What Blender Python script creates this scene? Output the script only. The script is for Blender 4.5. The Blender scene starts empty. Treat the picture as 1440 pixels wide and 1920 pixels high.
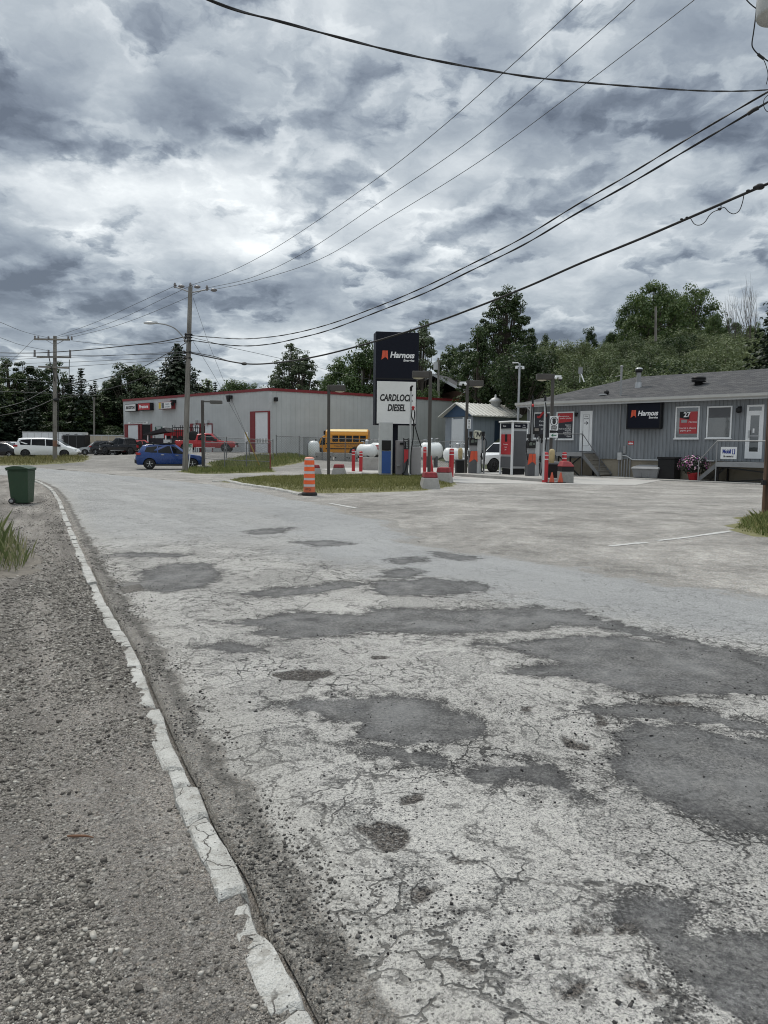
import bpy, bmesh, math, random
import numpy as np
from mathutils import Vector, Matrix
random.seed(11)
RNG = np.random.default_rng(11)
S = bpy.context.scene
COL = S.collection
PI = math.pi

# ---------------------------------------------------------------- camera
FPX, EYE = 1370.0, 1.55
PITCH = math.atan((960 - 837) / FPX)
ROLL = math.radians(0.6)
_F = Vector((0, math.cos(PITCH), -math.sin(PITCH)))
_U0 = Vector((0, math.sin(PITCH), math.cos(PITCH)))
_R0 = Vector((1, 0, 0))
_R = math.cos(ROLL) * _R0 + math.sin(ROLL) * _U0
_U = math.cos(ROLL) * _U0 - math.sin(ROLL) * _R0
EYEV = Vector((0, 0, EYE))
cam_data = bpy.data.cameras.new('camera')
cam = bpy.data.objects.new('camera', cam_data)
COL.objects.link(cam)
cam.matrix_world = Matrix(((_R.x, _U.x, -_F.x, 0), (_R.y, _U.y, -_F.y, 0), (_R.z, _U.z, -_F.z, EYE), (0, 0, 0, 1)))
cam_data.sensor_width = 36
cam_data.lens = FPX / 1920 * 36
cam_data.clip_start = 0.05
cam_data.clip_end = 3000
S.camera = cam

def ray(px, py):
    return _F + ((px - 720) / FPX) * _R + ((960 - py) / FPX) * _U
def smooth01(t):
    t = np.clip(t, 0, 1)
    return t * t * (3 - 2 * t)
def hgt(x, y):
    """height of the open ground: the yard round the big shed stands a little higher"""
    return 0.80 * smooth01((np.asarray(y, float) - 50) / 20.0) * np.exp(-((np.asarray(x, float) + 15) / 14.0) ** 2)
def G(px, py, z=0.0):
    d = ray(px, py)
    t = (z - EYE) / d.z
    return EYEV + d * t
def at(px, py, Y):
    d = ray(px, py)
    return EYEV + d * (Y / d.y)
def ppm(Y):
    return FPX / Y
def on_ground(px, Y):
    """ground point in pixel column px (near the horizon) at distance Y"""
    p = at(px, 860, Y)
    return Vector((p.x, p.y, float(hgt(p.x, p.y))))

# ---------------------------------------------------------------- tags
def tag(o, label=None, cat=None, group=None, kind=None):
    if label: o['label'] = label
    if cat: o['category'] = cat
    if group: o['group'] = group
    if kind: o['kind'] = kind
    return o
def thing(name, label, cat, loc=(0, 0, 0), rz=0.0, group=None):
    o = bpy.data.objects.new(name, None)
    COL.objects.link(o)
    o.location = loc
    o.rotation_euler = (0, 0, rz)
    o.empty_display_size = 0.2
    return tag(o, label, cat, group)
def copy_tree(o, parent=None):
    c = o.copy()
    COL.objects.link(c)
    if parent is not None: c.parent = parent
    for ch in list(o.children):
        copy_tree(ch, c)
    return c

# ---------------------------------------------------------------- mesh builder
class MB:
    def __init__(s):
        s.v, s.f, s.m, s.sm = [], [], [], []
    def add(s, vs, fs, m=0, smooth=False):
        b = len(s.v)
        s.v += [tuple(v) for v in vs]
        for f in fs:
            s.f.append([b + i for i in f]); s.m.append(m); s.sm.append(smooth)
        return s
    def box(s, x0, x1, y0, y1, z0, z1, m=0):
        x0, x1 = min(x0, x1), max(x0, x1); y0, y1 = min(y0, y1), max(y0, y1); z0, z1 = min(z0, z1), max(z0, z1)
        vs = [(x0,y0,z0),(x1,y0,z0),(x1,y1,z0),(x0,y1,z0),(x0,y0,z1),(x1,y0,z1),(x1,y1,z1),(x0,y1,z1)]
        return s.add(vs, [(0,3,2,1),(4,5,6,7),(0,1,5,4),(1,2,6,5),(2,3,7,6),(3,0,4,7)], m)
    def hexa(s, b, t, m=0):
        """four bottom corners, four top corners, both counter-clockwise from above"""
        return s.add(list(b) + list(t), [(0,3,2,1),(4,5,6,7),(0,1,5,4),(1,2,6,5),(2,3,7,6),(3,0,4,7)], m)
    def cyl(s, p0, p1, r0, r1=None, n=10, m=0, caps=True, smooth=True):
        r1 = r0 if r1 is None else r1
        p0, p1 = Vector(p0), Vector(p1)
        ax = (p1 - p0).normalized()
        a = ax.orthogonal().normalized(); b = ax.cross(a)
        vs = []
        for p, r in ((p0, r0), (p1, r1)):
            for k in range(n):
                t = 2 * PI * k / n
                vs.append(p + (a * math.cos(t) + b * math.sin(t)) * r)
        s.add(vs, [(k, (k + 1) % n, n + (k + 1) % n, n + k) for k in range(n)], m, smooth)
        if caps:
            s.add(vs[:n], [tuple(reversed(range(n)))], m)
            s.add(vs[n:], [tuple(range(n))], m)
        return s
    def tube(s, pts, r, n=6, m=0, caps=True):
        pts = [Vector(p) for p in pts]
        rs = r if isinstance(r, (list, tuple)) else [r] * len(pts)
        vs, fs = [], []
        a = None
        for i, p in enumerate(pts):
            d = (pts[min(i + 1, len(pts) - 1)] - pts[max(i - 1, 0)])
            if d.length < 1e-9: d = Vector((0, 0, 1))
            d.normalize()
            if a is None: a = d.orthogonal().normalized()
            a = (a - d * a.dot(d))
            if a.length < 1e-6: a = d.orthogonal()
            a.normalize()
            b = d.cross(a)
            for k in range(n):
                t = 2 * PI * k / n
                vs.append(p + (a * math.cos(t) + b * math.sin(t)) * rs[i])
        for i in range(len(pts) - 1):
            for k in range(n):
                fs.append((i*n+k, i*n+(k+1)%n, (i+1)*n+(k+1)%n, (i+1)*n+k))
        s.add(vs, fs, m, True)
        if caps:
            s.add(vs[:n], [tuple(reversed(range(n)))], m)
            s.add(vs[-n:], [tuple(range(n))], m)
        return s
    def lathe(s, prof, n=16, c=(0, 0, 0), m=0, axis='z', smooth=True):
        vs, fs = [], []
        for r, z in prof:
            for k in range(n):
                t = 2 * PI * k / n
                q = (r * math.cos(t), r * math.sin(t), z)
                if axis == 'x': q = (z, q[0], q[1])
                elif axis == 'y': q = (q[1], z, q[0])
                vs.append((q[0] + c[0], q[1] + c[1], q[2] + c[2]))
        for i in range(len(prof) - 1):
            for k in range(n):
                fs.append((i*n+k, i*n+(k+1)%n, (i+1)*n+(k+1)%n, (i+1)*n+k))
        s.add(vs, fs, m, smooth)
        s.add(vs[:n], [tuple(reversed(range(n)))], m)
        s.add(vs[-n:], [tuple(range(n))], m)
        return s
    def ell(s, c, rx, ry, rz, n=12, k=8, m=0):
        vs, fs = [], []
        for i in range(k + 1):
            ph = -PI / 2 + PI * i / k
            for j in range(n):
                t = 2 * PI * j / n
                vs.append((c[0] + rx*math.cos(ph)*math.cos(t), c[1] + ry*math.cos(ph)*math.sin(t), c[2] + rz*math.sin(ph)))
        for i in range(k):
            for j in range(n):
                fs.append((i*n+j, i*n+(j+1)%n, (i+1)*n+(j+1)%n, (i+1)*n+j))
        return s.add(vs, fs, m, True)
    def prism(s, poly, y0, y1, m=0):
        """polygon in (x, z), extruded along y"""
        n = len(poly)
        vs = [(x, y0, z) for x, z in poly] + [(x, y1, z) for x, z in poly]
        fs = [tuple(range(n)), tuple(reversed(range(n, 2*n)))]
        fs += [(k, n + k, n + (k+1) % n, (k+1) % n) for k in range(n)]
        return s.add(vs, fs, m)
    def prismx(s, poly, x0, x1, m=0):
        """polygon in (y, z), extruded along x"""
        n = len(poly)
        vs = [(x0, y, z) for y, z in poly] + [(x1, y, z) for y, z in poly]
        fs = [tuple(reversed(range(n))), tuple(range(n, 2*n))]
        fs += [(k, (k+1) % n, n + (k+1) % n, n + k) for k in range(n)]
        return s.add(vs, fs, m)
    def bar(s, p0, p1, w, h=None, m=0):
        """square bar between two points"""
        h = h or w
        p0, p1 = Vector(p0), Vector(p1)
        ax = (p1 - p0).normalized()
        up = Vector((0, 0, 1)) if abs(ax.z) < 0.95 else Vector((0, 1, 0))
        a = ax.cross(up).normalized() * (w / 2); b = a.cross(ax).normalized() * (h / 2)
        q = [-a - b, a - b, a + b, -a + b]
        vs = [p0 + d for d in q] + [p1 + d for d in q]
        return s.add(vs, [(0,3,2,1),(4,5,6,7),(0,1,5,4),(1,2,6,5),(2,3,7,6),(3,0,4,7)], m)
    def mesh(s, name, mats):
        me = bpy.data.meshes.new(name)
        me.from_pydata(s.v, [], s.f)
        for mm in (mats if isinstance(mats, (list, tuple)) else [mats]):
            me.materials.append(mm)
        me.polygons.foreach_set('material_index', s.m)
        me.polygons.foreach_set('use_smooth', s.sm)
        bm = bmesh.new(); bm.from_mesh(me)
        bmesh.ops.recalc_face_normals(bm, faces=bm.faces)
        bm.to_mesh(me); bm.free()
        me.update()
        return me
    def build(s, name, mats, parent=None, bevel=0.0, seg=2):
        me = s.mesh(name, mats)
        o = bpy.data.objects.new(name, me)
        COL.objects.link(o)
        if parent is not None: o.parent = parent
        if bevel:
            md = o.modifiers.new('bevel', 'BEVEL'); md.width = bevel; md.segments = seg
            md.limit_method = 'ANGLE'; md.angle_limit = math.radians(35)
        return o
def link(name, me, parent=None):
    o = bpy.data.objects.new(name, me)
    COL.objects.link(o)
    if parent is not None: o.parent = parent
    return o
def np_mesh(name, verts, faces, mats, smooth=False):
    """verts (N,3), faces (M,4) or (M,3) numpy arrays"""
    me = bpy.data.meshes.new(name)
    k = faces.shape[1]
    me.vertices.add(len(verts)); me.vertices.foreach_set('co', np.asarray(verts, np.float32).ravel())
    me.loops.add(faces.size); me.loops.foreach_set('vertex_index', faces.ravel().astype(np.int32))
    me.polygons.add(len(faces))
    me.polygons.foreach_set('loop_start', np.arange(0, faces.size, k, dtype=np.int32))
    for mm in (mats if isinstance(mats, (list, tuple)) else [mats]):
        me.materials.append(mm)
    me.update(calc_edges=True)
    if smooth: me.polygons.foreach_set('use_smooth', np.ones(len(faces), bool))
    me.validate()
    return me
def text(body, size, m, parent, loc, name='lettering', ext=0.004, rx=PI/2, rz=0.0, shear=0.0, bold=0.0, align='CENTER', width=None, sx=1.0):
    cu = bpy.data.curves.new(name, 'FONT')
    cu.body = body; cu.size = size; cu.extrude = ext; cu.shear = shear; cu.offset = bold
    cu.align_x = align; cu.align_y = 'CENTER'
    cu.resolution_u = 3
    cu.materials.append(m)
    tmp = bpy.data.objects.new('tmp', cu)
    me = tmp.to_mesh().copy(); tmp.to_mesh_clear()
    bpy.data.objects.remove(tmp); bpy.data.curves.remove(cu)
    me.name = name
    if not me.materials: me.materials.append(m)
    o = bpy.data.objects.new(name, me)
    COL.objects.link(o)
    o.parent = parent; o.location = loc; o.rotation_euler = (rx, 0, rz)
    o.scale = (sx, 1, 1)
    return o
class Face:
    """a vertical plane through ground points a (image left) and b (image right); local x runs a->b, -y faces the viewer"""
    def __init__(s, a, b):
        s.o = Vector((a[0], a[1], 0)); d = Vector((b[0]-a[0], b[1]-a[1], 0)); s.len = d.length
        s.u = d.normalized(); s.rz = math.atan2(s.u.y, s.u.x)
        s.n = Vector((-s.u.y, s.u.x, 0))
    def hit(s, px, py, off=0.0):
        d = ray(px, py)
        o = s.o + s.n * off
        t = (o - EYEV).dot(s.n) / d.dot(s.n)
        p = EYEV + d * t
        return (p - o).dot(s.u), p.z
    def rect(s, x0, y0, x1, y1, off=0.0):
        """pixel rectangle -> u0, u1, z0, z1"""
        ym = (y0 + y1) / 2; xm = (x0 + x1) / 2
        return s.hit(x0, ym, off)[0], s.hit(x1, ym, off)[0], s.hit(xm, y1, off)[1], s.hit(xm, y0, off)[1]

# ---------------------------------------------------------------- material helpers
class NT:
    def __init__(s, tree):
        s.t = tree; s.n = tree.nodes; s.l = tree.links
    def new(s, typ, **kw):
        nd = s.n.new(typ)
        for k, v in kw.items(): setattr(nd, k, v)
        return nd
    def put(s, sock, v):
        if v is None: return
        if isinstance(v, bpy.types.NodeSocket): s.l.new(v, sock)
        else:
            try: sock.default_value = v
            except Exception:
                sock.default_value = tuple(v) + (1.0,) if len(v) == 3 else v
    def math(s, op, a, b=None, c=None, clamp=False):
        nd = s.new('ShaderNodeMath', operation=op, use_clamp=clamp)
        s.put(nd.inputs[0], a); s.put(nd.inputs[1], b)
        if c is not None: s.put(nd.inputs[2], c)
        return nd.outputs[0]
    def add(s, a, b): return s.math('ADD', a, b)
    def sub(s, a, b): return s.math('SUBTRACT', a, b)
    def mul(s, a, b): return s.math('MULTIPLY', a, b)
    def mx(s, a, b): return s.math('MAXIMUM', a, b)
    def mn(s, a, b): return s.math('MINIMUM', a, b)
    def vmath(s, op, a, b=None, out=0):
        nd = s.new('ShaderNodeVectorMath', operation=op)
        s.put(nd.inputs[0], a)
        if b is not None:
            if op == 'SCALE': s.put(nd.inputs[3], b)
            else: s.put(nd.inputs[1], b)
        return nd.outputs[out]
    def ss(s, v, a, b, lo=0.0, hi=1.0):
        nd = s.new('ShaderNodeMapRange', interpolation_type='SMOOTHSTEP')
        s.put(nd.inputs[0], v)
        for i, q in enumerate((a, b, lo, hi)): s.put(nd.inputs[1 + i], q)
        return nd.outputs[0]
    def lin(s, v, a, b, lo=0.0, hi=1.0, clamp=True):
        nd = s.new('ShaderNodeMapRange', clamp=clamp)
        s.put(nd.inputs[0], v)
        for i, q in enumerate((a, b, lo, hi)): s.put(nd.inputs[1 + i], q)
        return nd.outputs[0]
    def noise(s, vec, scale, detail=3.0, rough=0.55, dist=0.0, out='Fac', dim='3D'):
        nd = s.new('ShaderNodeTexNoise', noise_dimensions=dim)
        s.put(nd.inputs['Vector'], vec); s.put(nd.inputs['Scale'], scale); s.put(nd.inputs['Detail'], detail)
        s.put(nd.inputs['Roughness'], rough); s.put(nd.inputs['Distortion'], dist)
        return nd.outputs[out]
    def voro(s, vec, scale, feature='F1', out='Distance', rand=1.0):
        nd = s.new('ShaderNodeTexVoronoi', feature=feature)
        s.put(nd.inputs['Vector'], vec); s.put(nd.inputs['Scale'], scale); s.put(nd.inputs['Randomness'], rand)
        return nd.outputs[out]
    def mix(s, f, a, b, blend='MIX'):
        nd = s.new('ShaderNodeMix', data_type='RGBA', blend_type=blend)
        s.put(nd.inputs[0], f)
        for sock, v in ((nd.inputs[6], a), (nd.inputs[7], b)):
            if isinstance(v, (int, float)): v = (v, v, v, 1)
            elif isinstance(v, tuple) and len(v) == 3: v = v + (1.0,)
            s.put(sock, v)
        return nd.outputs[2]
    def ramp(s, v, stops):
        nd = s.new('ShaderNodeValToRGB')
        e = nd.color_ramp.elements
        while len(e) < len(stops): e.new(0.5)
        for i, (p, c) in enumerate(stops):
            e[i].position = p
            if isinstance(c, (int, float)): c = (c, c, c)
            e[i].color = tuple(c) + (1.0,)
        s.put(nd.inputs[0], v)
        return nd.outputs[0]
    def bump(s, h, strength=0.5, dist=0.01, normal=None):
        nd = s.new('ShaderNodeBump')
        s.put(nd.inputs['Strength'], strength); s.put(nd.inputs['Distance'], dist); s.put(nd.inputs['Height'], h)
        if normal is not None: s.put(nd.inputs['Normal'], normal)
        return nd.outputs[0]
    def obj(s): return s.new('ShaderNodeTexCoord').outputs['Object']
    def pos(s): return s.new('ShaderNodeNewGeometry').outputs['Position']
    def attr(s, name):
        return s.new('ShaderNodeAttribute', attribute_name=name).outputs['Fac']
    def xyz(s, v):
        nd = s.new('ShaderNodeSeparateXYZ'); s.put(nd.inputs[0], v); return nd.outputs
    def comb(s, x, y, z):
        nd = s.new('ShaderNodeCombineXYZ')
        for i, q in enumerate((x, y, z)): s.put(nd.inputs[i], q)
        return nd.outputs[0]
def new_mat(name):
    m = bpy.data.materials.new(name); m.use_nodes = True
    t = NT(m.node_tree)
    b = m.node_tree.nodes['Principled BSDF']
    return m, t, b
_MC = {}
def mat(name, col, rough=0.6, metal=0.0, var=0.12, scale=3.0, grime=0.0, bump=0.0, bscale=60.0, coat=0.0, spec=0.5):
    """a plain material with patchy colour, uneven gloss, optional dirt and surface bump"""
    if name in _MC: return _MC[name]
    m, t, b = new_mat(name)
    o = t.obj()
    n = t.noise(o, scale, 5, 0.6)
    n2 = t.noise(o, scale * 9, 3, 0.6)
    k = t.lin(t.add(t.mul(n, 0.7), t.mul(n2, 0.3)), 0.3, 0.7, 1 - var, 1 + var)
    c = t.vmath('SCALE', tuple(col), k)
    if grime:
        g = t.ss(t.noise(o, scale * 1.7, 6, 0.7, 0.4), 0.5, 0.75, 0.0, grime)
        c = t.mix(g, c, (0.10, 0.085, 0.065))
    t.put(b.inputs['Base Color'], c)
    t.put(b.inputs['Roughness'], t.lin(n2, 0.3, 0.7, max(0.03, rough - 0.07), min(1, rough + 0.07)))
    b.inputs['Metallic'].default_value = metal
    b.inputs['Specular IOR Level'].default_value = spec
    if coat:
        b.inputs['Coat Weight'].default_value = coat; b.inputs['Coat Roughness'].default_value = 0.06
    if bump:
        t.put(b.inputs['Normal'], t.bump(t.noise(o, bscale, 4, 0.6), 0.6, bump))
    _MC[name] = m
    return m
# ---------------------------------------------------------------- light, sky
S.view_settings.view_transform = 'Standard'
S.view_settings.look = 'None'
S.view_settings.gamma = 1.0
S.view_settings.exposure = 0.55
S.cycles.max_bounces = 8
S.cycles.pixel_filter_type = 'BLACKMAN_HARRIS'
S.cycles.filter_width = 1.05
S.cycles.transparent_max_bounces = 12
SUN_EL, SUN_AZ = math.radians(58), math.radians(-35)      # azimuth from +y towards +x
sun_d = bpy.data.lights.new('sun', 'SUN'); sun_d.energy = 1.5; sun_d.angle = math.radians(10); sun_d.color = (1.0, 0.945, 0.85)
sun = bpy.data.objects.new('sun', sun_d); COL.objects.link(sun)
_sd = Vector((math.sin(SUN_AZ) * math.cos(SUN_EL), math.cos(SUN_AZ) * math.cos(SUN_EL), math.sin(SUN_EL)))
sun.rotation_euler = _sd.to_track_quat('Z', 'Y').to_euler()
sun.location = _sd * 60
W = bpy.data.worlds.new('World'); S.world = W; W.use_nodes = True
w = NT(W.node_tree)
bg = W.node_tree.nodes['Background']; wout = W.node_tree.nodes['World Output']
sky = w.new('ShaderNodeTexSky', sky_type='NISHITA', sun_disc=False, sun_elevation=SUN_EL, sun_rotation=SUN_AZ)
w.put(bg.inputs[0], sky.outputs[0]); bg.inputs[1].default_value = 0.10
d = w.vmath('NORMALIZE', w.new('ShaderNodeTexCoord').outputs['Generated'])
dx, dy, dz = w.xyz(d)
zz = w.add(w.mx(dz, 0.0), 0.27)
p = w.comb(w.math('DIVIDE', dx, zz), w.math('DIVIDE', dy, zz), 0.0)
# how bright the cloud deck is towards each bearing and height (rows from high to low, columns from left to right)
SKY_Y = [0, 80, 160, 240, 290, 325, 380, 430, 480, 530, 575, 610, 650, 690]
SKY_V = [[.66,.66,.68,.72,.67,.70,.68,.63,.70,.66,.61,.61,.64], [.61,.62,.66,.75,.66,.64,.70,.66,.67,.66,.57,.56,.60], [.50,.68,.66,.62,.68,.66,.64,.60,.60,.56,.56,.55,.55],
         [.46,.58,.54,.45,.53,.65,.62,.66,.52,.50,.52,.47,.46], [.44,.46,.44,.46,.60,.74,.68,.76,.70,.62,.64,.70,.60], [.70,.84,.78,.80,.76,.70,.72,.70,.67,.64,.72,.84,.72],
         [.67,.74,.90,.82,.78,.72,.74,.66,.62,.60,.64,.66,.62], [.58,.88,.68,.70,.94,.82,.78,.80,.72,.74,.74,.68,.62], [.49,.57,.64,.70,.72,.57,.69,.72,.66,.64,.60,.62,.60],
         [.45,.49,.56,.56,.53,.53,.64,.64,.66,.72,.68,.70,.68], [.53,.51,.53,.53,.55,.55,.58,.61,.62,.60,.60,.60,.60], [.58,.56,.56,.60,.62,.72,.60,.58,.60,.60,.60,.60,.60],
         [.66,.66,.58,.60,.74,.80,.66,.60,.60,.60,.60,.60,.60], [.62,.62,.60,.62,.70,.72,.64,.62,.62,.62,.62,.62,.62]]
def sky_value(az, te):
    v = Vector((math.sin(az), math.cos(az), te)); f = v.dot(_F)
    x, y = 720 + FPX * v.dot(_R) / f, 960 - FPX * v.dot(_U) / f
    x = min(max(x, 0), 1439.9) / 120; y = min(max(y, SKY_Y[0]), SKY_Y[-1])
    r = max(i for i in range(len(SKY_Y) - 1) if SKY_Y[i] <= y); fy = (y - SKY_Y[r]) / (SKY_Y[r+1] - SKY_Y[r]); c = int(x); fx = x - c
    g = lambda a, b: SKY_V[a][min(b, 12)]
    return (g(r, c)*(1-fx) + g(r, c+1)*fx)*(1-fy) + (g(r+1, c)*(1-fx) + g(r+1, c+1)*fx)*fy
w1 = w.noise(p, 2.2, 6, 0.60, out='Color', dim='2D')
w2 = w.noise(p, 7.5, 5, 0.60, out='Color', dim='2D')
wv = w.vmath('ADD', w.vmath('SCALE', w.vmath('SUBTRACT', w1, (.5, .5, .5)), 0.17), w.vmath('SCALE', w.vmath('SUBTRACT', w2, (.5, .5, .5)), 0.075))
wx, wy, _ = w.xyz(wv)
AZ = math.radians(33)
az = w.add(w.math('ARCTAN2', dx, dy), wx)
lev = w.math('DIVIDE', dz, w.math('SQRT', w.add(w.mul(dx, dx), w.mul(dy, dy))))
te = w.add(lev, w.mul(wy, w.add(.22, w.mul(w.mn(w.mx(lev, 0.0), 1.0), .9))))
fa = w.lin(az, -AZ, AZ, 0, 1)
TE = [.66, .60, .54, .48, .43, .39, .35, .31, .27, .23, .195, .165, .135, .105]
fld = None
for k_, t_ in enumerate(TE):
    stops = [(q / 17, sky_value(-AZ + 2*AZ*q/17, t_)) for q in range(18)]
    rr_ = w.ramp(fa, stops); w.n[-1].color_ramp.interpolation = 'EASE'
    v_ = w.xyz(rr_)[0]
    if fld is None: fld = v_
    else:
        nd = w.new('ShaderNodeMix', data_type='FLOAT'); w.put(nd.inputs[0], w.lin(te, TE[k_-1], t_, 0, 1)); w.put(nd.inputs[2], fld); w.put(nd.inputs[3], v_); fld = nd.outputs[0]
n0 = w.noise(p, .55, 4, .55, dim='2D')
gen = w.lin(n0, .3, .7, .95, .42)
outside = w.mx(w.ss(w.math('ABSOLUTE', w.math('ARCTAN2', dx, dy)), math.radians(31), math.radians(50)), w.ss(lev, .68, 1.1))
nd = w.new('ShaderNodeMix', data_type='FLOAT'); w.put(nd.inputs[0], outside); w.put(nd.inputs[2], fld); w.put(nd.inputs[3], gen); fld = nd.outputs[0]
# heaped relief: grey clouds with ragged outlines in front of a paler deck, each puff lit on its upper edge
pw = w.vmath('ADD', p, w.vmath('SCALE', w.vmath('SUBTRACT', w2, (.5, .5, .5)), .09))
n1 = w.noise(pw, 3.3, 9, .55, dim='2D')
n2 = w.noise(w.vmath('ADD', pw, (.014, .060, 0)), 3.3, 9, .55, dim='2D')
nb = w.noise(w.vmath('ADD', pw, (7.3, 2.1, 0)), 5.2, 7, .58, dim='2D')
fld = w.add(w.mul(w.sub(fld, .62), 1.20), .63)
lvl = w.add(n1, w.mul(w.sub(.62, fld), .45))
front = w.ss(lvl, .445, .565)
edge = w.mul(w.ss(lvl, .42, .485), w.ss(lvl, .56, .49))
deck = w.add(w.sub(fld, .005), w.mul(w.sub(nb, .5), .40))
mass = w.add(w.sub(fld, .045), w.add(w.mul(w.sub(n2, n1), 1.15), w.mul(w.sub(nb, .5), .20)))
nd = w.new('ShaderNodeMix', data_type='FLOAT'); w.put(nd.inputs[0], front); w.put(nd.inputs[2], deck); w.put(nd.inputs[3], mass)
val = w.add(nd.outputs[0], w.mul(edge, w.mul(w.ss(nb, .42, .60), .07)))
cl = w.ramp(val, [(.36, (.090, .108, .137)), (.46, (.138, .163, .200)), (.56, (.212, .245, .285)), (.66, (.315, .352, .385)), (.78, (.475, .508, .530)), (.90, (.63, .66, .67)), (1.0, (.80, .82, .815))])
up = w.ss(dz, 0.55, 0.95, 1.0, 2.2)                       # sky above the view brightened to add light on the ground
bgc = w.new('ShaderNodeBackground'); w.put(bgc.inputs[0], cl); w.put(bgc.inputs[1], up)
mixs = w.new('ShaderNodeMixShader')
w.put(mixs.inputs[0], 0.95)
w.l.new(bg.outputs[0], mixs.inputs[1]); w.l.new(bgc.outputs[0], mixs.inputs[2])
w.l.new(mixs.outputs[0], wout.inputs[0])
# ---------------------------------------------------------------- noise helpers (numpy)
def vnoise(x, y, seed=0):
    x = np.asarray(x, float); y = np.asarray(y, float)
    xi = np.floor(x).astype(np.int64); yi = np.floor(y).astype(np.int64)
    xf = x - xi; yf = y - yi
    def h(a, b):
        n = (a * 374761393 + b * 668265263 + seed * 1442695041) & 0x7fffffff
        n = ((n ^ (n >> 13)) * 1274126177) & 0x7fffffff
        return ((n ^ (n >> 16)) & 0xffff) / 65535.0
    u = xf * xf * (3 - 2 * xf); v = yf * yf * (3 - 2 * yf)
    return (h(xi, yi) * (1-u) + h(xi+1, yi) * u) * (1-v) + (h(xi, yi+1) * (1-u) + h(xi+1, yi+1) * u) * v
def fbm(x, y, seed=0, oct=4):
    s, a, k = 0, 0.5, 1.0
    for i in range(oct):
        s = s + a * vnoise(np.asarray(x) * k, np.asarray(y) * k, seed + i * 17); a *= 0.5; k *= 2.03
    return s
def sdist(P, poly):
    """signed distance (positive inside) of points P (N,2) to a polygon"""
    poly = np.asarray(poly, float); n = len(poly)
    dmin = np.full(len(P), 1e9); ins = np.zeros(len(P), bool)
    for i in range(n):
        a, b = poly[i], poly[(i + 1) % n]
        ab = b - a; ap = P - a
        t = np.clip((ap @ ab) / max(ab @ ab, 1e-9), 0, 1)
        dd = np.hypot(*(ap - t[:, None] * ab).T); dmin = np.minimum(dmin, dd)
        c = ((a[1] > P[:, 1]) != (b[1] > P[:, 1]))
        if a[1] != b[1]:
            ins ^= c & (P[:, 0] < (b[0]-a[0]) * (P[:, 1]-a[1]) / (b[1]-a[1]) + a[0])
    return np.where(ins, dmin, -dmin)
def gpoly(pts): return np.array([[G(a, b).x, G(a, b).y] for a, b in pts])
def catmull(pts, k=8):
    pts = [Vector(q) for q in pts]; out = []
    for i in range(len(pts) - 1):
        p0 = pts[i-1] if i else pts[0] * 2 - pts[1]; p1 = pts[i]; p2 = pts[i+1]
        p3 = pts[i+2] if i + 2 < len(pts) else p2 * 2 - p1
        for j in range(k):
            t = j / k
            out.append(0.5 * ((2*p1) + (p2-p0)*t + (2*p0-5*p1+4*p2-p3)*t*t + (3*p1-p0-3*p2+p3)*t**3))
    out.append(pts[-1]); return out

# ---------------------------------------------------------------- road outline
AX = np.array([-0.55, 0.835])
KERB_PX = [(545,1920),(470,1790),(432,1670),(388,1590),(362,1540),(345,1490),(318,1435),(298,1385),(281,1340),(262,1290),(240,1235),
           (213,1185),(190,1140),(165,1080),(148,1040),(134,1005),(118,962),(107,935),(90,915),(62,902),(20,894),(-60,888)]
kp = [(5.2, -9.0, 0), (2.6, -4.0, 0), (1.0, -0.8, 0)] + [tuple(G(a, b)) for a, b in KERB_PX] + [(-34, 47, 0), (-60, 60, 0)]
KC = np.array([tuple(q)[:2] for q in catmull(kp, 10)])
RP = [(22, -12, 0), (15, -4, 0), (9.2, 2.4, 0)] + [tuple(G(a, b)) for a, b in [(1440,1116),(1300,1093),(1100,1062),(960,1042),(830,1022),(760,990),(640,950),(560,935),(430,913),(300,898),(200,889),(130,882),(0,873),(-150,867)]] + [(-55, 72, 0), (-70, 82, 0)]
RC = np.array([tuple(q)[:2] for q in catmull(RP, 10)])
ks, rs_ = KC @ AX, RC @ AX
def mono(sv):
    return np.maximum.accumulate(sv + np.arange(len(sv)) * 1e-6)
ks, rs_ = mono(ks), mono(rs_)
rows = [-10.0]
while rows[-1] < 66:
    sv = rows[-1]
    rows.append(sv + (0.4 if sv < 0.6 else 0.032 + 0.0085 * max(0, sv - 1)))
rows = np.array(rows)
Lx, Ly = np.interp(rows, ks, KC[:, 0]), np.interp(rows, ks, KC[:, 1])
Rx, Ry = np.interp(rows, rs_, RC[:, 0]), np.interp(rows, rs_, RC[:, 1])
NC = 190
cc = np.linspace(0, 1, NC) ** 1.15
jit = (fbm(rows * 1.7, rows * 0, 5) - 0.45) * 0.9
Lx2, Ly2 = Lx + 0.07, Ly + 0.035
X = Lx2[:, None] + (Rx + jit - Lx2)[:, None] * cc
Y = Ly2[:, None] + (Ry + jit * 0.4 - Ly2)[:, None] * cc
WID = np.hypot(Rx - Lx, Ry - Ly)
DL = cc[None, :] * WID[:, None]; DR = (1 - cc)[None, :] * WID[:, None]
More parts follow.
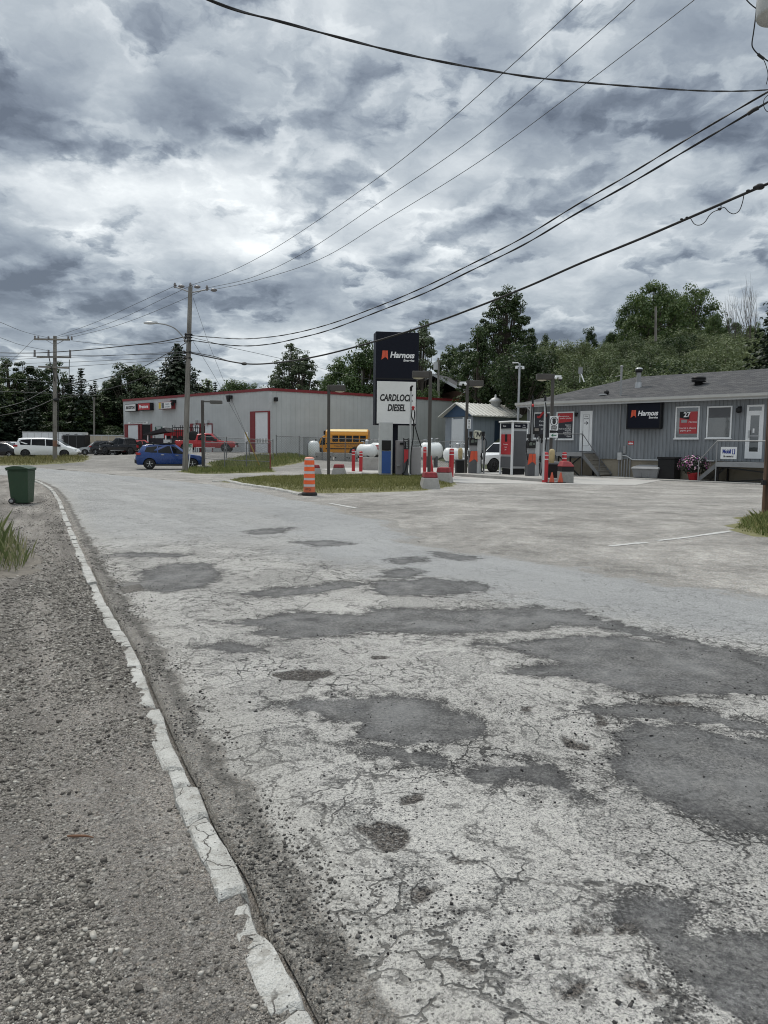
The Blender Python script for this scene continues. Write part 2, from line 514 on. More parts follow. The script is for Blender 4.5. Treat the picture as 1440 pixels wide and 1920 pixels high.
PATCH = [
 [(225,1105),(215,1098),(255,1095),(270,1075),(320,1062),(390,1060),(412,1075),(408,1095),(365,1108),(310,1118),(270,1108)],
 [(178,1045),(215,1040),(360,1043),(330,1049),(200,1049)],
 [(455,1001),(490,996),(545,993),(530,1003),(480,1006)],
 [(550,1020),(610,1017),(665,1024),(600,1029)],
 [(805,1037),(850,1040),(905,1052),(860,1056),(825,1048)],
 [(690,1112),(700,1095),(800,1090),(900,1098),(925,1110),(850,1120),(720,1124)],
 [(365,1168),(440,1172),(560,1155),(700,1160),(860,1150),(1000,1145),(1090,1152),(1150,1178),(1060,1182),(960,1190),(840,1195),(700,1192),(560,1205),(450,1200),(500,1185),(420,1178)],
 [(370,1222),(420,1210),(480,1215),(495,1232),(440,1236)],
 [(880,1215),(1000,1205),(1160,1200),(1300,1222),(1460,1258),(1460,1312),(1300,1312),(1200,1310),(1100,1285),(1000,1275),(945,1268),(1050,1250),(960,1225)],
 [(520,1335),(570,1325),(690,1315),(790,1320),(880,1350),(910,1375),(880,1400),(800,1405),(720,1412),(640,1400),(660,1370),(600,1350)],
 [(1140,1385),(1200,1365),(1300,1375),(1480,1405),(1480,1580),(1340,1560),(1260,1520),(1180,1480),(1140,1450),(1160,1410)],
 [(850,1465),(900,1440),(1000,1435),(1070,1450),(1075,1475),(1110,1500),(1060,1510),(1000,1495),(960,1475),(915,1490)],
 [(1120,1735),(1200,1710),(1240,1700),(1300,1715),(1270,1745),(1300,1770),(1480,1760),(1500,1960),(1340,1930),(1290,1850),(1250,1815),(1220,1790),(1200,1755)],
 [(640,1180),(700,1150),(1000,1146),(1100,1160),(900,1185)],
 [(700,1085),(760,1070),(800,1078),(760,1090)],
 [(1000,1140),(1160,1176),(1300,1210),(1460,1250),(1460,1262),(1290,1224),(1150,1190),(1000,1152)],
 [(1060,1335),(1200,1330),(1300,1345),(1460,1375),(1460,1392),(1300,1370),(1150,1352)],
 [(600,1396),(700,1402),(770,1425),(850,1440),(840,1455),(740,1432),(640,1412)],
 [(430,1120),(640,1096),(700,1100),(640,1112),(520,1126)], [(720,1055),(790,1048),(800,1056),(750,1062)],
]
HOLE = [
 [(665,1560),(720,1550),(775,1580),(755,1605),(710,1610),(700,1585)], [(745,1505),(790,1500),(795,1515),(755,1520)], [(835,1618),(880,1615),(875,1628),(845,1630)],
 [(745,1682),(830,1668),(800,1710),(770,1702)], [(800,1800),(860,1808),(905,1832),(880,1842),(830,1825)], [(1050,1388),(1070,1392),(1080,1405),(1130,1410),(1110,1420),(1065,1412)],
 [(1040,1868),(1100,1850),(1110,1870),(1050,1895)], [(560,1740),(640,1770),(700,1840),(660,1835),(600,1790),(560,1765)], [(1120,1352),(1140,1372),(1115,1380)],
 [(1210,1325),(1300,1328),(1260,1336)], [(250,1735),(252,1740),(250,1745)], [(960,1335),(1010,1330),(990,1345)], [(1170,1830),(1240,1870),(1220,1895),(1160,1850)], [(690,1235),(760,1240),(700,1244)],
 [(500,1270),(560,1262),(650,1268),(580,1285),(530,1283)], [(215,1104),(262,1098),(272,1112),(230,1114)], [(960,1760),(1110,1745),(1200,1740),(1190,1765),(1050,1772)]]
PV = np.stack([X.ravel(), Y.ravel()], 1)
def field(polys, soft):
    b = np.full(len(PV), -1.0)
    for q in polys:
        q = gpoly(q)
        near = (np.abs(PV[:, 0] - q[:, 0].mean()) < np.ptp(q[:, 0]) + 1.2) & (np.abs(PV[:, 1] - q[:, 1].mean()) < np.ptp(q[:, 1]) + 1.2)
        if near.any():
            b[near] = np.maximum(b[near], np.clip(sdist(PV[near], q) / soft, -1, 1))
    return b
f_patch, f_hole = field(PATCH, 0.35), field(HOLE, 0.16)
Z = 0.030 * smooth01(DL / 0.5) * smooth01(DR / 0.7) + 0.006
Z = Z + (fbm(X * 1.1, Y * 1.1, 3) - 0.47) * 0.03 * smooth01(DL / 0.5) * smooth01(DR / 0.7) + (fbm(X * 7, Y * 7, 9) - 0.47) * 0.006
Z = Z - 0.006 * smooth01(f_patch.reshape(X.shape) * 2 + .5) - 0.014 * smooth01(f_hole.reshape(X.shape) * 1.5 + .5)
Z = np.maximum(Z, 0.004)
Z[:, 0] = -0.02; Z[:, -1] = -0.01
nr = len(rows)
idx = np.arange(nr * NC).reshape(nr, NC)
RF = np.stack([idx[:-1, :-1], idx[:-1, 1:], idx[1:, 1:], idx[1:, :-1]], -1).reshape(-1, 4)

def gravel_nodes(t, P, lo, hi, scale, tint=(1.0, 0.96, 0.90)):
    """returns colour, height of a bed of small sharp stones"""
    v = t.new('ShaderNodeTexVoronoi'); t.put(v.inputs['Vector'], P); t.put(v.inputs['Scale'], scale)
    r = t.xyz(v.outputs['Color'])
    v2 = t.new('ShaderNodeTexVoronoi'); t.put(v2.inputs['Vector'], P); t.put(v2.inputs['Scale'], scale * 2.6)
    r2 = t.xyz(v2.outputs['Color'])
    fr = t.noise(P, scale * .5, 4, 0.80)
    k = t.add(t.add(t.mul(r[0], .22), t.mul(r2[1], .26)), t.mul(t.lin(fr, .28, .72), .52))
    base = t.lin(t.math('POWER', k, 1.35), .08, .70, lo, hi)
    edge = t.mul(t.ss(v.outputs['Distance'], 0.38, 0.70), 0.30)
    c = t.vmath('SCALE', tint, t.mul(base, t.sub(1.0, edge)))
    c = t.mix(t.mul(t.math('GREATER_THAN', r[2], .86), .35), c, t.vmath('SCALE', (1.0, .80, .62), base))
    h = t.add(t.add(t.mul(t.sub(1.0, v.outputs['Distance']), t.mul(r[1], .9)), t.mul(t.sub(1.0, v2.outputs['Distance']), .35)), t.mul(fr, .5))
    return c, h

def road_material():
    m, t, b = new_mat('worn_asphalt')
    P = t.pos()
    patch, hole, dl, dr = t.attr('patch'), t.attr('hole'), t.attr('dl'), t.attr('dr')
    nA, nB, nC = t.noise(P, 2.3, 4, .6), t.noise(P, 9, 4, .65), t.noise(P, 40, 3, .6)
    big = t.noise(P, 0.55, 3, .5)
    # light worn aggregate
    g1, g2 = t.noise(P, 55, 4, .70), t.noise(P, 330, 1, .7)
    vor = t.new('ShaderNodeTexVoronoi'); t.put(vor.inputs['Vector'], P); t.put(vor.inputs['Scale'], 165)
    stone = t.xyz(vor.outputs['Color'])[0]
    vor2 = t.new('ShaderNodeTexVoronoi'); t.put(vor2.inputs['Vector'], P); t.put(vor2.inputs['Scale'], 380)
    grain = t.add(t.add(t.mul(g1, .52), t.mul(t.xyz(vor2.outputs['Color'])[1], .22)), t.mul(stone, .26))
    light = t.ramp(grain, [(.30, (.085, .084, .081)), (.40, (.275, .271, .260)), (.51, (.380, .373, .355)), (.66, (.53, .516, .48))])
    light = t.vmath('SCALE', light, t.lin(big, .3, .7, .84, 1.10))
    # smoother bluish travelled lane on the far right and far away
    lane = t.ss(t.add(dr, t.mul(t.sub(nA, .5), 1.6)), 3.3, 1.9)
    xy = t.xyz(P)
    lane = t.mx(lane, t.ss(t.add(xy[1], t.mul(t.sub(nA, .5), 3.0)), 9.5, 13.0, 0, .75))
    smooth_c = t.ramp(grain, [(.34, (.165, .172, .175)), (.5, (.285, .292, .294)), (.66, (.385, .389, .387))])
    col = t.mix(t.mul(lane, .85), light, smooth_c)
    # long streaks left by tyres
    ang = t.comb(t.add(t.mul(xy[0], .835), t.mul(xy[1], .55)), t.mul(t.add(t.mul(xy[0], -.55), t.mul(xy[1], .835)), .10), 0.0)
    streak = t.noise(ang, 1.6, 4, .6)
    col = t.vmath('SCALE', col, t.lin(streak, .3, .7, .88, 1.09))
    # places where the top layer has gone: darker, coarser, edge line
    lay = t.noise(P, 1.15, 6, .62, .6)
    rough_zone = t.ss(t.add(lay, t.mul(t.sub(nC, .5), .05)), .545, .565)
    rough_zone = t.mul(rough_zone, t.sub(1.0, lane))
    coarse = t.ramp(t.add(t.mul(grain, .7), t.mul(t.noise(P, 70, 2, .7), .3)), [(.40, (.035, .035, .036)), (.49, (.16, .16, .155)), (.60, (.38, .37, .345))])
    col = t.mix(t.mul(rough_zone, .42), col, coarse)
    lip = t.math('ABSOLUTE', t.sub(t.add(lay, t.mul(t.sub(nC, .5), .10)), .55))
    lip = t.mn(lip, t.math('ABSOLUTE', t.sub(t.add(lay, t.mul(t.sub(nC, .5), .08)), .465)))
    lipm = t.mul(t.mul(t.ss(lip, .015, .004), t.ss(nB, .44, .52)), t.sub(1.0, t.mul(lane, .9)))
    col = t.mix(t.mul(lipm, .62), col, (.045, .044, .043))
    # crazing cracks
    wv = t.vmath('ADD', P, t.vmath('SCALE', t.vmath('SUBTRACT', t.noise(P, 3.5, 4, .6, out='Color'), (.5, .5, .5)), .35))
    c1 = t.voro(wv, 1.5, 'DISTANCE_TO_EDGE'); c2 = t.voro(wv, 5.2, 'DISTANCE_TO_EDGE')
    zone = t.ss(t.noise(P, .8, 3, .5), .43, .57)
    k1 = t.mul(t.mul(t.ss(c1, .011, .003), t.ss(nA, .44, .54)), .8)
    k2 = t.mul(t.mul(t.ss(c2, .036, .010), zone), t.ss(nB, .38, .50))
    crack = t.mul(t.mx(k1, k2), t.sub(1.0, t.mul(lane, .55)))
    stain = t.ss(t.add(t.noise(P, .75, 6, .7, .4), t.mul(t.sub(nC, .5), .12)), .55, .66, 0, .36)
    col = t.mix(t.mul(stain, t.sub(1.0, t.mul(lane, .75))), col, t.vmath('SCALE', col, .42))
    # thrown grit
    pep = t.new('ShaderNodeTexVoronoi'); t.put(pep.inputs['Vector'], P); t.put(pep.inputs['Scale'], 62)
    pr = t.xyz(pep.outputs['Color'])[0]
    pz = t.ss(t.noise(P, 1.3, 4, .65), .44, .66, 0.05, .62)
    pepm = t.mul(t.ss(pep.outputs['Distance'], .34, .22), t.math('LESS_THAN', pr, t.mul(pz, t.sub(1.0, t.mul(lane, .6)))))
    col = t.mix(pepm, col, (.050, .048, .048))
    # asphalt repairs and holes, ragged outline
    e = t.add(t.add(t.mul(t.sub(nA, .5), .90), t.mul(t.sub(nB, .5), .60)), t.mul(t.sub(nC, .5), .22))
    pf = t.add(patch, e); pm = t.ss(pf, -.04, .05)
    rim = t.mul(t.ss(t.math('ABSOLUTE', t.add(pf, .02)), .34, .03), t.ss(t.noise(P, 85, 2, .7), .38, .56))
    crack = t.mul(crack, t.sub(1.0, pm)); pepm = t.mul(pepm, t.sub(1.0, t.mul(pm, .7))); rough_zone = t.mul(rough_zone, t.sub(1.0, pm))
    pc = t.ramp(t.add(t.mul(g1, .6), t.mul(g2, .4)), [(.38, (.033, .033, .034)), (.5, (.083, .083, .084)), (.62, (.165, .165, .163))])
    pc = t.vmath('SCALE', pc, t.lin(t.noise(P, 3.2, 5, .65, .5), .32, .68, .62, 1.35))
    dust = t.ss(t.noise(P, 1.9, 6, .66, .6), .44, .70, 0, .62)
    pc = t.mix(t.mul(dust, t.ss(pf, .1, .6)), pc, (.22, .222, .22))
    col = t.mix(t.mul(crack, .9), col, (.038, .037, .036))
    col = t.mix(t.mul(pm, t.lin(t.noise(P, 5.5, 5, .7), .35, .65, .72, 1.0)), col, pc)
    col = t.mix(t.mul(t.mul(rim, t.ss(nB, .34, .54)), .85), col, (.028, .027, .027))
    hf = t.add(hole, t.mul(e, .8)); hm = t.ss(hf, -.08, .10)
    hm = t.mul(hm, t.ss(t.noise(P, 55, 2, .7), .36, .50, .45, 1.0))
    hc = t.ramp(t.add(t.mul(t.noise(P, 90, 2, .7), .6), t.mul(stone, .4)), [(.35, (.018, .017, .017)), (.5, (.055, .050, .046)), (.7, (.15, .135, .12))])
    col = t.mix(hm, col, hc)
    # gravelly gutter along the kerb and the crumbling far edge
    gc, gh = gravel_nodes(t, P, .07, .46, 120, (1.0, .95, .87))
    gut = t.ss(t.add(t.add(dl, t.mul(t.sub(nA, .5), .36)), t.mul(t.sub(nB, .5), .12)), .21, .15)
    line = t.mul(t.ss(t.math('ABSOLUTE', t.sub(t.add(dl, t.mul(t.sub(nA, .5), .25)), .12)), .06, .015), t.ss(nB, .38, .5))
    gcol = t.mix(t.mul(line, .75), gc, t.vmath('SCALE', gc, .38))
    dusty = t.mul(t.ss(t.add(dl, t.mul(t.sub(nB, .5), .4)), .55, .25), .22)
    col = t.mix(dusty, col, (.36, .345, .31))
    col = t.mix(t.mul(gut, .9), col, gcol)
    redge = t.ss(t.add(dr, t.add(t.mul(t.sub(nA, .5), 1.5), t.mul(t.sub(nB, .5), .6))), .55, .15)
    lc, lh = gravel_nodes(t, P, .16, .50, 60, (1.0, .97, .91))
    col = t.mix(redge, col, lc)
    t.put(b.inputs['Base Color'], col)
    t.put(b.inputs['Roughness'], t.mix(pm, .92, .80))
    b.inputs['Specular IOR Level'].default_value = 0.28
    h = t.add(t.mul(grain, .004), t.mul(crack, -.010))
    h = t.add(h, t.mul(pepm, .006)); h = t.sub(h, t.mul(rough_zone, .008)); h = t.sub(h, t.mul(pm, .004)); h = t.sub(h, t.mul(hm, .010))
    h = t.add(h, t.mul(t.mul(gh, t.mx(gut, redge)), .010)); h = t.add(h, t.mul(nC, .004))
    t.put(b.inputs['Normal'], t.bump(h, 0.9, 1.0))
    return m
me = np_mesh('road', np.stack([X, Y, Z], -1).reshape(-1, 3), RF, road_material(), smooth=True)
for nm, arr in (('patch', f_patch), ('hole', f_hole), ('dl', DL.ravel()), ('dr', DR.ravel())):
    a_ = me.attributes.new(nm, 'FLOAT', 'POINT'); a_.data.foreach_set('value', np.asarray(arr, np.float32))
tag(link('road', me), 'cracked grey asphalt road with dark patches and potholes', 'road', kind='structure')

# ---------------------------------------------------------------- ground (gravel shoulder and everything beyond)
def axis_pts(lo, hi, c, d0, k):
    out = [c]; q = c
    while q < hi: q += d0 + k * abs(q - c); out.append(q)
    q = c; left = []
    while q > lo: q -= d0 + k * abs(q - c); left.append(q)
    return np.array(left[::-1] + out)
gx, gy = axis_pts(-1500, 1500, -.7, 0.035, 0.034), axis_pts(-300, 2200, 2.4, 0.04, 0.036)
GX, GY = np.meshgrid(gx, gy)
near_k = 1 / (1 + (np.hypot(GX, GY) / 12) ** 2)
sK = GX * AX[0] + GY * AX[1]
kx = np.interp(sK, ks, KC[:, 0]); kd = GX - kx                         # signed distance right of the kerb
GZ = hgt(GX, GY) - 0.012 + (fbm(GX * 1.3, GY * 1.3, 21) - 0.47) * 0.09 * near_k * (kd < 0) + (fbm(GX * 9, GY * 9, 27) - 0.47) * 0.02 * near_k * (kd < 0)
lift = np.exp(-((kd + 0.06) / 0.30) ** 2) * 0.060 * (kd < 0.03) * (GY < 40) * (GY > -8)
GZ = GZ + lift * (0.66 + 0.62 * fbm(GX * 2.6, GY * 2.6, 33))
GZ = np.where(kd > 0.02, np.minimum(GZ, hgt(GX, GY) - 0.035), GZ)
nyg, nxg = GX.shape
gi = np.arange(GX.size).reshape(GX.shape)
GF = np.stack([gi[:-1, :-1], gi[:-1, 1:], gi[1:, 1:], gi[1:, :-1]], -1).reshape(-1, 4)
def shoulder_material():
    m, t, b = new_mat('gravel_shoulder')
    P = t.pos(); xy = t.xyz(P)
    c, h = gravel_nodes(t, P, .050, .60, 150, (1.02, .95, .865))
    c2, h2 = gravel_nodes(t, t.vmath('ADD', P, (3.1, 7.7, 0)), .055, .68, 62, (1.02, .965, .895))
    c = t.mix(t.ss(t.noise(P, 6, 4, .65), .50, .62, .15, .8), c, c2)
    ang = t.comb(t.add(t.mul(xy[0], .90), t.mul(xy[1], .43)), t.mul(t.add(t.mul(xy[0], -.43), t.mul(xy[1], .90)), .12), 0.0)
    rut = t.noise(ang, 2.1, 4, .55)
    c = t.vmath('SCALE', c, t.lin(rut, .34, .66, .66, 1.48))
    c = t.vmath('SCALE', c, t.lin(t.noise(P, .5, 4, .6), .3, .7, .85, 1.15))
    gr = t.ss(t.math('ABSOLUTE', xy[0]), 150, 260)
    c = t.mix(gr, c, (.06, .085, .035))
    t.put(b.inputs['Base Color'], c); b.inputs['Roughness'].default_value = .95; b.inputs['Specular IOR Level'].default_value = .2
    hh = t.add(t.mul(h, .010), t.mul(h2, .012))
    t.put(b.inputs['Normal'], t.bump(t.add(t.mul(hh, 1.5), t.mul(t.noise(P, 14, 3, .6), .035)), 1.0, 1.0))
    return m
me = np_mesh('ground', np.stack([GX, GY, GZ], -1).reshape(-1, 3), GF, shoulder_material(), smooth=True)
tag(link('ground', me), 'brown grey loose gravel shoulder beside the road', 'ground', kind='structure')

# ---------------------------------------------------------------- gravel lot beyond the road
lx, ly = axis_pts(-75, 70, 4, 0.35, 0.02), axis_pts(-16, 130, 9, 0.3, 0.02)
LX, LY = np.meshgrid(lx, ly)
sL = LX * AX[0] + LY * AX[1]
rx_at = np.interp(sL, rs_, RC[:, 0]); ry_at = np.interp(sL, rs_, RC[:, 1])
side = (LX - rx_at) * 0.835 + (LY - ry_at) * 0.55                      # metres beyond the road's far edge
LZ = hgt(LX, LY) + 0.001 + (fbm(LX * .5, LY * .5, 41) - .47) * 0.03 * smooth01(side / 3)
li = np.arange(LX.size).reshape(LX.shape)
cell = (side[:-1, :-1] > -0.7)
LF = np.stack([li[:-1, :-1], li[:-1, 1:], li[1:, 1:], li[1:, :-1]], -1)[cell]
def lot_material():
    m, t, b = new_mat('pale_gravel')
    P = t.pos(); xy = t.xyz(P)
    c, h = gravel_nodes(t, P, .22, .56, 60, (1.0, .968, .91))
    # curved tyre tracks sweeping in from the road
    r = t.vmath('LENGTH', t.vmath('SUBTRACT', P, (16.0, 3.0, 0.0)), out=1)
    tr = t.noise(t.comb(t.mul(r, 1.0), t.mul(t.add(xy[0], xy[1]), .40), 0.0), 1.3, 5, .66)
    c = t.vmath('SCALE', c, t.lin(tr, .35, .65, .76, 1.14))
    c = t.vmath('SCALE', c, t.mul(t.lin(t.noise(P, .30, 6, .68, .5), .34, .66, .76, 1.14), t.lin(t.noise(P, 4.5, 5, .78), .32, .68, .74, 1.22)))
    c = t.mix(t.ss(t.noise(P, .8, 5, .65), .53, .66, 0, .55), c, t.vmath('SCALE', c, .55))
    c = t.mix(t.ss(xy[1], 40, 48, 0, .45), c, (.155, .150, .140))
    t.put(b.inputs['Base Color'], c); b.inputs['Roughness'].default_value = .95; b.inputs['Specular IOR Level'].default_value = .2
    t.put(b.inputs['Normal'], t.bump(t.add(t.mul(h, .012), t.mul(tr, .03)), .9, 1.0))
    return m
keep = np.unique(LF); remap = -np.ones(LX.size, int); remap[keep] = np.arange(len(keep))
me = np_mesh('gravel_lot', np.stack([LX, LY, LZ], -1).reshape(-1, 3)[keep], remap[LF], lot_material(), smooth=True)
tag(link('gravel_lot', me), 'pale dusty gravel lot in front of the fuel pumps', 'lot', kind='structure')

# ---------------------------------------------------------------- kerb: a broken line of white concrete lengths
def kerb_material():
    m, t, b = new_mat('kerb_concrete')
    P = t.pos()
    n = t.noise(P, 5, 5, .65); f = t.noise(P, 160, 2, .7)
    c = t.ramp(t.add(t.mul(n, .5), t.mul(f, .5)), [(.32, (.17, .165, .15)), (.45, (.38, .375, .35)), (.62, (.54, .535, .51))])
    pep = t.new('ShaderNodeTexVoronoi'); t.put(pep.inputs['Vector'], P); t.put(pep.inputs['Scale'], 85)
    pm = t.mul(t.ss(pep.outputs['Distance'], .35, .2), t.math('LESS_THAN', t.xyz(pep.outputs['Color'])[0], .12))
    c = t.mix(pm, c, (.07, .066, .062))
    ck = t.mul(t.ss(t.voro(t.vmath('ADD', P, t.vmath('SCALE', t.noise(P, 6, 3, .6, out='Color'), .12)), 3.4, 'DISTANCE_TO_EDGE'), .014, .003), t.ss(t.noise(P, 2.2, 2, .5), .46, .56))
    c = t.mix(ck, c, (.06, .055, .05))
    gr = t.ss(t.noise(P, 11, 5, .7, .3), .50, .68, 0, .62)
    c = t.mix(gr, c, (.20, .185, .16))
    t.put(b.inputs['Base Color'], c); b.inputs['Roughness'].default_value = .9
    t.put(b.inputs['Normal'], t.bump(t.add(t.mul(n, .05), t.add(t.mul(t.noise(P, 30, 3, .6), .012), t.mul(f, .006))), .9, 1.0))
    return m
def ribbon_kerb(name, curve, s0, s1, width, top, label, gapseed=0, lens=(0.13, 0.58)):
    seglen = np.r_[0, np.cumsum(np.hypot(*np.diff(curve, axis=0).T))]
    vs, fs = [], []
    s = s0; r = random.Random(gapseed); sk1 = 0.0
    prof = [(-1.08, -.9), (-1.0, .86), (-.82, .97), (-.45, 1.0), (0, 1.0), (.45, .99), (.78, .95), (.93, .70), (1.02, .05), (1.05, -.9)]
    m_ = len(prof)
    while s < s1:
        ln = r.uniform(*lens); e = min(s + ln, s1)
        wl0, dz, sh = r.uniform(.88, 1.08), r.uniform(-.010, .007), r.uniform(-.009, .009)
        if r.random() < .13: dz -= .012; wl0 *= .80
        sk0, sk1 = sk1, r.uniform(-.06, .06)                  # the cracks run a little askew
        n = max(3, int((e - s) / 0.02)) if s < 16 else 4
        gap = r.uniform(.008, .034)
        base = len(vs)
        for i in range(n):
            f = i / (n - 1)
            for j, (a, zz_) in enumerate(prof):
                q = s + (e - gap - s) * f + (sk0*(1-f) + sk1*f) * a * .5
                q += (fbm(np.array([q*9.]), np.array([a*4.]), 5)[0] - .47) * .03
                cx, cy = np.interp(q, seglen, curve[:, 0]), np.interp(q, seglen, curve[:, 1])
                c2, d2 = np.interp(q + .05, seglen, curve[:, 0]), np.interp(q + .05, seglen, curve[:, 1])
                tx, ty = c2 - cx, d2 - cy; tl = math.hypot(tx, ty) + 1e-9; nx_, ny_ = ty/tl, -tx/tl
                k = fbm(np.array([q*14.]), np.array([j*1.7]), 60 + gapseed)[0] - .47
                k2 = fbm(np.array([q*4.]), np.array([5.]), 71)[0] - .47
                ww = width * wl0 * (1 + (.40*k + .40*k2 if a < -.5 else .20*k))
                zt = (top + dz)*zz_ + (k*.010 if zz_ > .5 else 0) if zz_ >= 0 else -.08
                if i in (0, n-1) and zz_ > .5: zt -= .014
                vs.append((cx + nx_*(a*ww + sh), cy + ny_*(a*ww + sh), zt))
        for i in range(n - 1):
            for j in range(m_ - 1):
                fs.append((base + i*m_ + j, base + i*m_ + j + 1, base + (i+1)*m_ + j + 1, base + (i+1)*m_ + j))
        fs.append(tuple(base + j for j in reversed(range(m_)))); fs.append(tuple(base + (n-1)*m_ + j for j in range(m_)))
        s = e
    mb = MB(); mb.add(vs, fs, 0, True)
    o = mb.build(name, kerb_material_)
    o.data.set_sharp_from_angle(angle=math.radians(32))
    return tag(o, label, 'kerb', kind='structure')
kerb_material_ = kerb_material()
ribbon_kerb('kerb', KC, 9.0, 46.0, .050, .056, 'broken white concrete kerb between gravel shoulder and road', 4)
ISL = [(398,903),(425,903),(450,908),(480,913),(515,918),(545,924),(565,929)]
ribbon_kerb('island_kerb', np.array([tuple(q)[:2] for q in catmull([tuple(G(a, b)) for a, b in ISL], 8)]), 0, 30, .11, .07, 'crumbling low kerb along the grass island', 9, (.3, .9))

# painted lines on the lot
def zlook(zx, zy, Zg, x, y):
    i = np.clip(np.searchsorted(zy, y) - 1, 0, len(zy) - 2); j = np.clip(np.searchsorted(zx, x) - 1, 0, len(zx) - 2)
    fx = (x - zx[j]) / (zx[j+1] - zx[j]); fy = (y - zy[i]) / (zy[i+1] - zy[i])
    return (Zg[i, j]*(1-fx) + Zg[i, j+1]*fx)*(1-fy) + (Zg[i+1, j]*(1-fx) + Zg[i+1, j+1]*fx)*fy
def strip(name, pts, wd, label, m):
    c = np.array([tuple(q)[:2] for q in catmull([tuple(G(a, b)) for a, b in pts], 14)])
    tx, ty = np.gradient(c[:, 0]), np.gradient(c[:, 1]); tl = np.hypot(tx, ty)
    k = wd * (.55 + .9 * fbm(np.arange(len(c)) * .37, np.arange(len(c)) * 0., 77))
    a = np.stack([c[:, 0] + ty / tl * k, c[:, 1] - tx / tl * k], 1); b_ = np.stack([c[:, 0] - ty / tl * k, c[:, 1] + tx / tl * k], 1)
    vs = [(q[0], q[1], float(zlook(lx, ly, LZ, q[0], q[1])) + .007) for q in list(a) + list(b_)]
    n = len(c)
    mb = MB(); mb.add(vs, [(i, i+1, n+i+1, n+i) for i in range(n-1)]); o = mb.build(name, m)
    return tag(o, label, 'road marking', kind='structure')
MPAINT = mat('worn_paint', (.47, .47, .455), .9, var=.4, scale=14, grime=.55, bump=.002)
strip('stop_line', [(1232,1014),(1300,1006),(1372,996)], .055, 'long white painted line across the lot entrance', MPAINT)
strip('line_fragment', [(1145,1025),(1180,1021),(1215,1018)], .06, 'broken white paint fragment beside the long line', MPAINT)
strip('edge_line', [(618,944),(640,948),(668,953)], .07, 'short white edge line below the traffic drum', MPAINT)


# ---------------------------------------------------------------- loose stones
ICO = bmesh.new(); bmesh.ops.create_cube(ICO, size=1.5)
ICV = np.array([v.co[:] for v in ICO.verts]); ICF = np.array([[v.index for v in f.verts] for f in ICO.faces]); ICO.free()
def stones(name, P, size, m, label, cat):
    n = len(P)
    sc = size[:, None, None] * RNG.uniform(.6, 1.25, (n, 1, 3)) * np.array([1, 1, .62])
    V = (ICV[None] + RNG.uniform(-.40, .40, (n, len(ICV), 3))) * sc
    a = RNG.uniform(0, 2*PI, n); ca, sa = np.cos(a)[:, None], np.sin(a)[:, None]
    V = np.stack([V[..., 0]*ca - V[..., 1]*sa, V[..., 0]*sa + V[..., 1]*ca, V[..., 2]], -1) + P[:, None, :]
    F = (ICF[None] + (np.arange(n) * len(ICV))[:, None, None]).reshape(-1, ICF.shape[1])
    return tag(link(name, np_mesh(name, V.reshape(-1, 3), F, m)), label, cat, kind='stuff')
def stone_mat(name, stops):
    m, t, b = new_mat(name)
    r = t.new('ShaderNodeNewGeometry').outputs['Random Per Island']
    c = t.ramp(r, stops)
    c = t.vmath('SCALE', c, t.lin(t.noise(t.pos(), 90, 3, .6), .3, .7, .8, 1.2))
    t.put(b.inputs['Base Color'], c); b.inputs['Roughness'].default_value = .9; b.inputs['Specular IOR Level'].default_value = .25
    return m
def scatter(n, rmin, rmax, a0, a1):
    rr = np.exp(RNG.uniform(np.log(rmin), np.log(rmax), n)); aa = RNG.uniform(a0, a1, n)
    return rr * np.sin(aa), rr * np.cos(aa)
sx_, sy_ = scatter(230000, 1.7, 9, -.60, .2)
skd = sx_ - np.interp(sx_*AX[0] + sy_*AX[1], ks, KC[:, 0])
fx_, fy_ = scatter(70000, 8, 24, -.60, .1)
sx_, sy_ = np.r_[sx_, fx_], np.r_[sy_, fy_]
skd = sx_ - np.interp(sx_*AX[0] + sy_*AX[1], ks, KC[:, 0])
ok = skd < -0.022
sx_, sy_, skd = sx_[ok], sy_[ok], skd[ok]
clus = .6*fbm((.90*sx_ + .43*sy_)*2.6, (-.43*sx_ + .90*sy_)*.35, 91) + .4*fbm(sx_*2.2, sy_*2.2, 92)
ok = RNG.random(len(sx_)) < np.clip((clus - .36) * 5.0, .12, 1)
sx_, sy_, skd = sx_[ok], sy_[ok], skd[ok]
sz = np.clip(RNG.lognormal(-5.70, .50, len(sx_)) * np.clip(np.hypot(sx_, sy_)/4, .8, 2.4), .0018, .014)
stones('shoulder_stones', np.stack([sx_, sy_, zlook(gx, gy, GZ, sx_, sy_) + sz * .25], -1), sz,
       stone_mat('shoulder_stone', [(0, (.050, .045, .041)), (.45, (.185, .172, .152)), (.85, (.325, .305, .272)), (1, (.46, .44, .40))]), 'loose grey stones scattered over the gravel shoulder', 'stones')
# grit washed along the foot of the kerb
ii = RNG.integers(0, nr - 1, 240000); jj = RNG.integers(1, 40, 240000)
px_, py_ = X[ii, jj], Y[ii, jj]; dist = np.hypot(px_, py_)
ok = (DL[ii, jj] < .30) & (dist > 1.6) & (dist < 14) & (py_ > .5) & (RNG.random(len(ii)) < np.clip((fbm(px_*3, py_*1.2, 61) - .30)*2.2, .05, .8)*np.clip(1.2 - DL[ii, jj]/.3, 0, 1))
ii, jj = ii[ok], jj[ok]
qx, qy = X[ii, jj] + RNG.uniform(-.03, .03, len(ii)), Y[ii, jj] + RNG.uniform(-.03, .03, len(ii))
sz = np.clip(RNG.lognormal(-5.75, .45, len(ii)), .0018, .009)
stones('gutter_grit', np.stack([qx, qy, Z[ii, jj] + sz*.3], -1), sz, stone_mat('gutter_stone', [(0, (.03, .029, .028)), (.5, (.11, .104, .095)), (.85, (.22, .21, .19)), (1, (.40, .39, .36))]), 'grey grit washed along the road side of the kerb', 'grit')
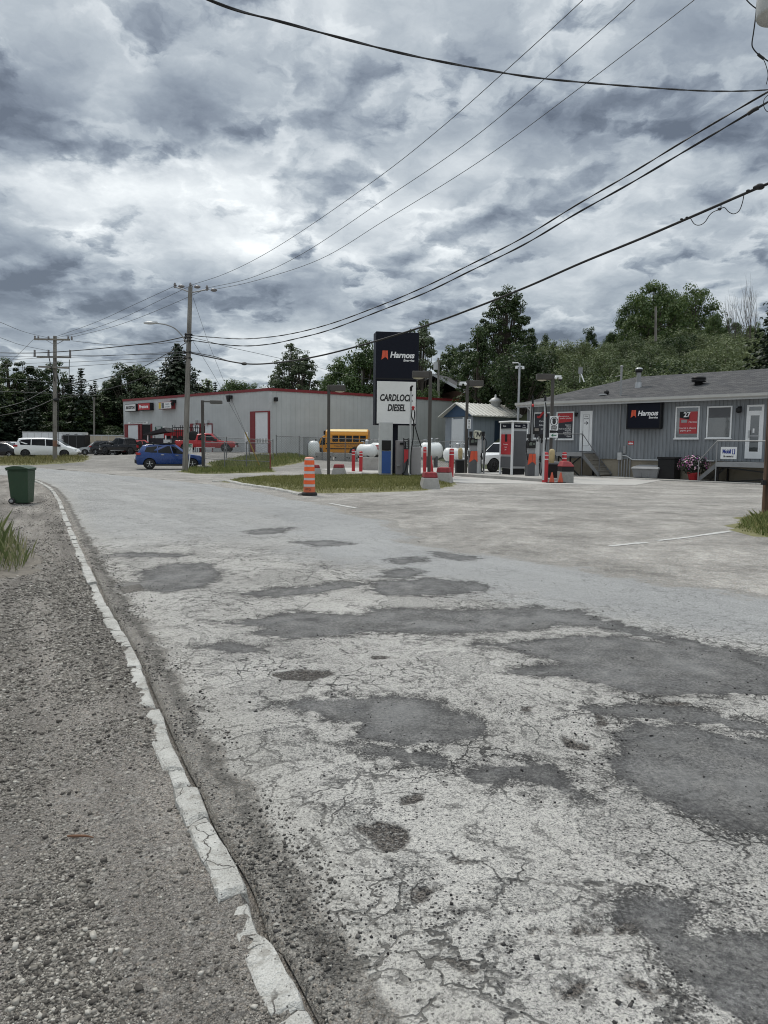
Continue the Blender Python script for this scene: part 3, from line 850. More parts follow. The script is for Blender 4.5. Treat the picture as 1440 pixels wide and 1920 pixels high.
# dark crumbs of asphalt lying round the holes and along the gutter
pf_, hf_ = f_patch.reshape(X.shape), f_hole.reshape(X.shape)
ii = RNG.integers(0, nr - 1, 260000); jj = RNG.integers(1, NC - 2, 260000)
px_, py_ = X[ii, jj], Y[ii, jj]
dist = np.hypot(px_, py_)
wgt = np.where(np.abs(pf_[ii, jj]) < .55, .28, .05) + np.where(np.abs(hf_[ii, jj] + .25) < .65, 1.0, 0) + np.where(DL[ii, jj] < .55, .35, 0)
wgt = wgt * np.clip((fbm(px_ * 2.6, py_ * 2.6, 14) - .36) * 4, .03, 1) * (DR[ii, jj] > .8)
ok = (RNG.random(len(px_)) < wgt * .26) & (dist > 1.6) & (dist < 13) & (py_ > .5) & (np.abs(px_) < py_ * .62)
ii, jj = ii[ok], jj[ok]
qx, qy = X[ii, jj] + RNG.uniform(-.02, .02, len(ii)), Y[ii, jj] + RNG.uniform(-.02, .02, len(ii))
sz = np.clip(RNG.lognormal(-5.65, .38, len(ii)), .002, .009)
stones('asphalt_crumbs', np.stack([qx, qy, Z[ii, jj] + sz * .3], -1), sz,
       stone_mat('asphalt_crumb', [(0, (.022, .021, .022)), (.7, (.055, .053, .052)), (.92, (.12, .115, .11)), (1, (.36, .35, .33))]), 'black asphalt crumbs lying on the broken road', 'crumbs')

g_ = G(144, 1166)
mb = MB(); mb.ell((0, 0, .02), .034, .026, .024, 7, 5); mb.v = [(x + random.uniform(-.006, .006), y + random.uniform(-.006, .006), z + random.uniform(-.004, .008)) for x, y, z in mb.v]
o = mb.build('asphalt_clod', mat('clod_black', (.022, .021, .021), .95, var=.3, scale=30, bump=.004)); o.location = (g_.x, g_.y, .0); tag(o, 'single black clod of asphalt lying on the gravel shoulder', 'clod')
g_ = G(150, 1577)
mb = MB(); mb.tube([(-.05, .004, .012), (-.02, -.003, .016), (.02, .003, .014), (.055, -.004, .012)], [.004, .006, .005, .002], 6); o = mb.build('twig', mat('twig_brown', (.16, .085, .05), .9, var=.3, scale=20)); o.location = (g_.x, g_.y, .006); tag(o, 'short reddish brown twig lying on the gravel shoulder', 'twig')
# ---------------------------------------------------------------- grass
def grass_mat(name, c0, c1, c2):
    m, t, b = new_mat(name)
    g = t.new('ShaderNodeNewGeometry')
    n = t.noise(g.outputs['Position'], 1.1, 4, .6)
    k = t.add(t.mul(g.outputs['Random Per Island'], .55), t.mul(n, .45))
    c = t.ramp(k, [(.22, c0), (.5, c1), (.80, c2)])
    t.put(b.inputs['Base Color'], c); b.inputs['Roughness'].default_value = .7; b.inputs['Specular IOR Level'].default_value = .2
    return m
MGR = grass_mat('lawn_blade', (.10, .115, .035), (.195, .20, .068), (.34, .31, .14))
MGT = grass_mat('tall_blade', (.085, .115, .034), (.17, .205, .066), (.32, .29, .13))
MGD = grass_mat('dry_blade', (.09, .10, .035), (.20, .19, .075), (.36, .31, .16))
MGW = grass_mat('wispy_blade', (.08, .11, .035), (.16, .19, .075), (.36, .33, .20))
MEARTH = mat('bare_earth', (.15, .135, .115), .95, var=.4, scale=9, bump=.01)
MSOIL = mat('soil', (.15, .145, .065), .95, var=.4, scale=6, bump=.01)
def grass(name, poly, n, h0, h1, wd, label, m, mound=.08, lean=.5, world=False, soil=None):
    poly = np.asarray(poly if world else gpoly(poly), float)
    lo, hi = poly.min(0), poly.max(0)
    pts = RNG.uniform(lo, hi, (n * 4, 2)); sd = sdist(pts, poly) + (fbm(pts[:, 0] * 1.5, pts[:, 1] * 1.5, 8) - .5) * .5
    pts, sd = pts[sd > 0][:n], sd[sd > 0][:n]
    def zt(x, y, s_): return hgt(x, y) + mound * smooth01(np.clip(s_, 0, None) / .8) - .01
    k = len(pts)
    hh = RNG.uniform(h0, h1, k) * np.clip(.55 + sd * 1.2, .4, 1) * (.6 + .8 * fbm(pts[:, 0] * .9, pts[:, 1] * .9, 19))
    a = RNG.uniform(0, 2*PI, k); l = RNG.uniform(0, lean, k) * hh; b_ = RNG.uniform(0, 2*PI, k)
    z0 = zt(pts[:, 0], pts[:, 1], sd)
    dx_, dy_ = np.cos(a) * wd / 2, np.sin(a) * wd / 2; lx_, ly_ = np.cos(b_) * l, np.sin(b_) * l
    V = np.stack([np.stack([pts[:, 0]-dx_, pts[:, 1]-dy_, z0], -1), np.stack([pts[:, 0]+dx_, pts[:, 1]+dy_, z0], -1),
                  np.stack([pts[:, 0]+dx_*.7+lx_*.4, pts[:, 1]+dy_*.7+ly_*.4, z0+hh*.6], -1), np.stack([pts[:, 0]+lx_, pts[:, 1]+ly_, z0+hh], -1)], 1)
    F = np.stack([np.arange(k)*4, np.arange(k)*4+1, np.arange(k)*4+2, np.arange(k)*4+3], -1)
    # turf under the blades
    gxx = np.arange(lo[0]-.3, hi[0]+.3, .25); gyy = np.arange(lo[1]-.3, hi[1]+.3, .25)
    MX, MY = np.meshgrid(gxx, gyy); Q = np.stack([MX.ravel(), MY.ravel()], 1)
    s2 = sdist(Q, poly) + (fbm(Q[:, 0]*1.5, Q[:, 1]*1.5, 8) - .5) * .5
    zz_ = np.where(s2 > -.25, zt(Q[:, 0], Q[:, 1], s2) + .014, hgt(Q[:, 0], Q[:, 1]) - .03)
    ti = np.arange(len(Q)).reshape(MX.shape)
    TF = np.stack([ti[:-1, :-1], ti[:-1, 1:], ti[1:, 1:], ti[1:, :-1]], -1).reshape(-1, 4)
    TF = TF[(s2[TF] > -.35).any(1)]
    me = np_mesh(name, np.concatenate([V.reshape(-1, 3), np.stack([Q[:, 0], Q[:, 1], zz_], -1)]), np.concatenate([F, TF + k*4]), [m, soil or MSOIL])
    mi = np.zeros(len(me.polygons), np.int32); mi[k:] = 1
    me.polygons.foreach_set('material_index', mi)
    return tag(link(name, me), label, 'grass', kind='stuff')
ISLAND = [(412,903),(470,897),(560,895),(640,893.5),(740,892.5),(800,893),(848,903),(850,911),(800,919),(700,923),(600,925),(545,921),(480,911)]
grass('island_grass', ISLAND, 52000, .04, .13, .016, 'mown grass island under the pylon sign', MGR, .10, .7)
grass('pole_grass', [(338,885),(360,879),(420,881),(508,879),(512,885),(430,888),(370,889)], 7000, .06, .30, .022, 'weedy grass strip at the foot of the leaning pole', MGT, .06)
grass('fence_grass', [(392,872),(460,868),(560,866),(590,870),(500,877),(400,877)], 9000, .10, .34, .03, 'grass strip behind the chain link fence', MGT, .05)
grass('lane_grass', [(-60,864),(60,860),(170,864),(158,869),(60,872),(-60,873)], 9000, .08, .34, .03, 'dry grass strip below the white minivan', MGD, .06)
grass('pole_weeds', [(1378,994),(1400,972),(1440,962),(1520,958),(1540,1012),(1425,1006)], 4200, .04, .22, .016, 'leafy weeds round the foot of the brown pole', MGT, .10, .8)
grass('tall_grass', [(-60,1000),(20,1015),(50,1050),(54,1074),(0,1080),(-70,1086)], 950, .15, .66, .0045, 'tall wispy grass tuft at the left edge of the shoulder', MGW, .03, .55, soil=MEARTH)
# ---------------------------------------------------------------- shared materials
M_WHITE = mat('white_paint', (.74, .75, .75), .5, var=.06, grime=.12, scale=1.2)
M_WSHEET = mat('white_sheet', (.66, .68, .69), .5, var=.06, grime=.15, scale=.7)
M_GREY = mat('grey_metal', (.28, .285, .29), .5, metal=.2, var=.1, grime=.2)
M_LGREY = mat('light_grey_metal', (.48, .49, .49), .5, metal=.1, var=.08, grime=.2)
M_DGREY = mat('dark_grey_panel', (.085, .088, .094), .5, var=.12, grime=.12)
M_BRONZE = mat('bronze_brown_steel', (.060, .054, .048), .55, var=.15, grime=.15)
M_BLACK = mat('black_plastic', (.011, .011, .012), .5, var=.2, spec=.3)
M_RUBBER = mat('rubber', (.016, .016, .016), .85, var=.25, scale=8, grime=.2)
M_NAVY = mat('navy_sign', (.005, .0065, .014), .5, var=.08, scale=1, spec=.18)
M_RED = mat('red_paint', (.42, .022, .028), .5, var=.14, grime=.12)
M_DRED = mat('dark_red_trim', (.19, .018, .022), .55, var=.14, grime=.15)
M_FLAG = mat('orange_red_flag', (.62, .085, .035), .5, var=.06)
M_CONC = mat('concrete', (.34, .33, .31), .9, var=.22, scale=2.2, grime=.4, bump=.004)
M_CONCL = mat('pale_concrete', (.40, .39, .37), .9, var=.15, scale=1.1, grime=.25, bump=.003)
M_TAN = mat('tan_foundation', (.30, .265, .205), .9, var=.12, scale=.9, grime=.3, bump=.004)
M_WOODG = mat('weathered_wood', (.20, .185, .16), .9, var=.2, scale=3, grime=.3, bump=.004)
M_STEEL = mat('galvanised', (.42, .43, .44), .4, metal=.7, var=.12)
M_LETW = mat('white_letters', (.80, .80, .80), .5, var=.03)
M_LETB = mat('black_letters', (.014, .014, .016), .5, var=.05)
M_BLUEP = mat('blue_panel', (.018, .075, .27), .4, var=.08)
M_ORANGE = mat('orange_plastic', (.80, .12, .025), .5, var=.1, grime=.08)
M_GREENL = mat('green_letters', (.01, .14, .07), .5, var=.05)
M_YEL = mat('yellow_plastic', (.62, .45, .05), .6, var=.15, grime=.2)
def glass_mat(name, col=(.012, .016, .016), rough=.06, spec=.7):
    m, t, b = new_mat(name)
    n = t.noise(t.obj(), 1.3, 3, .5)
    t.put(b.inputs['Base Color'], t.vmath('SCALE', col, t.lin(n, .3, .7, .6, 1.5)))
    b.inputs['Roughness'].default_value = rough; b.inputs['Specular IOR Level'].default_value = spec
    t.put(b.inputs['Normal'], t.bump(n, .05, .05))
    return m
M_GLASS = glass_mat('window_glass'); M_GLASS.node_tree.nodes['Principled BSDF'].inputs['IOR'].default_value = 2.1
M_CARGLASS = glass_mat('car_glass', (.006, .007, .008), .05, .22)
def siding_mat(name, col, pitch, groove, var=.07, grime=.2, dark=.45):
    m, t, b = new_mat(name)
    o = t.obj(); xs = t.xyz(o)
    f = t.math('FRACT', t.math('DIVIDE', xs[0], pitch))
    g = t.ss(t.math('ABSOLUTE', t.sub(f, .5)), groove, groove * .4)
    cell = t.math('FLOOR', t.math('DIVIDE', xs[0], pitch))
    wn = t.new('ShaderNodeTexWhiteNoise', noise_dimensions='1D'); t.put(wn.inputs['W'], cell)
    k = t.mul(t.lin(wn.outputs[0], 0, 1, 1 - var, 1 + var), t.lin(t.noise(o, .6, 5, .6), .3, .7, .92, 1.08))
    c = t.vmath('SCALE', col, k)
    st = t.noise(t.comb(t.mul(xs[0], 3.0), 0.0, t.mul(xs[2], .25)), 1.5, 5, .65)
    c = t.mix(t.ss(st, .52, .75, 0, grime), c, (.13, .12, .10))
    c = t.mix(t.mul(g, dark), c, (.03, .032, .035))
    t.put(b.inputs['Base Color'], c); b.inputs['Roughness'].default_value = .6
    t.put(b.inputs['Normal'], t.bump(t.mul(g, -.02), .8, 1.0))
    return m
M_SIDING = siding_mat('grey_blue_siding', (.215, .230, .244), .20, .10)
M_CLAD = siding_mat('grey_cladding', (.45, .465, .46), .55, .05, var=.014, grime=.04, dark=.10)
M_SHED = siding_mat('shed_cladding', (.23, .26, .295), .60, .05, var=.03, grime=.08, dark=.2)
def shingle_mat():
    m, t, b = new_mat('roof_shingle')
    o = t.obj(); xs = t.xyz(o)
    br = t.new('ShaderNodeTexBrick'); t.put(br.inputs['Vector'], t.comb(xs[0], t.mul(xs[1], 1.0), 0.0))
    for k_, v_ in (('Scale', 1.0), ('Brick Width', .33), ('Row Height', .15), ('Mortar Size', .012), ('Bias', 0.0)): br.inputs[k_].default_value = v_
    br.inputs['Color1'].default_value = (.045, .046, .050, 1); br.inputs['Color2'].default_value = (.095, .093, .093, 1); br.inputs['Mortar'].default_value = (.03, .03, .033, 1)
    c = t.vmath('SCALE', br.outputs['Color'], t.lin(t.noise(o, 1.2, 4, .6), .3, .7, .85, 1.2))
    t.put(b.inputs['Base Color'], c); b.inputs['Roughness'].default_value = .95
    t.put(b.inputs['Normal'], t.bump(t.add(t.mul(br.outputs['Fac'], -.012), t.mul(t.noise(o, 60, 2, .6), .006)), .8, 1.0))
    return m
M_SHINGLE = shingle_mat()
def ribroof_mat():
    m, t, b = new_mat('ribbed_white_roof')
    o = t.obj(); xs = t.xyz(o)
    f = t.math('FRACT', t.math('DIVIDE', xs[0], .5)); g = t.ss(t.math('ABSOLUTE', t.sub(f, .5)), .16, .05)
    c = t.mix(t.mul(g, .5), (.66, .65, .60), (.25, .23, .19))
    c = t.mix(t.ss(t.noise(t.comb(t.mul(xs[0], 2), t.mul(xs[1], .3), 0), 1.5, 4, .6), .5, .7, 0, .3), c, (.3, .27, .2))
    t.put(b.inputs['Base Color'], c); b.inputs['Roughness'].default_value = .5
    return m
M_RIBROOF = ribroof_mat()

def flag_poly(mb, x, z, w, h, y, m, th=.012):
    """the forked ribbon emblem"""
    s = w * .22
    mb.prism([(x - w*.42 + s*.4, z + h/2), (x + w*.5, z + h/2), (x + w*.5, z - h*.5), (x + w*.18, z - h*.22), (x + w*.02, z - h*.22 + .0), (x - w*.02, z - h*.22), (x - w*.5, z - h*.5)], y - th, y, m)
def emblem(name, parent, x, y, z, h, mats=None):
    """two-tailed red ribbon, slanted, split by a dark fold"""
    w = h * .82; mb = MB()
    a = [(-.30, .5), (.04, .5), (.04, -.22), (-.22, -.5 + .12), (-.44, -.5)]
    b_ = [(.08, .5), (.42, .5), (.46, -.5), (.28, -.30), (.08, -.22)]
    for q in (a, b_):
        mb.prism([(x + i * w, z + j * h) for i, j in q], y - .012, y)
    return mb.build(name, M_FLAG, parent)
def harnois(parent, x, z, y, width, tilt=0):
    """the ribbon, the name in heavy italics and the small second line; width in metres"""
    k = width / 2.75
    emblem('emblem', parent, x - width/2 + .28*k, y, z + .04*k, .74*k)
    text('Harnoıs', .66*k, M_LETW, parent, (x + .36*k, y - .006, z + .06*k), shear=.20, bold=.020*k, sx=.96)
    text('Énergies', .27*k, M_LETW, parent, (x + .93*k, y - .006, z - .35*k), shear=.18, bold=.006*k)

# ---------------------------------------------------------------- fuel station building
ST = Face(G(1078, 891.5), G(1427, 905.5))
uL = ST.hit(987, 830)[0]; uR = ST.len + 7.0
zE = ST.hit(1200, 751)[1]; zF = ST.hit(1217, 862)[1]; DEP = 9.5
st = thing('station_building', 'low grey boarded station shop with a shingled hip roof', 'building', ST.o, ST.rz)
mb = MB(); mb.box(uL + .06, uR - .06, .06, DEP - .06, -.4, zF); mb.build('foundation', M_TAN, st)
mb = MB(); mb.box(uL, uR, 0, DEP, zF, zE)
k = uL + .1
while k < uR: mb.box(k, k + .035, -.014, 0, zF + .02, zE - .02); k += .20
mb.build('wall', M_SIDING, st)
OH = .45; zR = zE + 1.75
e0, e1 = uL - OH, uR + OH; yb = DEP + OH; mid = DEP / 2; hipx = e0 + 5.0
mb = MB()
mb.add([(e0, -OH, zE+.06), (e1, -OH, zE+.06), (e1, mid, zR), (hipx, mid, zR)], [(0, 1, 2, 3)])
roof = mb.build('roof', M_SHINGLE, st)
mb = MB(); mb.add([(e0, yb, zE+.06), (e0, -OH, zE+.06), (hipx, mid, zR), (e1, mid, zR), (e1, yb, zE+.06), (e1, -OH, zE+.06), (e1, -OH, zE), (e1, yb, zE), (e0, yb, zE), (e0, -OH, zE)],
                  [(0, 1, 2), (0, 2, 3, 4), (4, 3, 5), (6, 7, 8, 9)]); mb.build('roof_back', M_SHINGLE, st)
mb = MB(); mb.box(e0 - .03, e1, -OH - .03, -OH - .003, zE - .16, zE + .06); mb.box(e0 - .03, e0 - .003, -OH, yb, zE - .16, zE + .06)
mb.build('fascia', M_LGREY, st)
mb = MB(); mb.prismx([(-OH - .15, zE - .02), (-OH - .15, zE + .11), (-OH - .135, zE + .11), (-OH - .04, zE + .08), (-OH - .04, zE - .06), (-OH - .11, zE - .06)], e0 - .05, e1); mb.build('gutter', mat('gutter_metal', (.46, .455, .43), .5, var=.08, grime=.15), st)
mb = MB(); mb.box(e0, e1, -OH, 0, zE - .03, zE - .015); mb.build('soffit', M_LGREY, st)
mb = MB(); mb.tube([(uL + .25, -OH - .08, zE - .05), (uL + .35, -.35, zE - .25), (uL + .5, -.08, zE - .5), (uL + .5, -.08, .15)], .045, 8); mb.build('downpipe', M_LGREY, st)
def window(parent, rc, off, name='window', fr=.07, fm=M_WHITE, gm=M_GLASS, sill=True):
    u0, u1, z0, z1 = rc
    mb = MB(); mb.box(u0, u1, off - .05, off - .002, z0, z0 + fr); mb.box(u0, u1, off - .05, off - .002, z1 - fr, z1)
    mb.box(u0, u0 + fr, off - .048, off - .002, z0 + fr, z1 - fr); mb.box(u1 - fr, u1, off - .048, off - .002, z0 + fr, z1 - fr)
    f = mb.build(name, fm, parent)
    mb = MB(); mb.box(u0 + fr, u1 - fr, off - .022, off - .004, z0 + fr, z1 - fr); mb.build('pane', gm, f)
    if sill:
        mb = MB(); mb.box(u0 - .04, u1 + .04, off - .09, off - .052, z0 - .03, z0 + .03); mb.build('sill', fm, f)
    return f, (u0 + fr, u1 - fr, z0 + fr, z1 - fr)
# two windows covered by dark and red posters
for (rc, kind) in ((ST.rect(1001, 773, 1033, 823), 0), (ST.rect(1043.5, 772, 1076.5, 824.5), 1)):
    f, (a, b_, c, d_) = window(st, rc, 0)
    pt = thing('poster', ['dark poster with red swirl in the far shop window behind the hoses', 'red and dark price poster in the shop window beside the white door'][kind], 'poster', ST.o, ST.rz)
    mb = MB(); mb.box(a + .02, b_ - .02, -.034, -.024, c + .02, d_ - .02); mb.build('sheet', mat('poster_dark', (.022, .024, .032), .4, var=.1), pt)
    w_, h_ = b_ - a, d_ - c
    if kind:
        mb = MB(); mb.prism([(a + .02, d_ - .02), (a + .02, d_ - h_*.40), (b_ - .02, d_ - h_*.33), (b_ - .02, d_ - .02)], -.038, -.0345); mb.build('band', M_RED, pt)
        text('Bienvenue au', .13, M_LETW, pt, (a + w_*.42, -.041, d_ - h_*.13), ext=.001)
        text('carrefour pétrolier', .125, M_LETW, pt, (a + w_*.53, -.041, d_ - h_*.21), ext=.001, sx=.8)
        for i_, s_ in enumerate(['Essence', 'Diesel', 'Huile à chauffage', 'Propane', 'Lubrifiants', 'Granules', 'Glace']):
            text(s_, .12, M_LETW, pt, (b_ - .1, -.037, d_ - h_*(.47 + .075*i_)), ext=.001, align='RIGHT')
    else:
        mb = MB(); mb.tube([(a + w_*(.2 + .6*q), -.042, d_ - h_*(.06 + .10*math.sin(q*6.3 + .6))) for q in [i_/10 for i_ in range(11)]], .07, 6); mb.build('swirl', M_RED, pt)
        for i_ in range(3): text(['Cartes', 'Rabais', 'Ici'][i_], .15, M_LETW, pt, (a + w_*.5, -.037, d_ - h_*(.32 + .16*i_)), ext=.001)
# white side door with an arrow
u0, u1, z0, z1 = ST.rect(1088, 770.5, 1110.5, 846)
mb = MB(); mb.box(u0, u0 + .09, -.05, -.003, z0, z1); mb.box(u1 - .09, u1, -.05, -.003, z0, z1); mb.box(u0 + .09, u1 - .09, -.05, -.003, z1 - .09, z1)
dr_ = mb.build('side_door', M_WHITE, st); dr_['label'] = 'white door with black arrow'
mb = MB(); mb.box(u0 + .09, u1 - .09, -.035, -.003, z0, z1 - .09); mb.build('leaf', M_WHITE, dr_)
iw = (u1 - u0)
mb = MB(); a, b_, c, d_ = u0 + .22*iw, u1 - .22*iw, z0 + .13*(z1-z0), z1 - .09*(z1-z0)
for q in ((a, b_, c, c+.03), (a, b_, d_-.03, d_), (a, a+.03, c+.03, d_-.03), (b_-.03, b_, c+.03, d_-.03)): mb.box(q[0], q[1], -.05, -.036, q[2], q[3])
mb.build('moulding', M_LGREY, dr_)
mb = MB(); am, zm = (a+b_)/2, z0 + .70*(z1-z0)
mb.box(am - .13, am + .07, -.042, -.036, zm - .018, zm + .018); mb.prism([(am + .0, zm + .11), (am + .14, zm), (am + .0, zm - .11), (am + .05, zm)], -.044, -.0362); mb.build('arrow', M_LETB, dr_)
text('Pour', .11, M_LETB, dr_, (am, -.038, zm + .37), ext=.002); text('Accueil', .11, M_LETB, dr_, (am, -.038, zm + .25), ext=.002)
mb = MB(); mb.cyl((u0 + .17, -.06, z0 + 1.0), (u0 + .17, -.02, z0 + 1.0), .035); mb.box(u0 + .14, u0 + .20, -.045, -.036, z0 + .9, z0 + 1.12); mb.build('handle', M_STEEL, dr_)
# shop windows
f, (a, b_, c, d_) = window(st, ST.rect(1266.5, 762, 1311.5, 823), 0)
pt = thing('poster', 'red lottery style poster hung in the shop window right of the big dark sign', 'poster', ST.o, ST.rz)
w_, h_ = b_ - a, d_ - c
mb = MB(); mb.box(a + .14*w_, b_ - .03*w_, -.032, -.024, c + .13*h_, d_ - .13*h_); mb.build('sheet', mat('poster_red', (.40, .04, .045), .4, var=.12, scale=1.5), pt)
mb = MB(); mb.prism([(a + .14*w_, d_ - .13*h_), (a + .60*w_, d_ - .13*h_), (a + .60*w_, d_ - .40*h_), (a + .14*w_, d_ - .33*h_)], -.035, -.0325); mb.build('picture', M_BLACK, pt)
text('27', .34, M_LETW, pt, (a + .48*w_, -.04, d_ - .24*h_), ext=.002, bold=.01)
mb = MB(); mb.box(a + .22*w_, a + .5*w_, -.036, -.0335, c + .50*h_, c + .60*h_); mb.build('inset', mat('inset_grey', (.30, .30, .30), .5), pt)
text('Harnois', .13, M_LETW, pt, (a + .76*w_, -.036, c + .52*h_), ext=.001, shear=.2)
text('Courez la chance', .14, M_LETW, pt, (a + .52*w_, -.036, c + .32*h_), ext=.001, sx=.9); text('gagnez gros', .13, M_LETW, pt, (a + .45*w_, -.036, c + .24*h_), ext=.001, sx=.9)
f, (a, b_, c, d_) = window(st, ST.rect(1325.5, 761.5, 1372.5, 822.5), 0)
mb = MB(); w_, h_ = b_ - a, d_ - c
mb.box(a + .02, b_ - .02, -.030, -.024, d_ - .34*h_, d_); bl = mb.build('awning_reflection', M_DGREY, f)  # dark sheet stands for the awning reflected in the top of the pane
u0, u1, z0, z1 = ST.rect(1384.5, 762, 1391, 772)
mb = MB(); mb.box(u0, u1, -.06, -.003, z0, z1); mb.lathe([(.02, .10), (.13, .02), (.14, -.16), (.02, -.20)], 10, ((u0+u1)/2, -.17, (z0+z1)/2)); wl_ = mb.build('wall_lamp', M_BLACK, st)
u0, u1, z0, z1 = ST.rect(1080, 774, 1084, 781)
mb = MB(); mb.box(u0, u1, -.16, -.003, z1 - .08, z1); mb.box(u0, u0 + .1, -.12, -.003, z0, z1 - .08); mb.build('wall_lamp', M_BLACK, st)
# entrance door with a transom and a long pane
u0, u1, z0, z1 = ST.rect(1399, 759, 1431, 860)
zt_ = z1 - .13*(z1 - z0)
mb = MB(); mb.box(u0, u0 + .10, -.05, -.003, z0, z1); mb.box(u1 - .10, u1, -.05, -.003, z0, z1); mb.box(u0 + .1, u1 - .1, -.05, -.003, z1 - .09, z1); mb.box(u0 + .1, u1 - .1, -.05, -.003, zt_ - .05, zt_ + .05)
ed = mb.build('entrance_door', M_WHITE, st)
mb = MB(); mb.box(u0 + .1, u1 - .1, -.02, -.004, zt_ + .05, z1 - .09); mb.build('transom', M_GLASS, ed)
mb = MB(); iw = u1 - u0; a, b_, c, d_ = u0 + .24*iw, u1 - .24*iw, z0 + .13*(z1-z0), zt_ - .17
mb.box(u0 + .1, a, -.04, -.004, z0, zt_ - .05); mb.box(b_, u1 - .1, -.04, -.004, z0, zt_ - .05); mb.box(a, b_, -.04, -.004, z0, c); mb.box(a, b_, -.04, -.004, d_, zt_ - .05)
for q in range(6): mb.box(a + (b_-a)*(q+.3)/6, a + (b_-a)*(q+.55)/6, -.05, -.042, z0 + .04, c - .04)
mb.build('leaf', M_WHITE, ed)
mb = MB(); mb.box(a, b_, -.025, -.006, c, d_); pn = mb.build('pane', M_GLASS, ed)
mb = MB(); mb.box(a + .12, b_ - .2, -.034, -.027, c + .52*(d_-c), c + .64*(d_-c)); mb.build('notice', M_WHITE, ed)
mb = MB(); mb.box(a - .02, b_ + .02, -.07, -.05, c + .42*(d_-c), c + .45*(d_-c)); mb.box(u0 + .13, u0 + .2, -.08, -.04, z0 + 1.0, z0 + 1.35); mb.build('handle', M_STEEL, ed)
# roof furniture
def roofz(y): return zE + .06 + (zR - zE - .06) * (y + OH) / (mid + OH)
def on_roof(px, py):
    dr = ray(px, py); best = None
    for t in np.linspace(20, 60, 1600):
        p_ = EYEV + dr * float(t); q = p_ - ST.o; y = q.dot(ST.n)
        if p_.z <= roofz(min(y, mid)): return q.dot(ST.u), y
    return 6, 2
u, y = on_roof(1197, 726); z = roofz(y)
mb = MB(); mb.cyl((u, y, z - .15), (u, y, z + .26), .21, .17, 14); mb.cyl((u, y, z + .2), (u, y, z + .82), .125, .125, 14, 1); mb.lathe([(.125, .80), (.19, .84), (.19, .98), (.13, 1.0)], 14, (u, y, z), 2); mb.lathe([(.21, .98), (.21, 1.02), (.12, 1.08), (.01, 1.09)], 14, (u, y, z), 0)
mb.build('chimney_pipe', [M_STEEL, M_GREY, M_BLACK], st)
u, y = on_roof(1313, 697); z = roofz(y)
mb = MB(); mb.lathe([(.20, -.2), (.20, .12), (.36, .14), (.36, .18), (.30, .20), (.37, .22), (.37, .26), (.30, .28), (.37, .30), (.37, .34), (.33, .40), (.02, .42)], 16, (u, y, z)); mb.build('roof_vent', M_BLACK, st)
u, y = on_roof(1134, 740); z = roofz(y)
mb = MB(); mb.box(u - .22, u + .16, y - .28, y + .22, z - .05, z + .03); mb.ell((u + .1, y, z + .12), .15, .15, .14, 10, 6, 1); mb.build('roof_vent', [M_LGREY, M_BLACK], st)
u, y = on_roof(1163.5, 742); z = roofz(y)
mb = MB(); mb.cyl((u, y, z - .2), (u, y, z + 1.55), .06, .06, 10); mb.tube([(u - .35, y, z + 1.05), (u, y, z + 1.1)], .02, 6); mb.ell((u, y, z + 1.58), .09, .09, .07, 8, 5); mb.build('service_mast', M_GREY, st)
u, y = on_roof(1089, 714); z = roofz(y)
mb = MB(); mb.box(u - .2, u + .05, y, y + .1, z + .45, z + .85, 0); mb.bar((u - .1, y + .05, z - .1), (u - .1, y + .05, z + .5), .03, None, 1); mb.bar((u + .3, y - .1, z - .1), (u - .05, y + .05, z + .5), .05, None, 1); mb.build('antenna', [M_GREY, M_WHITE], st)
# conduits and meter on the wall
u0, u1, z0, z1 = ST.rect(1160.5, 848.5, 1168, 862)
mb = MB(); mb.box(u0, u1, -.18, -.003, z0, z1); mt_ = mb.build('meter_box', M_LGREY, st)
um = ST.hit(1163.7, 790)[0]
mb = MB(); mb.cyl((um, -.06, zE - .1), (um, -.06, ST.hit(1163, 815)[1]), .035, None, 8)
mb.cyl((um - .05, -.05, ST.hit(1163, 815)[1]), (u0 + .1, -.05, z1), .02, None, 8)
for q in range(5): mb.cyl((u0 + .05 + q*.16, -.06, z0 + (.0 if q < 3 else .12)), (u0 + .05 + q*.16, -.06, -.05), .035, None, 8)
mb.box(u1 + .05, u1 + .2, -.12, -.004, z1 - .05, z1 + .35)
mb.build('conduit', M_GREY, st)
ul = ST.hit(1340, 864)[0]; zp = zF - .02
mb = MB(); mb.tube([(u1, -.08, z1 - .15), (u1 + .25, -.08, z1 - .18), (u1 + .6, -.08, zp), (ul, -.08, zp + .02)], .035, 8); mb.build('pipe_run', M_LGREY, st)
u0, u1, z0, z1 = ST.rect(1178, 827, 1188.5, 834)
pl = thing('plaque', 'small red and white notice on the grey boards below the dark sign', 'sign', ST.o, ST.rz)
mb = MB(); mb.box(u0, u1, -.03, -.016, z0, z1, 0); mb.box(u0 + .03, u1 - .03, -.033, -.0305, z0 + .03, z0 + .09, 1); mb.build('plate', [M_RED, M_WHITE], pl); text('GAZ', .11, M_LETW, pl, ((u0+u1)/2, -.034, z1 - .08), ext=.001)

# ---- dark sign on the station wall
u0, u1, z0, z1 = ST.rect(1175.5, 754.5, 1239, 804, -.32)
sg = thing('wall_sign', 'navy lightbox sign with red ribbon and white letters on the station wall', 'sign', ST.o, ST.rz)
mb = MB(); mb.box(u0, u1, -.32, -.02, z0, z1); mb.build('box', M_NAVY, sg, .02)
mb = MB()
for q in ((u0-.02, u1+.02, z0-.02, z0+.05), (u0-.02, u1+.02, z1-.05, z1+.02), (u0-.02, u0+.05, z0+.05, z1-.05), (u1-.05, u1+.02, z0+.05, z1-.05)): mb.box(q[0], q[1], -.335, -.10, q[2], q[3])
mb.build('rim', M_BLACK, sg)
harnois(sg, (u0+u1)/2 + .03, (z0+z1)/2 + .08, -.323, (u1-u0)*.80)

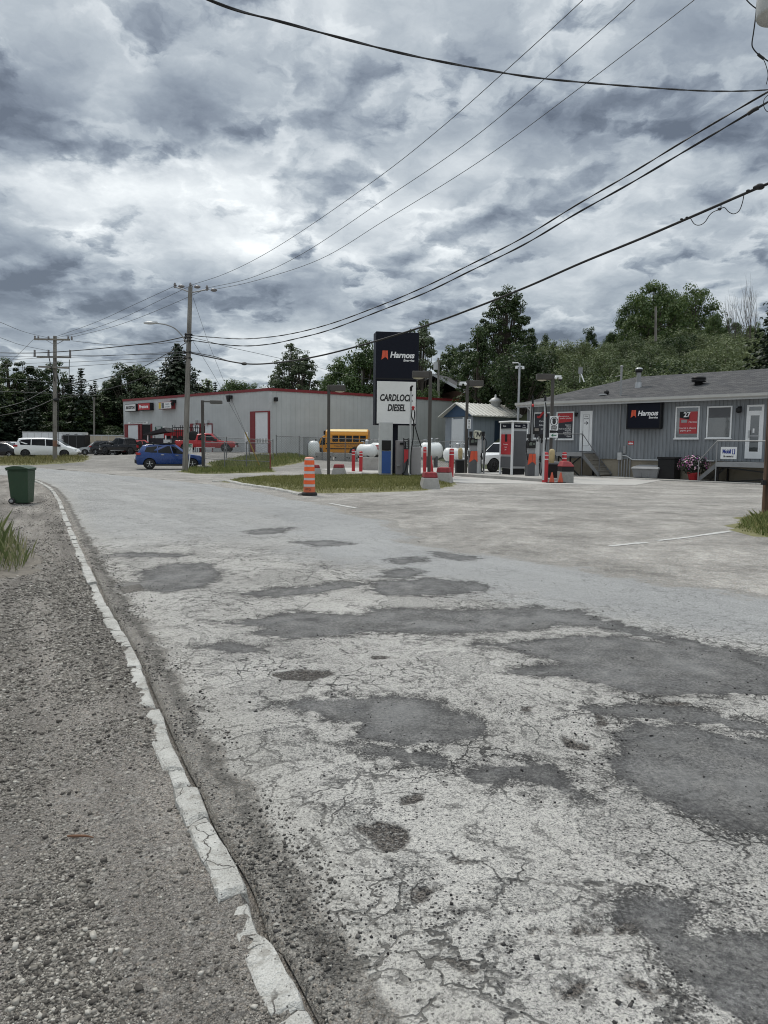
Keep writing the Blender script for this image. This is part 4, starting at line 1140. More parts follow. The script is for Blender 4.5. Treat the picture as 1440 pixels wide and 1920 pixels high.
# ---- steel stairs
def stair(label, deck, zd, ys, run, n, rails, name='steel_stairs', group=None):
    """deck (u0,u1); steps leave the deck at its run-side end"""
    t_ = thing(name, label, 'stairs', ST.o, ST.rz)
    y0, y1 = ys
    mb = MB(); mb.box(deck[0], deck[1], y0, y1, zd - .05, zd); mb.box(deck[0], deck[1], y0 - .05, y0 - .003, zd - .22, zd - .002); mb.build('deck', M_GREY, t_)
    sgn = 1 if run > 0 else -1; ue = deck[1] if run > 0 else deck[0]
    for i in range(n):
        mb = MB(); ua = ue + run * i / n; ub = ue + run * (i + 1) / n
        zs = zd - (i + 1) * zd / (n + 1)
        mb.box(ua, ub + .03*sgn, y0 + .05, y1 - .05, zs - .05, zs); mb.box(ua + .02*sgn, ua + .035*sgn, y0 + .05, y1 - .05, zs - .001, zs + .12)
        mb.build('step', M_WOODG, t_)
    for yy in (y0, y1 - .05):
        mb = MB(); mb.prism([(ue, zd - .02), (ue, zd - .28), (ue + run, -.02), (ue + run, .20)], yy, yy + .045); mb.build('stringer', mat('stair_steel', (.15, .155, .16), .6, var=.15, grime=.3), t_)
    zr = 1.0
    mb = MB()
    far = deck[0] if run > 0 else deck[1]
    P = [(far, y0 - .02, zd + zr), (ue, y0 - .02, zd + zr), (ue + run, y0 - .02, zr), (ue + run, y0 - .02, 0)]
    mb.tube(P, .028, 8)
    mb.tube([(far, y0 - .02, zd + zr), (far, y0 - .02, 0)], .028, 8); mb.tube([(ue, y0 - .02, zd + zr), (ue, y0 - .02, 0)], .028, 8)
    if rails:
        mb.tube([(far, y0 - .02, zd + .45), (ue, y0 - .02, zd + .45), (ue + run, y0 - .02, .45)], .02, 6)
    mb.build('railing', M_GREY if run < 0 else M_DGREY, t_)
    mb = MB(); mb.bar((far + .1*sgn, y0 + .06, .0), (ue - .1*sgn, y0 + .06, zd - .22), .06); mb.bar((ue - .1*sgn, y0 + .06, .0), (far + .1*sgn, y0 + .06, zd - .22), .06); mb.build('brace', M_BLACK, t_)
    for uu in (far + .06*sgn, ue - .06*sgn):
        for yy in (y0 + .06, y1 - .12):
            mb = MB(); mb.box(uu - .04, uu + .04, yy, yy + .07, -.05, zd - .05); mb.build('post', M_BLACK, t_)
    return t_
zd1 = ST.hit(1100, 848)[1]; PD = 1.45
d0 = ST.hit(1044, 850, -PD)[0]; d1 = ST.hit(1117, 850)[0]; rn = ST.hit(1148, 892)[0] - d1
stair('grey stairs with pipe railing up to the white side door', (d0, d1), zd1, (-PD, -.02), rn, 6, False)
zd2 = ST.hit(1390, 868, -PD)[1] + .02
d0 = ST.hit(1343, 868, -PD)[0]; d1 = uR - 1.0; rn = ST.hit(1309, 899, -PD)[0] - d0
stair('light grey entrance stairs and porch with a white oil sign on the railing', (d0, d1), zd2, (-PD, -.02), rn, 6, False)
# sign hanging on the porch railing
u0, u1, z0, z1 = ST.rect(1351.5, 838, 1381.5, 860.5, -PD - .06)
ms = thing('railing_sign', 'white rectangular oil sign with blue letters hung on the porch railing', 'sign', ST.o, ST.rz)
mb = MB(); mb.box(u0, u1, -PD - .08, -PD - .055, z0, z1); mb.build('panel', M_WHITE, ms)
MBLU = mat('blue_letters', (.012, .03, .22), .5)
text('Mobil', .26, MBLU, ms, (u0 + (u1-u0)*.38, -PD - .083, z1 - .22), bold=.012, sx=.9*(u1-u0)/1.0)
mb = MB(); mb.box(u0 + (u1-u0)*.73, u0 + (u1-u0)*.90, -PD - .086, -PD - .0805, z1 - .34, z1 - .10); mb.build('badge', MBLU, ms)
text('1', .25, M_LETW, ms, (u0 + (u1-u0)*.815, -PD - .09, z1 - .22), bold=.012)
text('En vente ici', .12, M_LETB, ms, ((u0+u1)/2, -PD - .083, z0 + .12), bold=.004, sx=.8)

# ---- things by the station wall
def st_pt(px, py, off=0.0):
    """world point on the ground in front of the station wall"""
    u, z = ST.hit(px, py, off); p = ST.o + ST.u * u + ST.n * off; return Vector((p.x, p.y, 0.0))
b0 = thing('salt_bin', 'grey plastic salt bin with sloping lid by the tan foundation', 'bin', st_pt(1215, 895, -.75), ST.rz)
mb = MB(); mb.hexa([(-.62, -.36, .06), (.62, -.36, .06), (.62, .36, .06), (-.62, .36, .06)], [(-.72, -.42, .52), (.72, -.42, .52), (.72, .42, .60), (-.72, .42, .60)])
for xx in (-.45, .25): mb.box(xx, xx + .2, -.34, .34, 0, .06)
for xx in (-.2, .2): mb.box(xx - .03, xx + .03, -.41, -.37, .1, .5)
M_SALT = mat('salt_bin_grey', (.19, .195, .20), .6, var=.1, grime=.2); mb.build('body', M_SALT, b0, .02)
mb = MB(); mb.hexa([(-.76, -.47, .52), (.76, -.47, .52), (.76, .45, .60), (-.76, .45, .60)], [(-.72, -.40, .62), (.72, -.40, .62), (.70, .40, .74), (-.70, .40, .74)]); mb.build('lid', mat('salt_lid', (.26, .265, .27), .6, var=.1, grime=.2), b0, .03)
b0 = thing('waste_box', 'tall black square waste bin against the foundation', 'bin', st_pt(1254, 897, -.6), ST.rz)
mb = MB(); mb.box(-.44, .44, -.4, .4, .03, 1.06); mb.build('body', M_BLACK, b0, .03)
mb = MB(); mb.box(-.47, .47, -.43, .43, 1.065, 1.16); mb.box(-.30, .30, -.412, -.402, .72, .95); mb.build('lid', M_BLACK, b0, .02)
# ---------------------------------------------------------------- big grey industrial shed
WA, WC, WB = at(233, 850, 97), at(505, 840, 75), at(990, 850, 96.5)
WL, WR = Face(WA, WC), Face(WC, WB)
zW = at(505, 728, 75).z
wh = thing('warehouse', 'large grey metal clad warehouse with dark red roof trim', 'building', (WC.x, WC.y, 0))
def onface(name, mb, m, F, parent=wh, bevel=0):
    o = mb.build(name, m, parent, bevel); o.location = (F.o.x - parent.location.x, F.o.y - parent.location.y, 0); o.rotation_euler = (0, 0, F.rz); return o
for F in (WL, WR):
    mb = MB(); mb.box(0 if F is WR else 0, F.len, .0, .25, -.6, zW)
    k = .3
    onface('wall', mb, M_CLAD, F)
    mb = MB(); mb.box(-.05, F.len + .05, -.07, .3, zW - .24, zW + .04); onface('roof_trim', mb, M_DRED, F)
WD = Vector((WA.x + WB.x - WC.x, WA.y + WB.y - WC.y, 0))
mb = MB(); a, b_, c, d_ = [Vector((q.x - WC.x, q.y - WC.y, zW - .02)) for q in (WA, WC, WB, WD)]
e = (a + c) / 2 + Vector((0, 0, .5)); mb.add([a, b_, c, d_], [(0, 1, 2, 3)]); mb.build('roof', M_GREY, wh)
mb = MB(); mb.box(0, .26, -.09, -.001, 0, zW - .35); onface('corner_post', mb, M_LGREY, WR)
def overhead(F, px, rows, jamb_w, name='overhead_door', rowz=.42, jamb_right=False):
    """panel door: px = (x0, ytop, x1, ybot)"""
    u0, u1, z0, z1 = F.rect(*px); z0 = min(z0, 0.2) - .3
    mb = MB(); mb.box(u0, u1, -.05, -.031, z0, z1)
    n = 6
    for q in range(1, n): mb.box(u0, u1, -.055, -.0505, z0 + .3 + (z1-z0-.3)*q/n - .02, z0 + .3 + (z1-z0-.3)*q/n + .02)
    dd = onface(name, mb, M_WSHEET, F)
    mb = MB(); w_ = (u1 - u0) / 4.6; zr = z0 + .3 + (z1 - z0 - .3) * rowz
    for rr in range(rows):
        for q in range(4): mb.box(u0 + w_*(.45 + q*1.0), u0 + w_*(.45 + q*1.0) + w_*.62, -.060, -.0512, zr - rr*.75, zr - rr*.75 + .42)
    g = mb.build('pane', M_GLASS, dd)
    mb = MB(); mb.box(u0 - jamb_w, u0 - .003, -.12, -.001, z0, z1 + .12); mb.box(u1 + .003, u1 + jamb_w * .35, -.12, -.001, z0, z1 + .12); mb.box(u0 - .003, u1 + .003, -.12, -.001, z1 + .002, z1 + .12)
    mb.build('door_frame', M_DRED, dd)
    return dd
overhead(WL, (241, 797, 262, 840), 2, .9, rowz=.20)
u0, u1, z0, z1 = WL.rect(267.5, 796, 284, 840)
mb = MB(); mb.box(u0, u1, -.045, -.031, -.3, z1); dd = onface('doorway_dark_panel', mb, mat('interior_shade_black', (.006, .006, .007), .9), WL)  # flat black panel, the unlit inside is put into its colour
mb = MB(); mb.box(u0 - 1.0, u0 - .003, -.12, -.001, -.3, z1 + .1); mb.box(u1 + .003, u1 + .25, -.12, -.001, -.3, z1 + .1); mb.build('door_frame', M_DRED, dd)
overhead(WL, (479.5, 773, 503.5, 850), 1, .85, rowz=.34)
overhead(WL, (362.5, 796, 375.5, 845), 0, .55); overhead(WL, (384.5, 796, 398.5, 845), 0, .1)
u0, u1, z0, z1 = WL.rect(459.5, 810, 466.5, 848)
mb = MB(); mb.box(u0, u1, -.06, -.031, .3, z1); mb.box(u1 - .25, u1 - .12, -.075, -.061, 1.7, 1.95, 1); onface('side_door', mb, [M_WHITE, M_BLACK], WL)
for px_, py_ in ((328.7, 754), (434, 746)):
    u, z = WL.hit(px_, py_); mb = MB(); mb.box(u - .25, u + .25, -.5, -.031, z - .1, z + .25); mb.cyl((u, -.4, z - .45), (u, -.4, z - .1), .16, .22, 8); onface('wall_lamp', mb, M_BLACK, WL)
for px_ in (368, 389.6):
    u, z = WL.hit(px_, 791); mb = MB(); mb.box(u - .28, u + .28, -.28, -.031, z - .15, z + .2); mb.cyl((u, -.2, z - .4), (u, -.2, z - .15), .12, .2, 8); onface('wall_lamp', mb, M_LGREY, WL)
u, z = WR.hit(515.5, 749); mb = MB(); mb.box(u - .15, u + .15, -.4, -.031, z - .2, z + .2); onface('wall_lamp', mb, M_BLACK, WR)
# tyre signs
def boxsign(px, label, face_m, dep=.55, side_m=None):
    u0, u1, z0, z1 = WL.rect(*px, -dep)
    t_ = thing('wall_sign', label, 'sign', WL.o, WL.rz)
    mb = MB(); mb.box(u0, u1, -dep, -.035, z0, z1); mb.build('box', side_m or M_BLACK, t_, .02)
    mb = MB(); mb.box(u0 + .06, u1 - .06, -dep - .02, -dep - .002, z0 + .06, z1 - .06); mb.build('panel', face_m, t_)
    return t_, (u0 + u1)/2, (z0 + z1)/2, u1 - u0, z1 - z0, -dep - .025
M_WSIGN = mat('sign_white', (.72, .72, .70), .4, var=.05, grime=.1, scale=.6)
t_, x, z, w_, h_, y = boxsign((234.5, 757.5, 254.5, 771.5), 'white tyre sign with black letters at the far end of the warehouse', M_WSIGN)
text('BRIDGESTONE', h_*.52, M_LETB, t_, (x, y, z), shear=.2, sx=w_*.88/(h_*.52*7.1), bold=.02)
t_, x, z, w_, h_, y = boxsign((258.5, 755.5, 281, 769.5), 'red tyre sign with white letters beside the white tyre sign', M_RED)
text('Firestone', h_*.62, M_LETW, t_, (x, y, z), sx=w_*.86/(h_*.62*4.4), bold=.02)
t_, x, z, w_, h_, y = boxsign((297, 753.5, 321.5, 767), 'white sign with yellow square and grey letters under a warehouse lamp', M_WSIGN, side_m=M_DRED)
mb = MB(); mb.box(x - w_*.46, x - w_*.30, y - .01, y, z - h_*.4, z + h_*.4); mb.build('square', M_YEL, t_)
mb = MB(); mb.box(x - w_*.24, x - w_*.06, y - .01, y, z - h_*.36, z + h_*.36); mb.build('block', M_DGREY, t_)
M_LETG = mat('grey_letters', (.25, .28, .32), .5)
text('NAPA', h_*.34, M_LETG, t_, (x + w_*.2, y - .003, z + h_*.16), sx=1.3); text('AUTOPRO', h_*.26, M_LETG, t_, (x + w_*.2, y - .003, z - h_*.2), sx=1.2)
u0, u1, z0, z1 = WL.rect(241, 791, 278, 795)
t_ = thing('lettered_strip', 'narrow white lettered strip above the warehouse doorway', 'sign', WL.o, WL.rz)
mb = MB(); mb.box(u0, u1, -.06, -.033, z0, z1); mb.build('panel', M_WSIGN, t_); text('APPELER EN ENTRANT SVP', (z1-z0)*.85, M_LETB, t_, ((u0+u1)/2, -.065, (z0+z1)/2), sx=(u1-u0)*.9/((z1-z0)*.85*13.5))
u0, u1, z0, z1 = WL.rect(291, 800, 311, 807)
t_ = thing('tyre_banner', 'small dark green banner with white letters above the sloping hut roof', 'sign', WL.o, WL.rz)
mb = MB(); mb.box(u0, u0 + (u1-u0)*.72, -.06, -.033, z0, z1); mb.build('panel', mat('banner_green', (.02, .07, .05), .5), t_)
mb = MB(); mb.box(u0 + (u1-u0)*.74, u1, -.06, -.033, z0, z1); mb.build('tail', M_WSIGN, t_)
text('TOYO', (z1-z0)*.8, M_LETW, t_, (u0 + (u1-u0)*.37, -.065, (z0+z1)/2), bold=.01)

# ---------------------------------------------------------------- small blue gabled shed
SA, SB, SC = at(834.6, 830, 69.8), at(885.6, 830, 66), at(1004, 830, 70.3)
F1, F2 = Face(SA, SB), Face(SB, SC)
zS = at(885.6, 780.5, 66).z; zP = at(862, 755.6, 67.5).z
sh = thing('storage_shed', 'small blue grey shed with a blue gable and white metal roof', 'shed', (SB.x, SB.y, 0))
mb = MB(); mb.box(0, F1.len, 0, .2, -.2, zS); onface('wall', mb, M_SHED, F1, sh)
mb = MB(); mb.box(.0, F2.len, 0.0, .2, -.2, zS); onface('wall', mb, M_SHED, F2, sh)
mb = MB(); m_ = F1.len / 2; mb.prism([(-.3, zS + .02), (F1.len + .3, zS + .02), (m_, zP)], -.12, .1); onface('gable', mb, mat('shed_blue', (.022, .062, .125), .5, var=.1), F1, sh)
# roof follows the side wall direction
n2, u2 = F2.n, F2.u
mb = MB(); L_, Wd = F2.len, F1.len
mb.hexa([(-.35, -.35, zS), (L_ + .3, -.35, zS), (L_ + .3, Wd/2, zP - .05), (-.35, Wd/2, zP - .05)], [(-.35, -.35, zS + .10), (L_ + .3, -.35, zS + .10), (L_ + .3, Wd/2, zP + .05), (-.35, Wd/2, zP + .05)])
mb.hexa([(-.35, Wd/2, zP - .05), (L_ + .3, Wd/2, zP - .05), (L_ + .3, Wd + .35, zS), (-.35, Wd + .35, zS)], [(-.35, Wd/2, zP + .05), (L_ + .3, Wd/2, zP + .05), (L_ + .3, Wd + .35, zS + .1), (-.35, Wd + .35, zS + .1)])
k = -.2
while k < L_ + .2:
    mb.hexa([(k, -.36, zS + .10), (k + .10, -.36, zS + .10), (k + .10, Wd/2, zP + .05), (k, Wd/2, zP + .05)], [(k + .02, -.36, zS + .16), (k + .08, -.36, zS + .16), (k + .08, Wd/2, zP + .11), (k + .02, Wd/2, zP + .11)]); k += .5
rf = onface('roof', mb, M_RIBROOF, F2, sh)
u = F2.hit(947, 760)[0] + .6
mb = MB(); mb.lathe([(.45, -.5), (.45, .25), (.62, .30), (.62, .38), (.40, .60), (.12, .72), (.10, .95), (.02, 1.0)], 14, (u, Wd/2 - .2, zP)); mb.build('roof_vent', M_LGREY, rf)
u0, u1, z0, z1 = F1.rect(850, 786, 868.5, 832)
mb = MB(); mb.box(u0, u1, -.06, -.002, 0, z1); [mb.box(u0, u1, -.07, -.061, z1*q/9 - .02, z1*q/9 + .01) for q in range(1, 9)]; mb.box(u0 - .18, u0, -.08, -.002, 0, z1 + .15, 0); mb.box(u1, u1 + .18, -.08, -.002, 0, z1 + .15, 0); onface('roller_door', mb, M_WSHEET, F1, sh)
u0, u1, z0, z1 = F2.rect(927, 789, 947, 834)
mb = MB(); mb.box(u0, u1, -.05, -.002, 0, z1); onface('side_door', mb, mat('door_navy', (.02, .035, .06), .5), F2, sh)

# ---------------------------------------------------------------- house behind the shed
HA, HB = at(822, 760, 112), at(866, 760, 104); FH = Face(HA, HB); HB2 = at(930, 760, 118); FH2 = Face(HB, HB2)
zh0, zh1 = at(850, 740, 108).z, at(850, 716, 110).z
hs = thing('bungalow', 'brown brick bungalow with grey roof half hidden behind the trees', 'house', (HB.x, HB.y, 0))
mb = MB(); mb.box(0, FH.len, 0, .25, 0, zh0 + .4); onface('wall', mb, mat('house_brick', (.13, .075, .05), .9, var=.2, scale=8), FH, hs)
mb = MB(); mb.box(0, FH2.len, 0, .25, 0, zh0 + .4); onface('wall', mb, mat('house_brick', (.13, .075, .05)), FH2, hs)
mb = MB(); W_, L_ = FH.len, FH2.len
mb.prismx([(-.6, zh0), (W_/2, zh1 + .5), (W_ + .6, zh0), (W_ + .6, zh0 + .2), (W_/2, zh1 + .75), (-.6, zh0 + .2)], -.5, L_ + .5); onface('roof', mb, M_SHINGLE, FH2, hs)
mb = MB(); mb.bar((-.56, -.6, zh0 + .05), (-.56, W_/2, zh1 + .6), .08, .35); mb.bar((-.56, W_ + .6, zh0 + .05), (-.56, W_/2, zh1 + .6), .08, .35); onface('barge_board', mb, M_LGREY, FH2, hs)

# ---------------------------------------------------------------- pylon sign
PX = G(738, 893.5)
py = thing('pylon_sign', 'tall navy pylon sign with a white diesel panel on a black post', 'sign', PX, math.radians(9))
Yd = PX.y
zt, zm, zb = at(745, 625, Yd).z, at(745, 712, Yd).z, at(740, 797.5, Yd).z
sw = 75 / ppm(Yd) / math.cos(math.radians(9)); cx = 0 / ppm(Yd); dp = .92
mb = MB(); mb.box(cx - sw/2, cx + sw/2 + .10, -dp/2, dp/2, zm, zt); mb.build('upper_box', M_NAVY, py, .02)
mb = MB(); mb.box(cx - sw/2, cx + sw/2 + .02, -dp/2 + .03, dp/2 - .03, zb, zm - .004); mb.build('lower_box', M_NAVY, py, .02)
mb = MB(); mb.box(cx - sw/2 + .07, cx + sw/2 - .03, -dp/2 - .005, -dp/2 + .028, zb + .07, zm - .13); mb.build('white_panel', M_WSIGN, py)
mb = MB(); mb.box(cx - sw/2, cx + sw/2 + .06, -dp/2 - .004, dp/2 + .004, zm - .035, zm + .035); mb.build('joint_band', M_BLACK, py)
mb = MB(); mb.box(-.17, .17, -.17, .17, -.1, zb - .004); mb.box(-.26, .26, -.26, .26, -.1, .05); mb.build('post', M_NAVY, py)
harnois(py, cx + .06, zm + (zt - zm)*.49, -dp/2 - .006, sw*.80)
text('CARDLOCK', .46, M_LETB, py, (cx + .0, -dp/2 - .010, zb + (zm-zb)*.585), shear=.20, bold=.017, sx=.68)
text('DIESEL', .46, M_LETB, py, (cx + .02, -dp/2 - .010, zb + (zm-zb)*.37), shear=.20, bold=.017, sx=.68)

# ---------------------------------------------------------------- concrete bases
def slab(name, pts, z0, z1, label, m=M_CONC, kind='structure', bevel=.03):
    n = len(pts); mb = MB()
    vs = [(q[0], q[1], z0) for q in pts] + [(q[0], q[1], z1) for q in pts]
    mb.add(vs, [tuple(reversed(range(n))), tuple(range(n, 2*n))] + [(k, (k+1) % n, n + (k+1) % n, n + k) for k in range(n)])
    o = mb.build(name, m, None, bevel); return tag(o, label, 'slab', kind=kind)
def rectpts(p0, p1, dep):
    p0, p1 = Vector((p0[0], p0[1])), Vector((p1[0], p1[1])); d = (p1 - p0).normalized(); n = Vector((-d.y, d.x)) * dep
    return [p0, p1, p1 + n, p0 + n]
slab('concrete_apron', [G(600, 880), G(870, 906), G(1190, 910), G(1240, 901), G(1100, 889), G(880, 876), G(700, 873)], -.05, .014, 'pale concrete apron under the pumps', M_CONCL, bevel=0)
slab('pylon_base', rectpts(G(699, 893.5), G(835, 892.5), 1.6), -.05, .17, 'concrete base under the cardlock cabinets')
slab('fuel_island', rectpts(G(851, 893), G(1017, 904), 1.5), -.05, .17, 'raised concrete fuel island under the pumps')
slab('station_walk', [ST.o + ST.u * (uL + 1) - ST.n * 1.9, ST.o + ST.u * uR - ST.n * 1.9, ST.o + ST.u * uR - ST.n * .01, ST.o + ST.u * (uL + 1) - ST.n * .01], -.05, .05, 'concrete strip along the station wall', bevel=.01)

# ---------------------------------------------------------------- lamp posts
def place(name, label, cat, px, py_, rz=0.0, group=None, z=0.0, up=0.0):
    p_ = G(px, py_, z); return thing(name, label, cat, (p_.x, p_.y, z + up), rz, group), p_.y
def lamp_post(label, px, base, top, dirx, camside, rz=0.0, ln=.85):
    t_, Y_ = place('lamp_post', label, 'lamp post', px, base, rz, 'square brown lamp posts on the forecourt')
    h = (base - top) / ppm(Y_); w_ = .15
    mb = MB(); mb.box(-w_/2, w_/2, -w_/2, w_/2, -.05, h); mb.box(-.17, .17, -.17, .17, 0, .04); mb.build('post', M_BRONZE, t_, .012)
    mb = MB(); x0, x1 = (w_/2 + .003, ln) if dirx > 0 else (-ln, -w_/2 - .003)
    mb.box(x0, x1, -.2, .2, h - .30, h + .0); mb.build('lamp_head', M_BRONZE, t_, .03)
    mb = MB(); mb.ell(((x0 + x1)/2 + .1*dirx, 0, h - .30), .26, .15, .07, 10, 6); mb.build('lens', mat('lamp_lens', (.55, .52, .42), .3), t_)
    if camside:
        mb = MB(); c_ = camside; mb.box(c_*.08, c_*.42, -.08, .08, h - .16, h - .06); mb.cyl((c_*.38, 0, h - .26), (c_*.38, 0, h - .16), .09, .11, 10); mb.ell((c_*.38, 0, h - .28), .085, .085, .08, 10, 6, 1); mb.ell((c_*.12, -.12, h - .2), .08, .08, .08, 8, 5)
        mb.build('camera', [M_WHITE, M_BLACK], t_)
    return t_, h
lamp_post('brown lamp post behind the traffic drum', 616, 892, 724, 1, 0)
t8, h8 = lamp_post('brown lamp post beside the white diesel panel', 804, 900, 699, -1, 0)
lamp_post('brown lamp post with white camera behind the bag covered pump', 873, 892, 716, 1, -1)
lamp_post('brown lamp post with cameras near the red bollards', 1031, 896, 704, -1, 1)
t_, Y_ = place('lamp_mast', 'slim pale mast with white cameras behind the double kiosk', 'lamp mast', 969, 881, .2)
h = (881 - 684) / ppm(Y_)
mb = MB(); mb.cyl((0, 0, -.1), (0, 0, h), .09, .075, 10); mb.build('mast', M_STEEL, t_)
mb = MB(); mb.tube([(0, 0, h - .05), (-.15, 0, h + .03), (-.42, 0, h + .0)], .035, 6); mb.bar((0, 0, h - .22), (.28, 0, h - .22), .07); mb.bar((0, 0, h - .22), (-.22, 0, h - .22), .07); mb.cyl((.26, 0, h - .40), (.26, 0, h - .2), .10, .08, 10); mb.cyl((-.22, 0, h - .38), (-.22, 0, h - .2), .10, .08, 10); mb.box(-.5, -.25, -.07, .07, h - .02, h + .06); mb.build('camera', M_WHITE, t_)

# ---------------------------------------------------------------- bollards
def bollard(label, px, base, top, r=.105, m=M_RED):
    t_, Y_ = place('bollard', label, 'bollard', px, base, random.uniform(0, 3), 'red steel bollards round the pumps')
    h = (base - top) / ppm(Y_)
    mb = MB(); mb.lathe([(r, -.1), (r, h - .10), (r*.98, h - .05), (r*.7, h - .012), (.01, h)], 16); mb.build('post', m, t_)
    for q in (.10, .28):
        mb = MB(); mb.lathe([(r + .004, h - q - .05), (r + .004, h - q - .015)], 16); mb.build('band', M_WHITE, t_)
bollard('red bollard left of the twin white tanks', 662.5, 884, 843)
bollard('red bollard touching the end of the left white tank', 676.5, 884.5, 846)
bollard('red bollard half hidden behind the tall brown lamp post', 796, 886, 838)
bollard('thick red bollard at the left end of the fuel island', 846, 895, 841, .12)
bollard('thick red bollard at the near corner of the fuel island', 1021.5, 905, 848, .13)
bollard('red bollard standing behind the red lidded waste bin', 1057, 897, 848, .12)
t_, Y_ = place('traffic_cone', 'tall red cone leaning beside the brown lamp post', 'cone', 807, 889)
mb = MB(); mb.lathe([(.19, .04), (.05, 1.05), (.03, 1.06)], 12); mb.build('cone', M_RED, t_); mb = MB(); mb.box(-.22, .22, -.22, .22, 0, .04); mb.build('foot', M_RED, t_)

# concrete road blocks with red tops
def block(label, px, base, top, w0, w1, dep, rz, up=0):
    t_, Y_ = place('concrete_block', label, 'concrete block', px, base, rz, 'concrete blocks with red painted tops', 0, up)
    k = ppm(Y_); a, b_, h = w0/k/2, w1/k/2, (base - top)/k
    zc = h * .68; c = b_ + (a - b_) * (1 - zc/h) ** 1.0 * .9
    mb = MB(); mb.hexa([(-a, 0, -.05), (a, 0, -.05), (a*.96, dep, -.05), (-a*.96, dep, -.05)], [(-c, .10, zc), (c, .10, zc), (c, dep - .10, zc), (-c, dep - .10, zc)]); mb.build('body', M_CONC, t_, .04)
    mb = MB(); mb.hexa([(-c, .10, zc + .001), (c, .10, zc + .001), (c, dep - .10, zc + .001), (-c, dep - .10, zc + .001)], [(-b_, .15, h), (b_, .15, h), (b_, dep - .15, h), (-b_, dep - .15, h)]); mb.build('painted_top', mat('faded_red_paint', (.25, .035, .04), .85, var=.4, scale=7, grime=.35), t_, .03)
block('concrete block with red top partly hidden by the traffic drum', 590, 890, 872, 30, 17, .9, .1)
block('concrete block with red top right of the lamp post', 633, 891, 871, 27, 16, .9, -.1)
block('nearest concrete block with red top on the island tip', 809, 917.5, 886, 37, 23, .8, .12)
block('concrete block with red top just behind the nearest one', 829, 906, 877, 33, 22, .9, -.25)
# grey lego-like barrier blocks in front of the bus
for i, (px_, lb) in enumerate(((607, 'grey concrete barrier block under the front of the school bus'), (640, 'grey concrete barrier block under the middle of the school bus'), (662, 'grey concrete barrier block under the rear of the school bus'))):
    p_ = on_ground(px_, 62); t_ = thing('barrier_block', lb, 'concrete block', p_, .03, 'grey barrier blocks before the bus')
    wd_ = (1.45, 1.2, .8)[i]
    mb = MB(); mb.box(-wd_/2, wd_/2, 0, .8, -.2, .68); [mb.cyl((xx, -.012, .3), (xx, .01, .3), .06, None, 8, 1) for xx in (-.4*wd_, .4*wd_)]; mb.build('body', [M_CONC, M_BLACK], t_, .03)
p_ = on_ground(703, 47); t_ = thing('barrier_block', 'grey concrete block beside the grey cabinet and white tanks', 'concrete block', p_, 0, 'grey barrier blocks before the bus')
mb = MB(); mb.box(-.8, .8, 0, .8, -.1, .82); mb.build('body', M_CONC, t_, .03)

# ---------------------------------------------------------------- white gas tanks
def tank(label, px, Y_, r, ln, rz, zc, group='white horizontal gas tanks'):
    p_ = on_ground(px, Y_); t_ = thing('gas_tank', label, 'tank', p_, rz, group)
    pr = [(.02, -ln/2 - r*.55), (r*.5, -ln/2 - r*.47), (r*.82, -ln/2 - r*.28), (r, -ln/2), (r, ln/2), (r*.82, ln/2 + r*.28), (r*.5, ln/2 + r*.47), (.02, ln/2 + r*.55)]
    mb = MB(); mb.lathe(pr, 22, (0, 0, zc), 0, 'x'); mb.build('shell', mat('tank_white', (.70, .72, .71), .35, var=.05, grime=.18, scale=1.0), t_)
    mb = MB(); [mb.box(xx - .08, xx + .08, -r*.7, r*.7, -.1, zc - r*.72) for xx in (-ln*.32, ln*.32)]; mb.build('saddle', M_DGREY, t_)
    mb = MB(); mb.cyl((0, 0, zc + r - .03), (0, 0, zc + r + .22), .16, .16, 12); mb.ell((0, 0, zc + r + .22), .17, .17, .12, 10, 6); mb.tube([(.3, 0, zc + r), (.3, 0, zc + r + .25), (.55, 0, zc + r + .3)], .04, 6, 1); mb.tube([(-.35, 0, zc + r - .02), (-.35, 0, zc + r + .18), (-.6, 0, zc + r + .18)], .04, 6, 1); mb.build('valve', [M_STEEL, M_GREY], t_)
    return t_
t_ = tank('white gas tank with its domed end beside two red bollards', 688, 56, .50, 1.2, -.75, 1.15)
t_ = tank('white gas tank with red notice left of the grey cabinet', 712, 58, .50, 1.3, -.75, 1.25)
mb = MB(); mb.box(-.05, .55, -.535, -.52, 1.2, 1.55); nb = mb.build('notice', M_RED, t_); nb.rotation_euler = (0, 0, .0); text('DANGER', .13, M_LETW, t_, (.25, -.54, 1.4), ext=.002)
tank('big white gas tank behind the brown lamp post', 808, 56, .62, 1.15, .12, 1.25)
tank('white gas tank right of the thick red bollard', 858, 50, .46, 1.5, .1, 1.05)
p_ = on_ground(607, 66); t_ = thing('gas_cylinder', 'small white upright gas cylinder with stickers in front of the bus', 'tank', (p_.x - .9, p_.y, p_.z), 0)
mb = MB(); mb.lathe([(.38, .0), (.52, .1), (.52, 1.15), (.35, 1.38), (.1, 1.45)], 16, (0, 0, .1)); mb.build('shell', mat('tank_white', (.7, .72, .71)), t_)
mb = MB(); mb.cyl((-.7, .2, 0), (-.7, .2, 1.9), .3, .3, 12); mb.build('drum', M_GREY, t_)
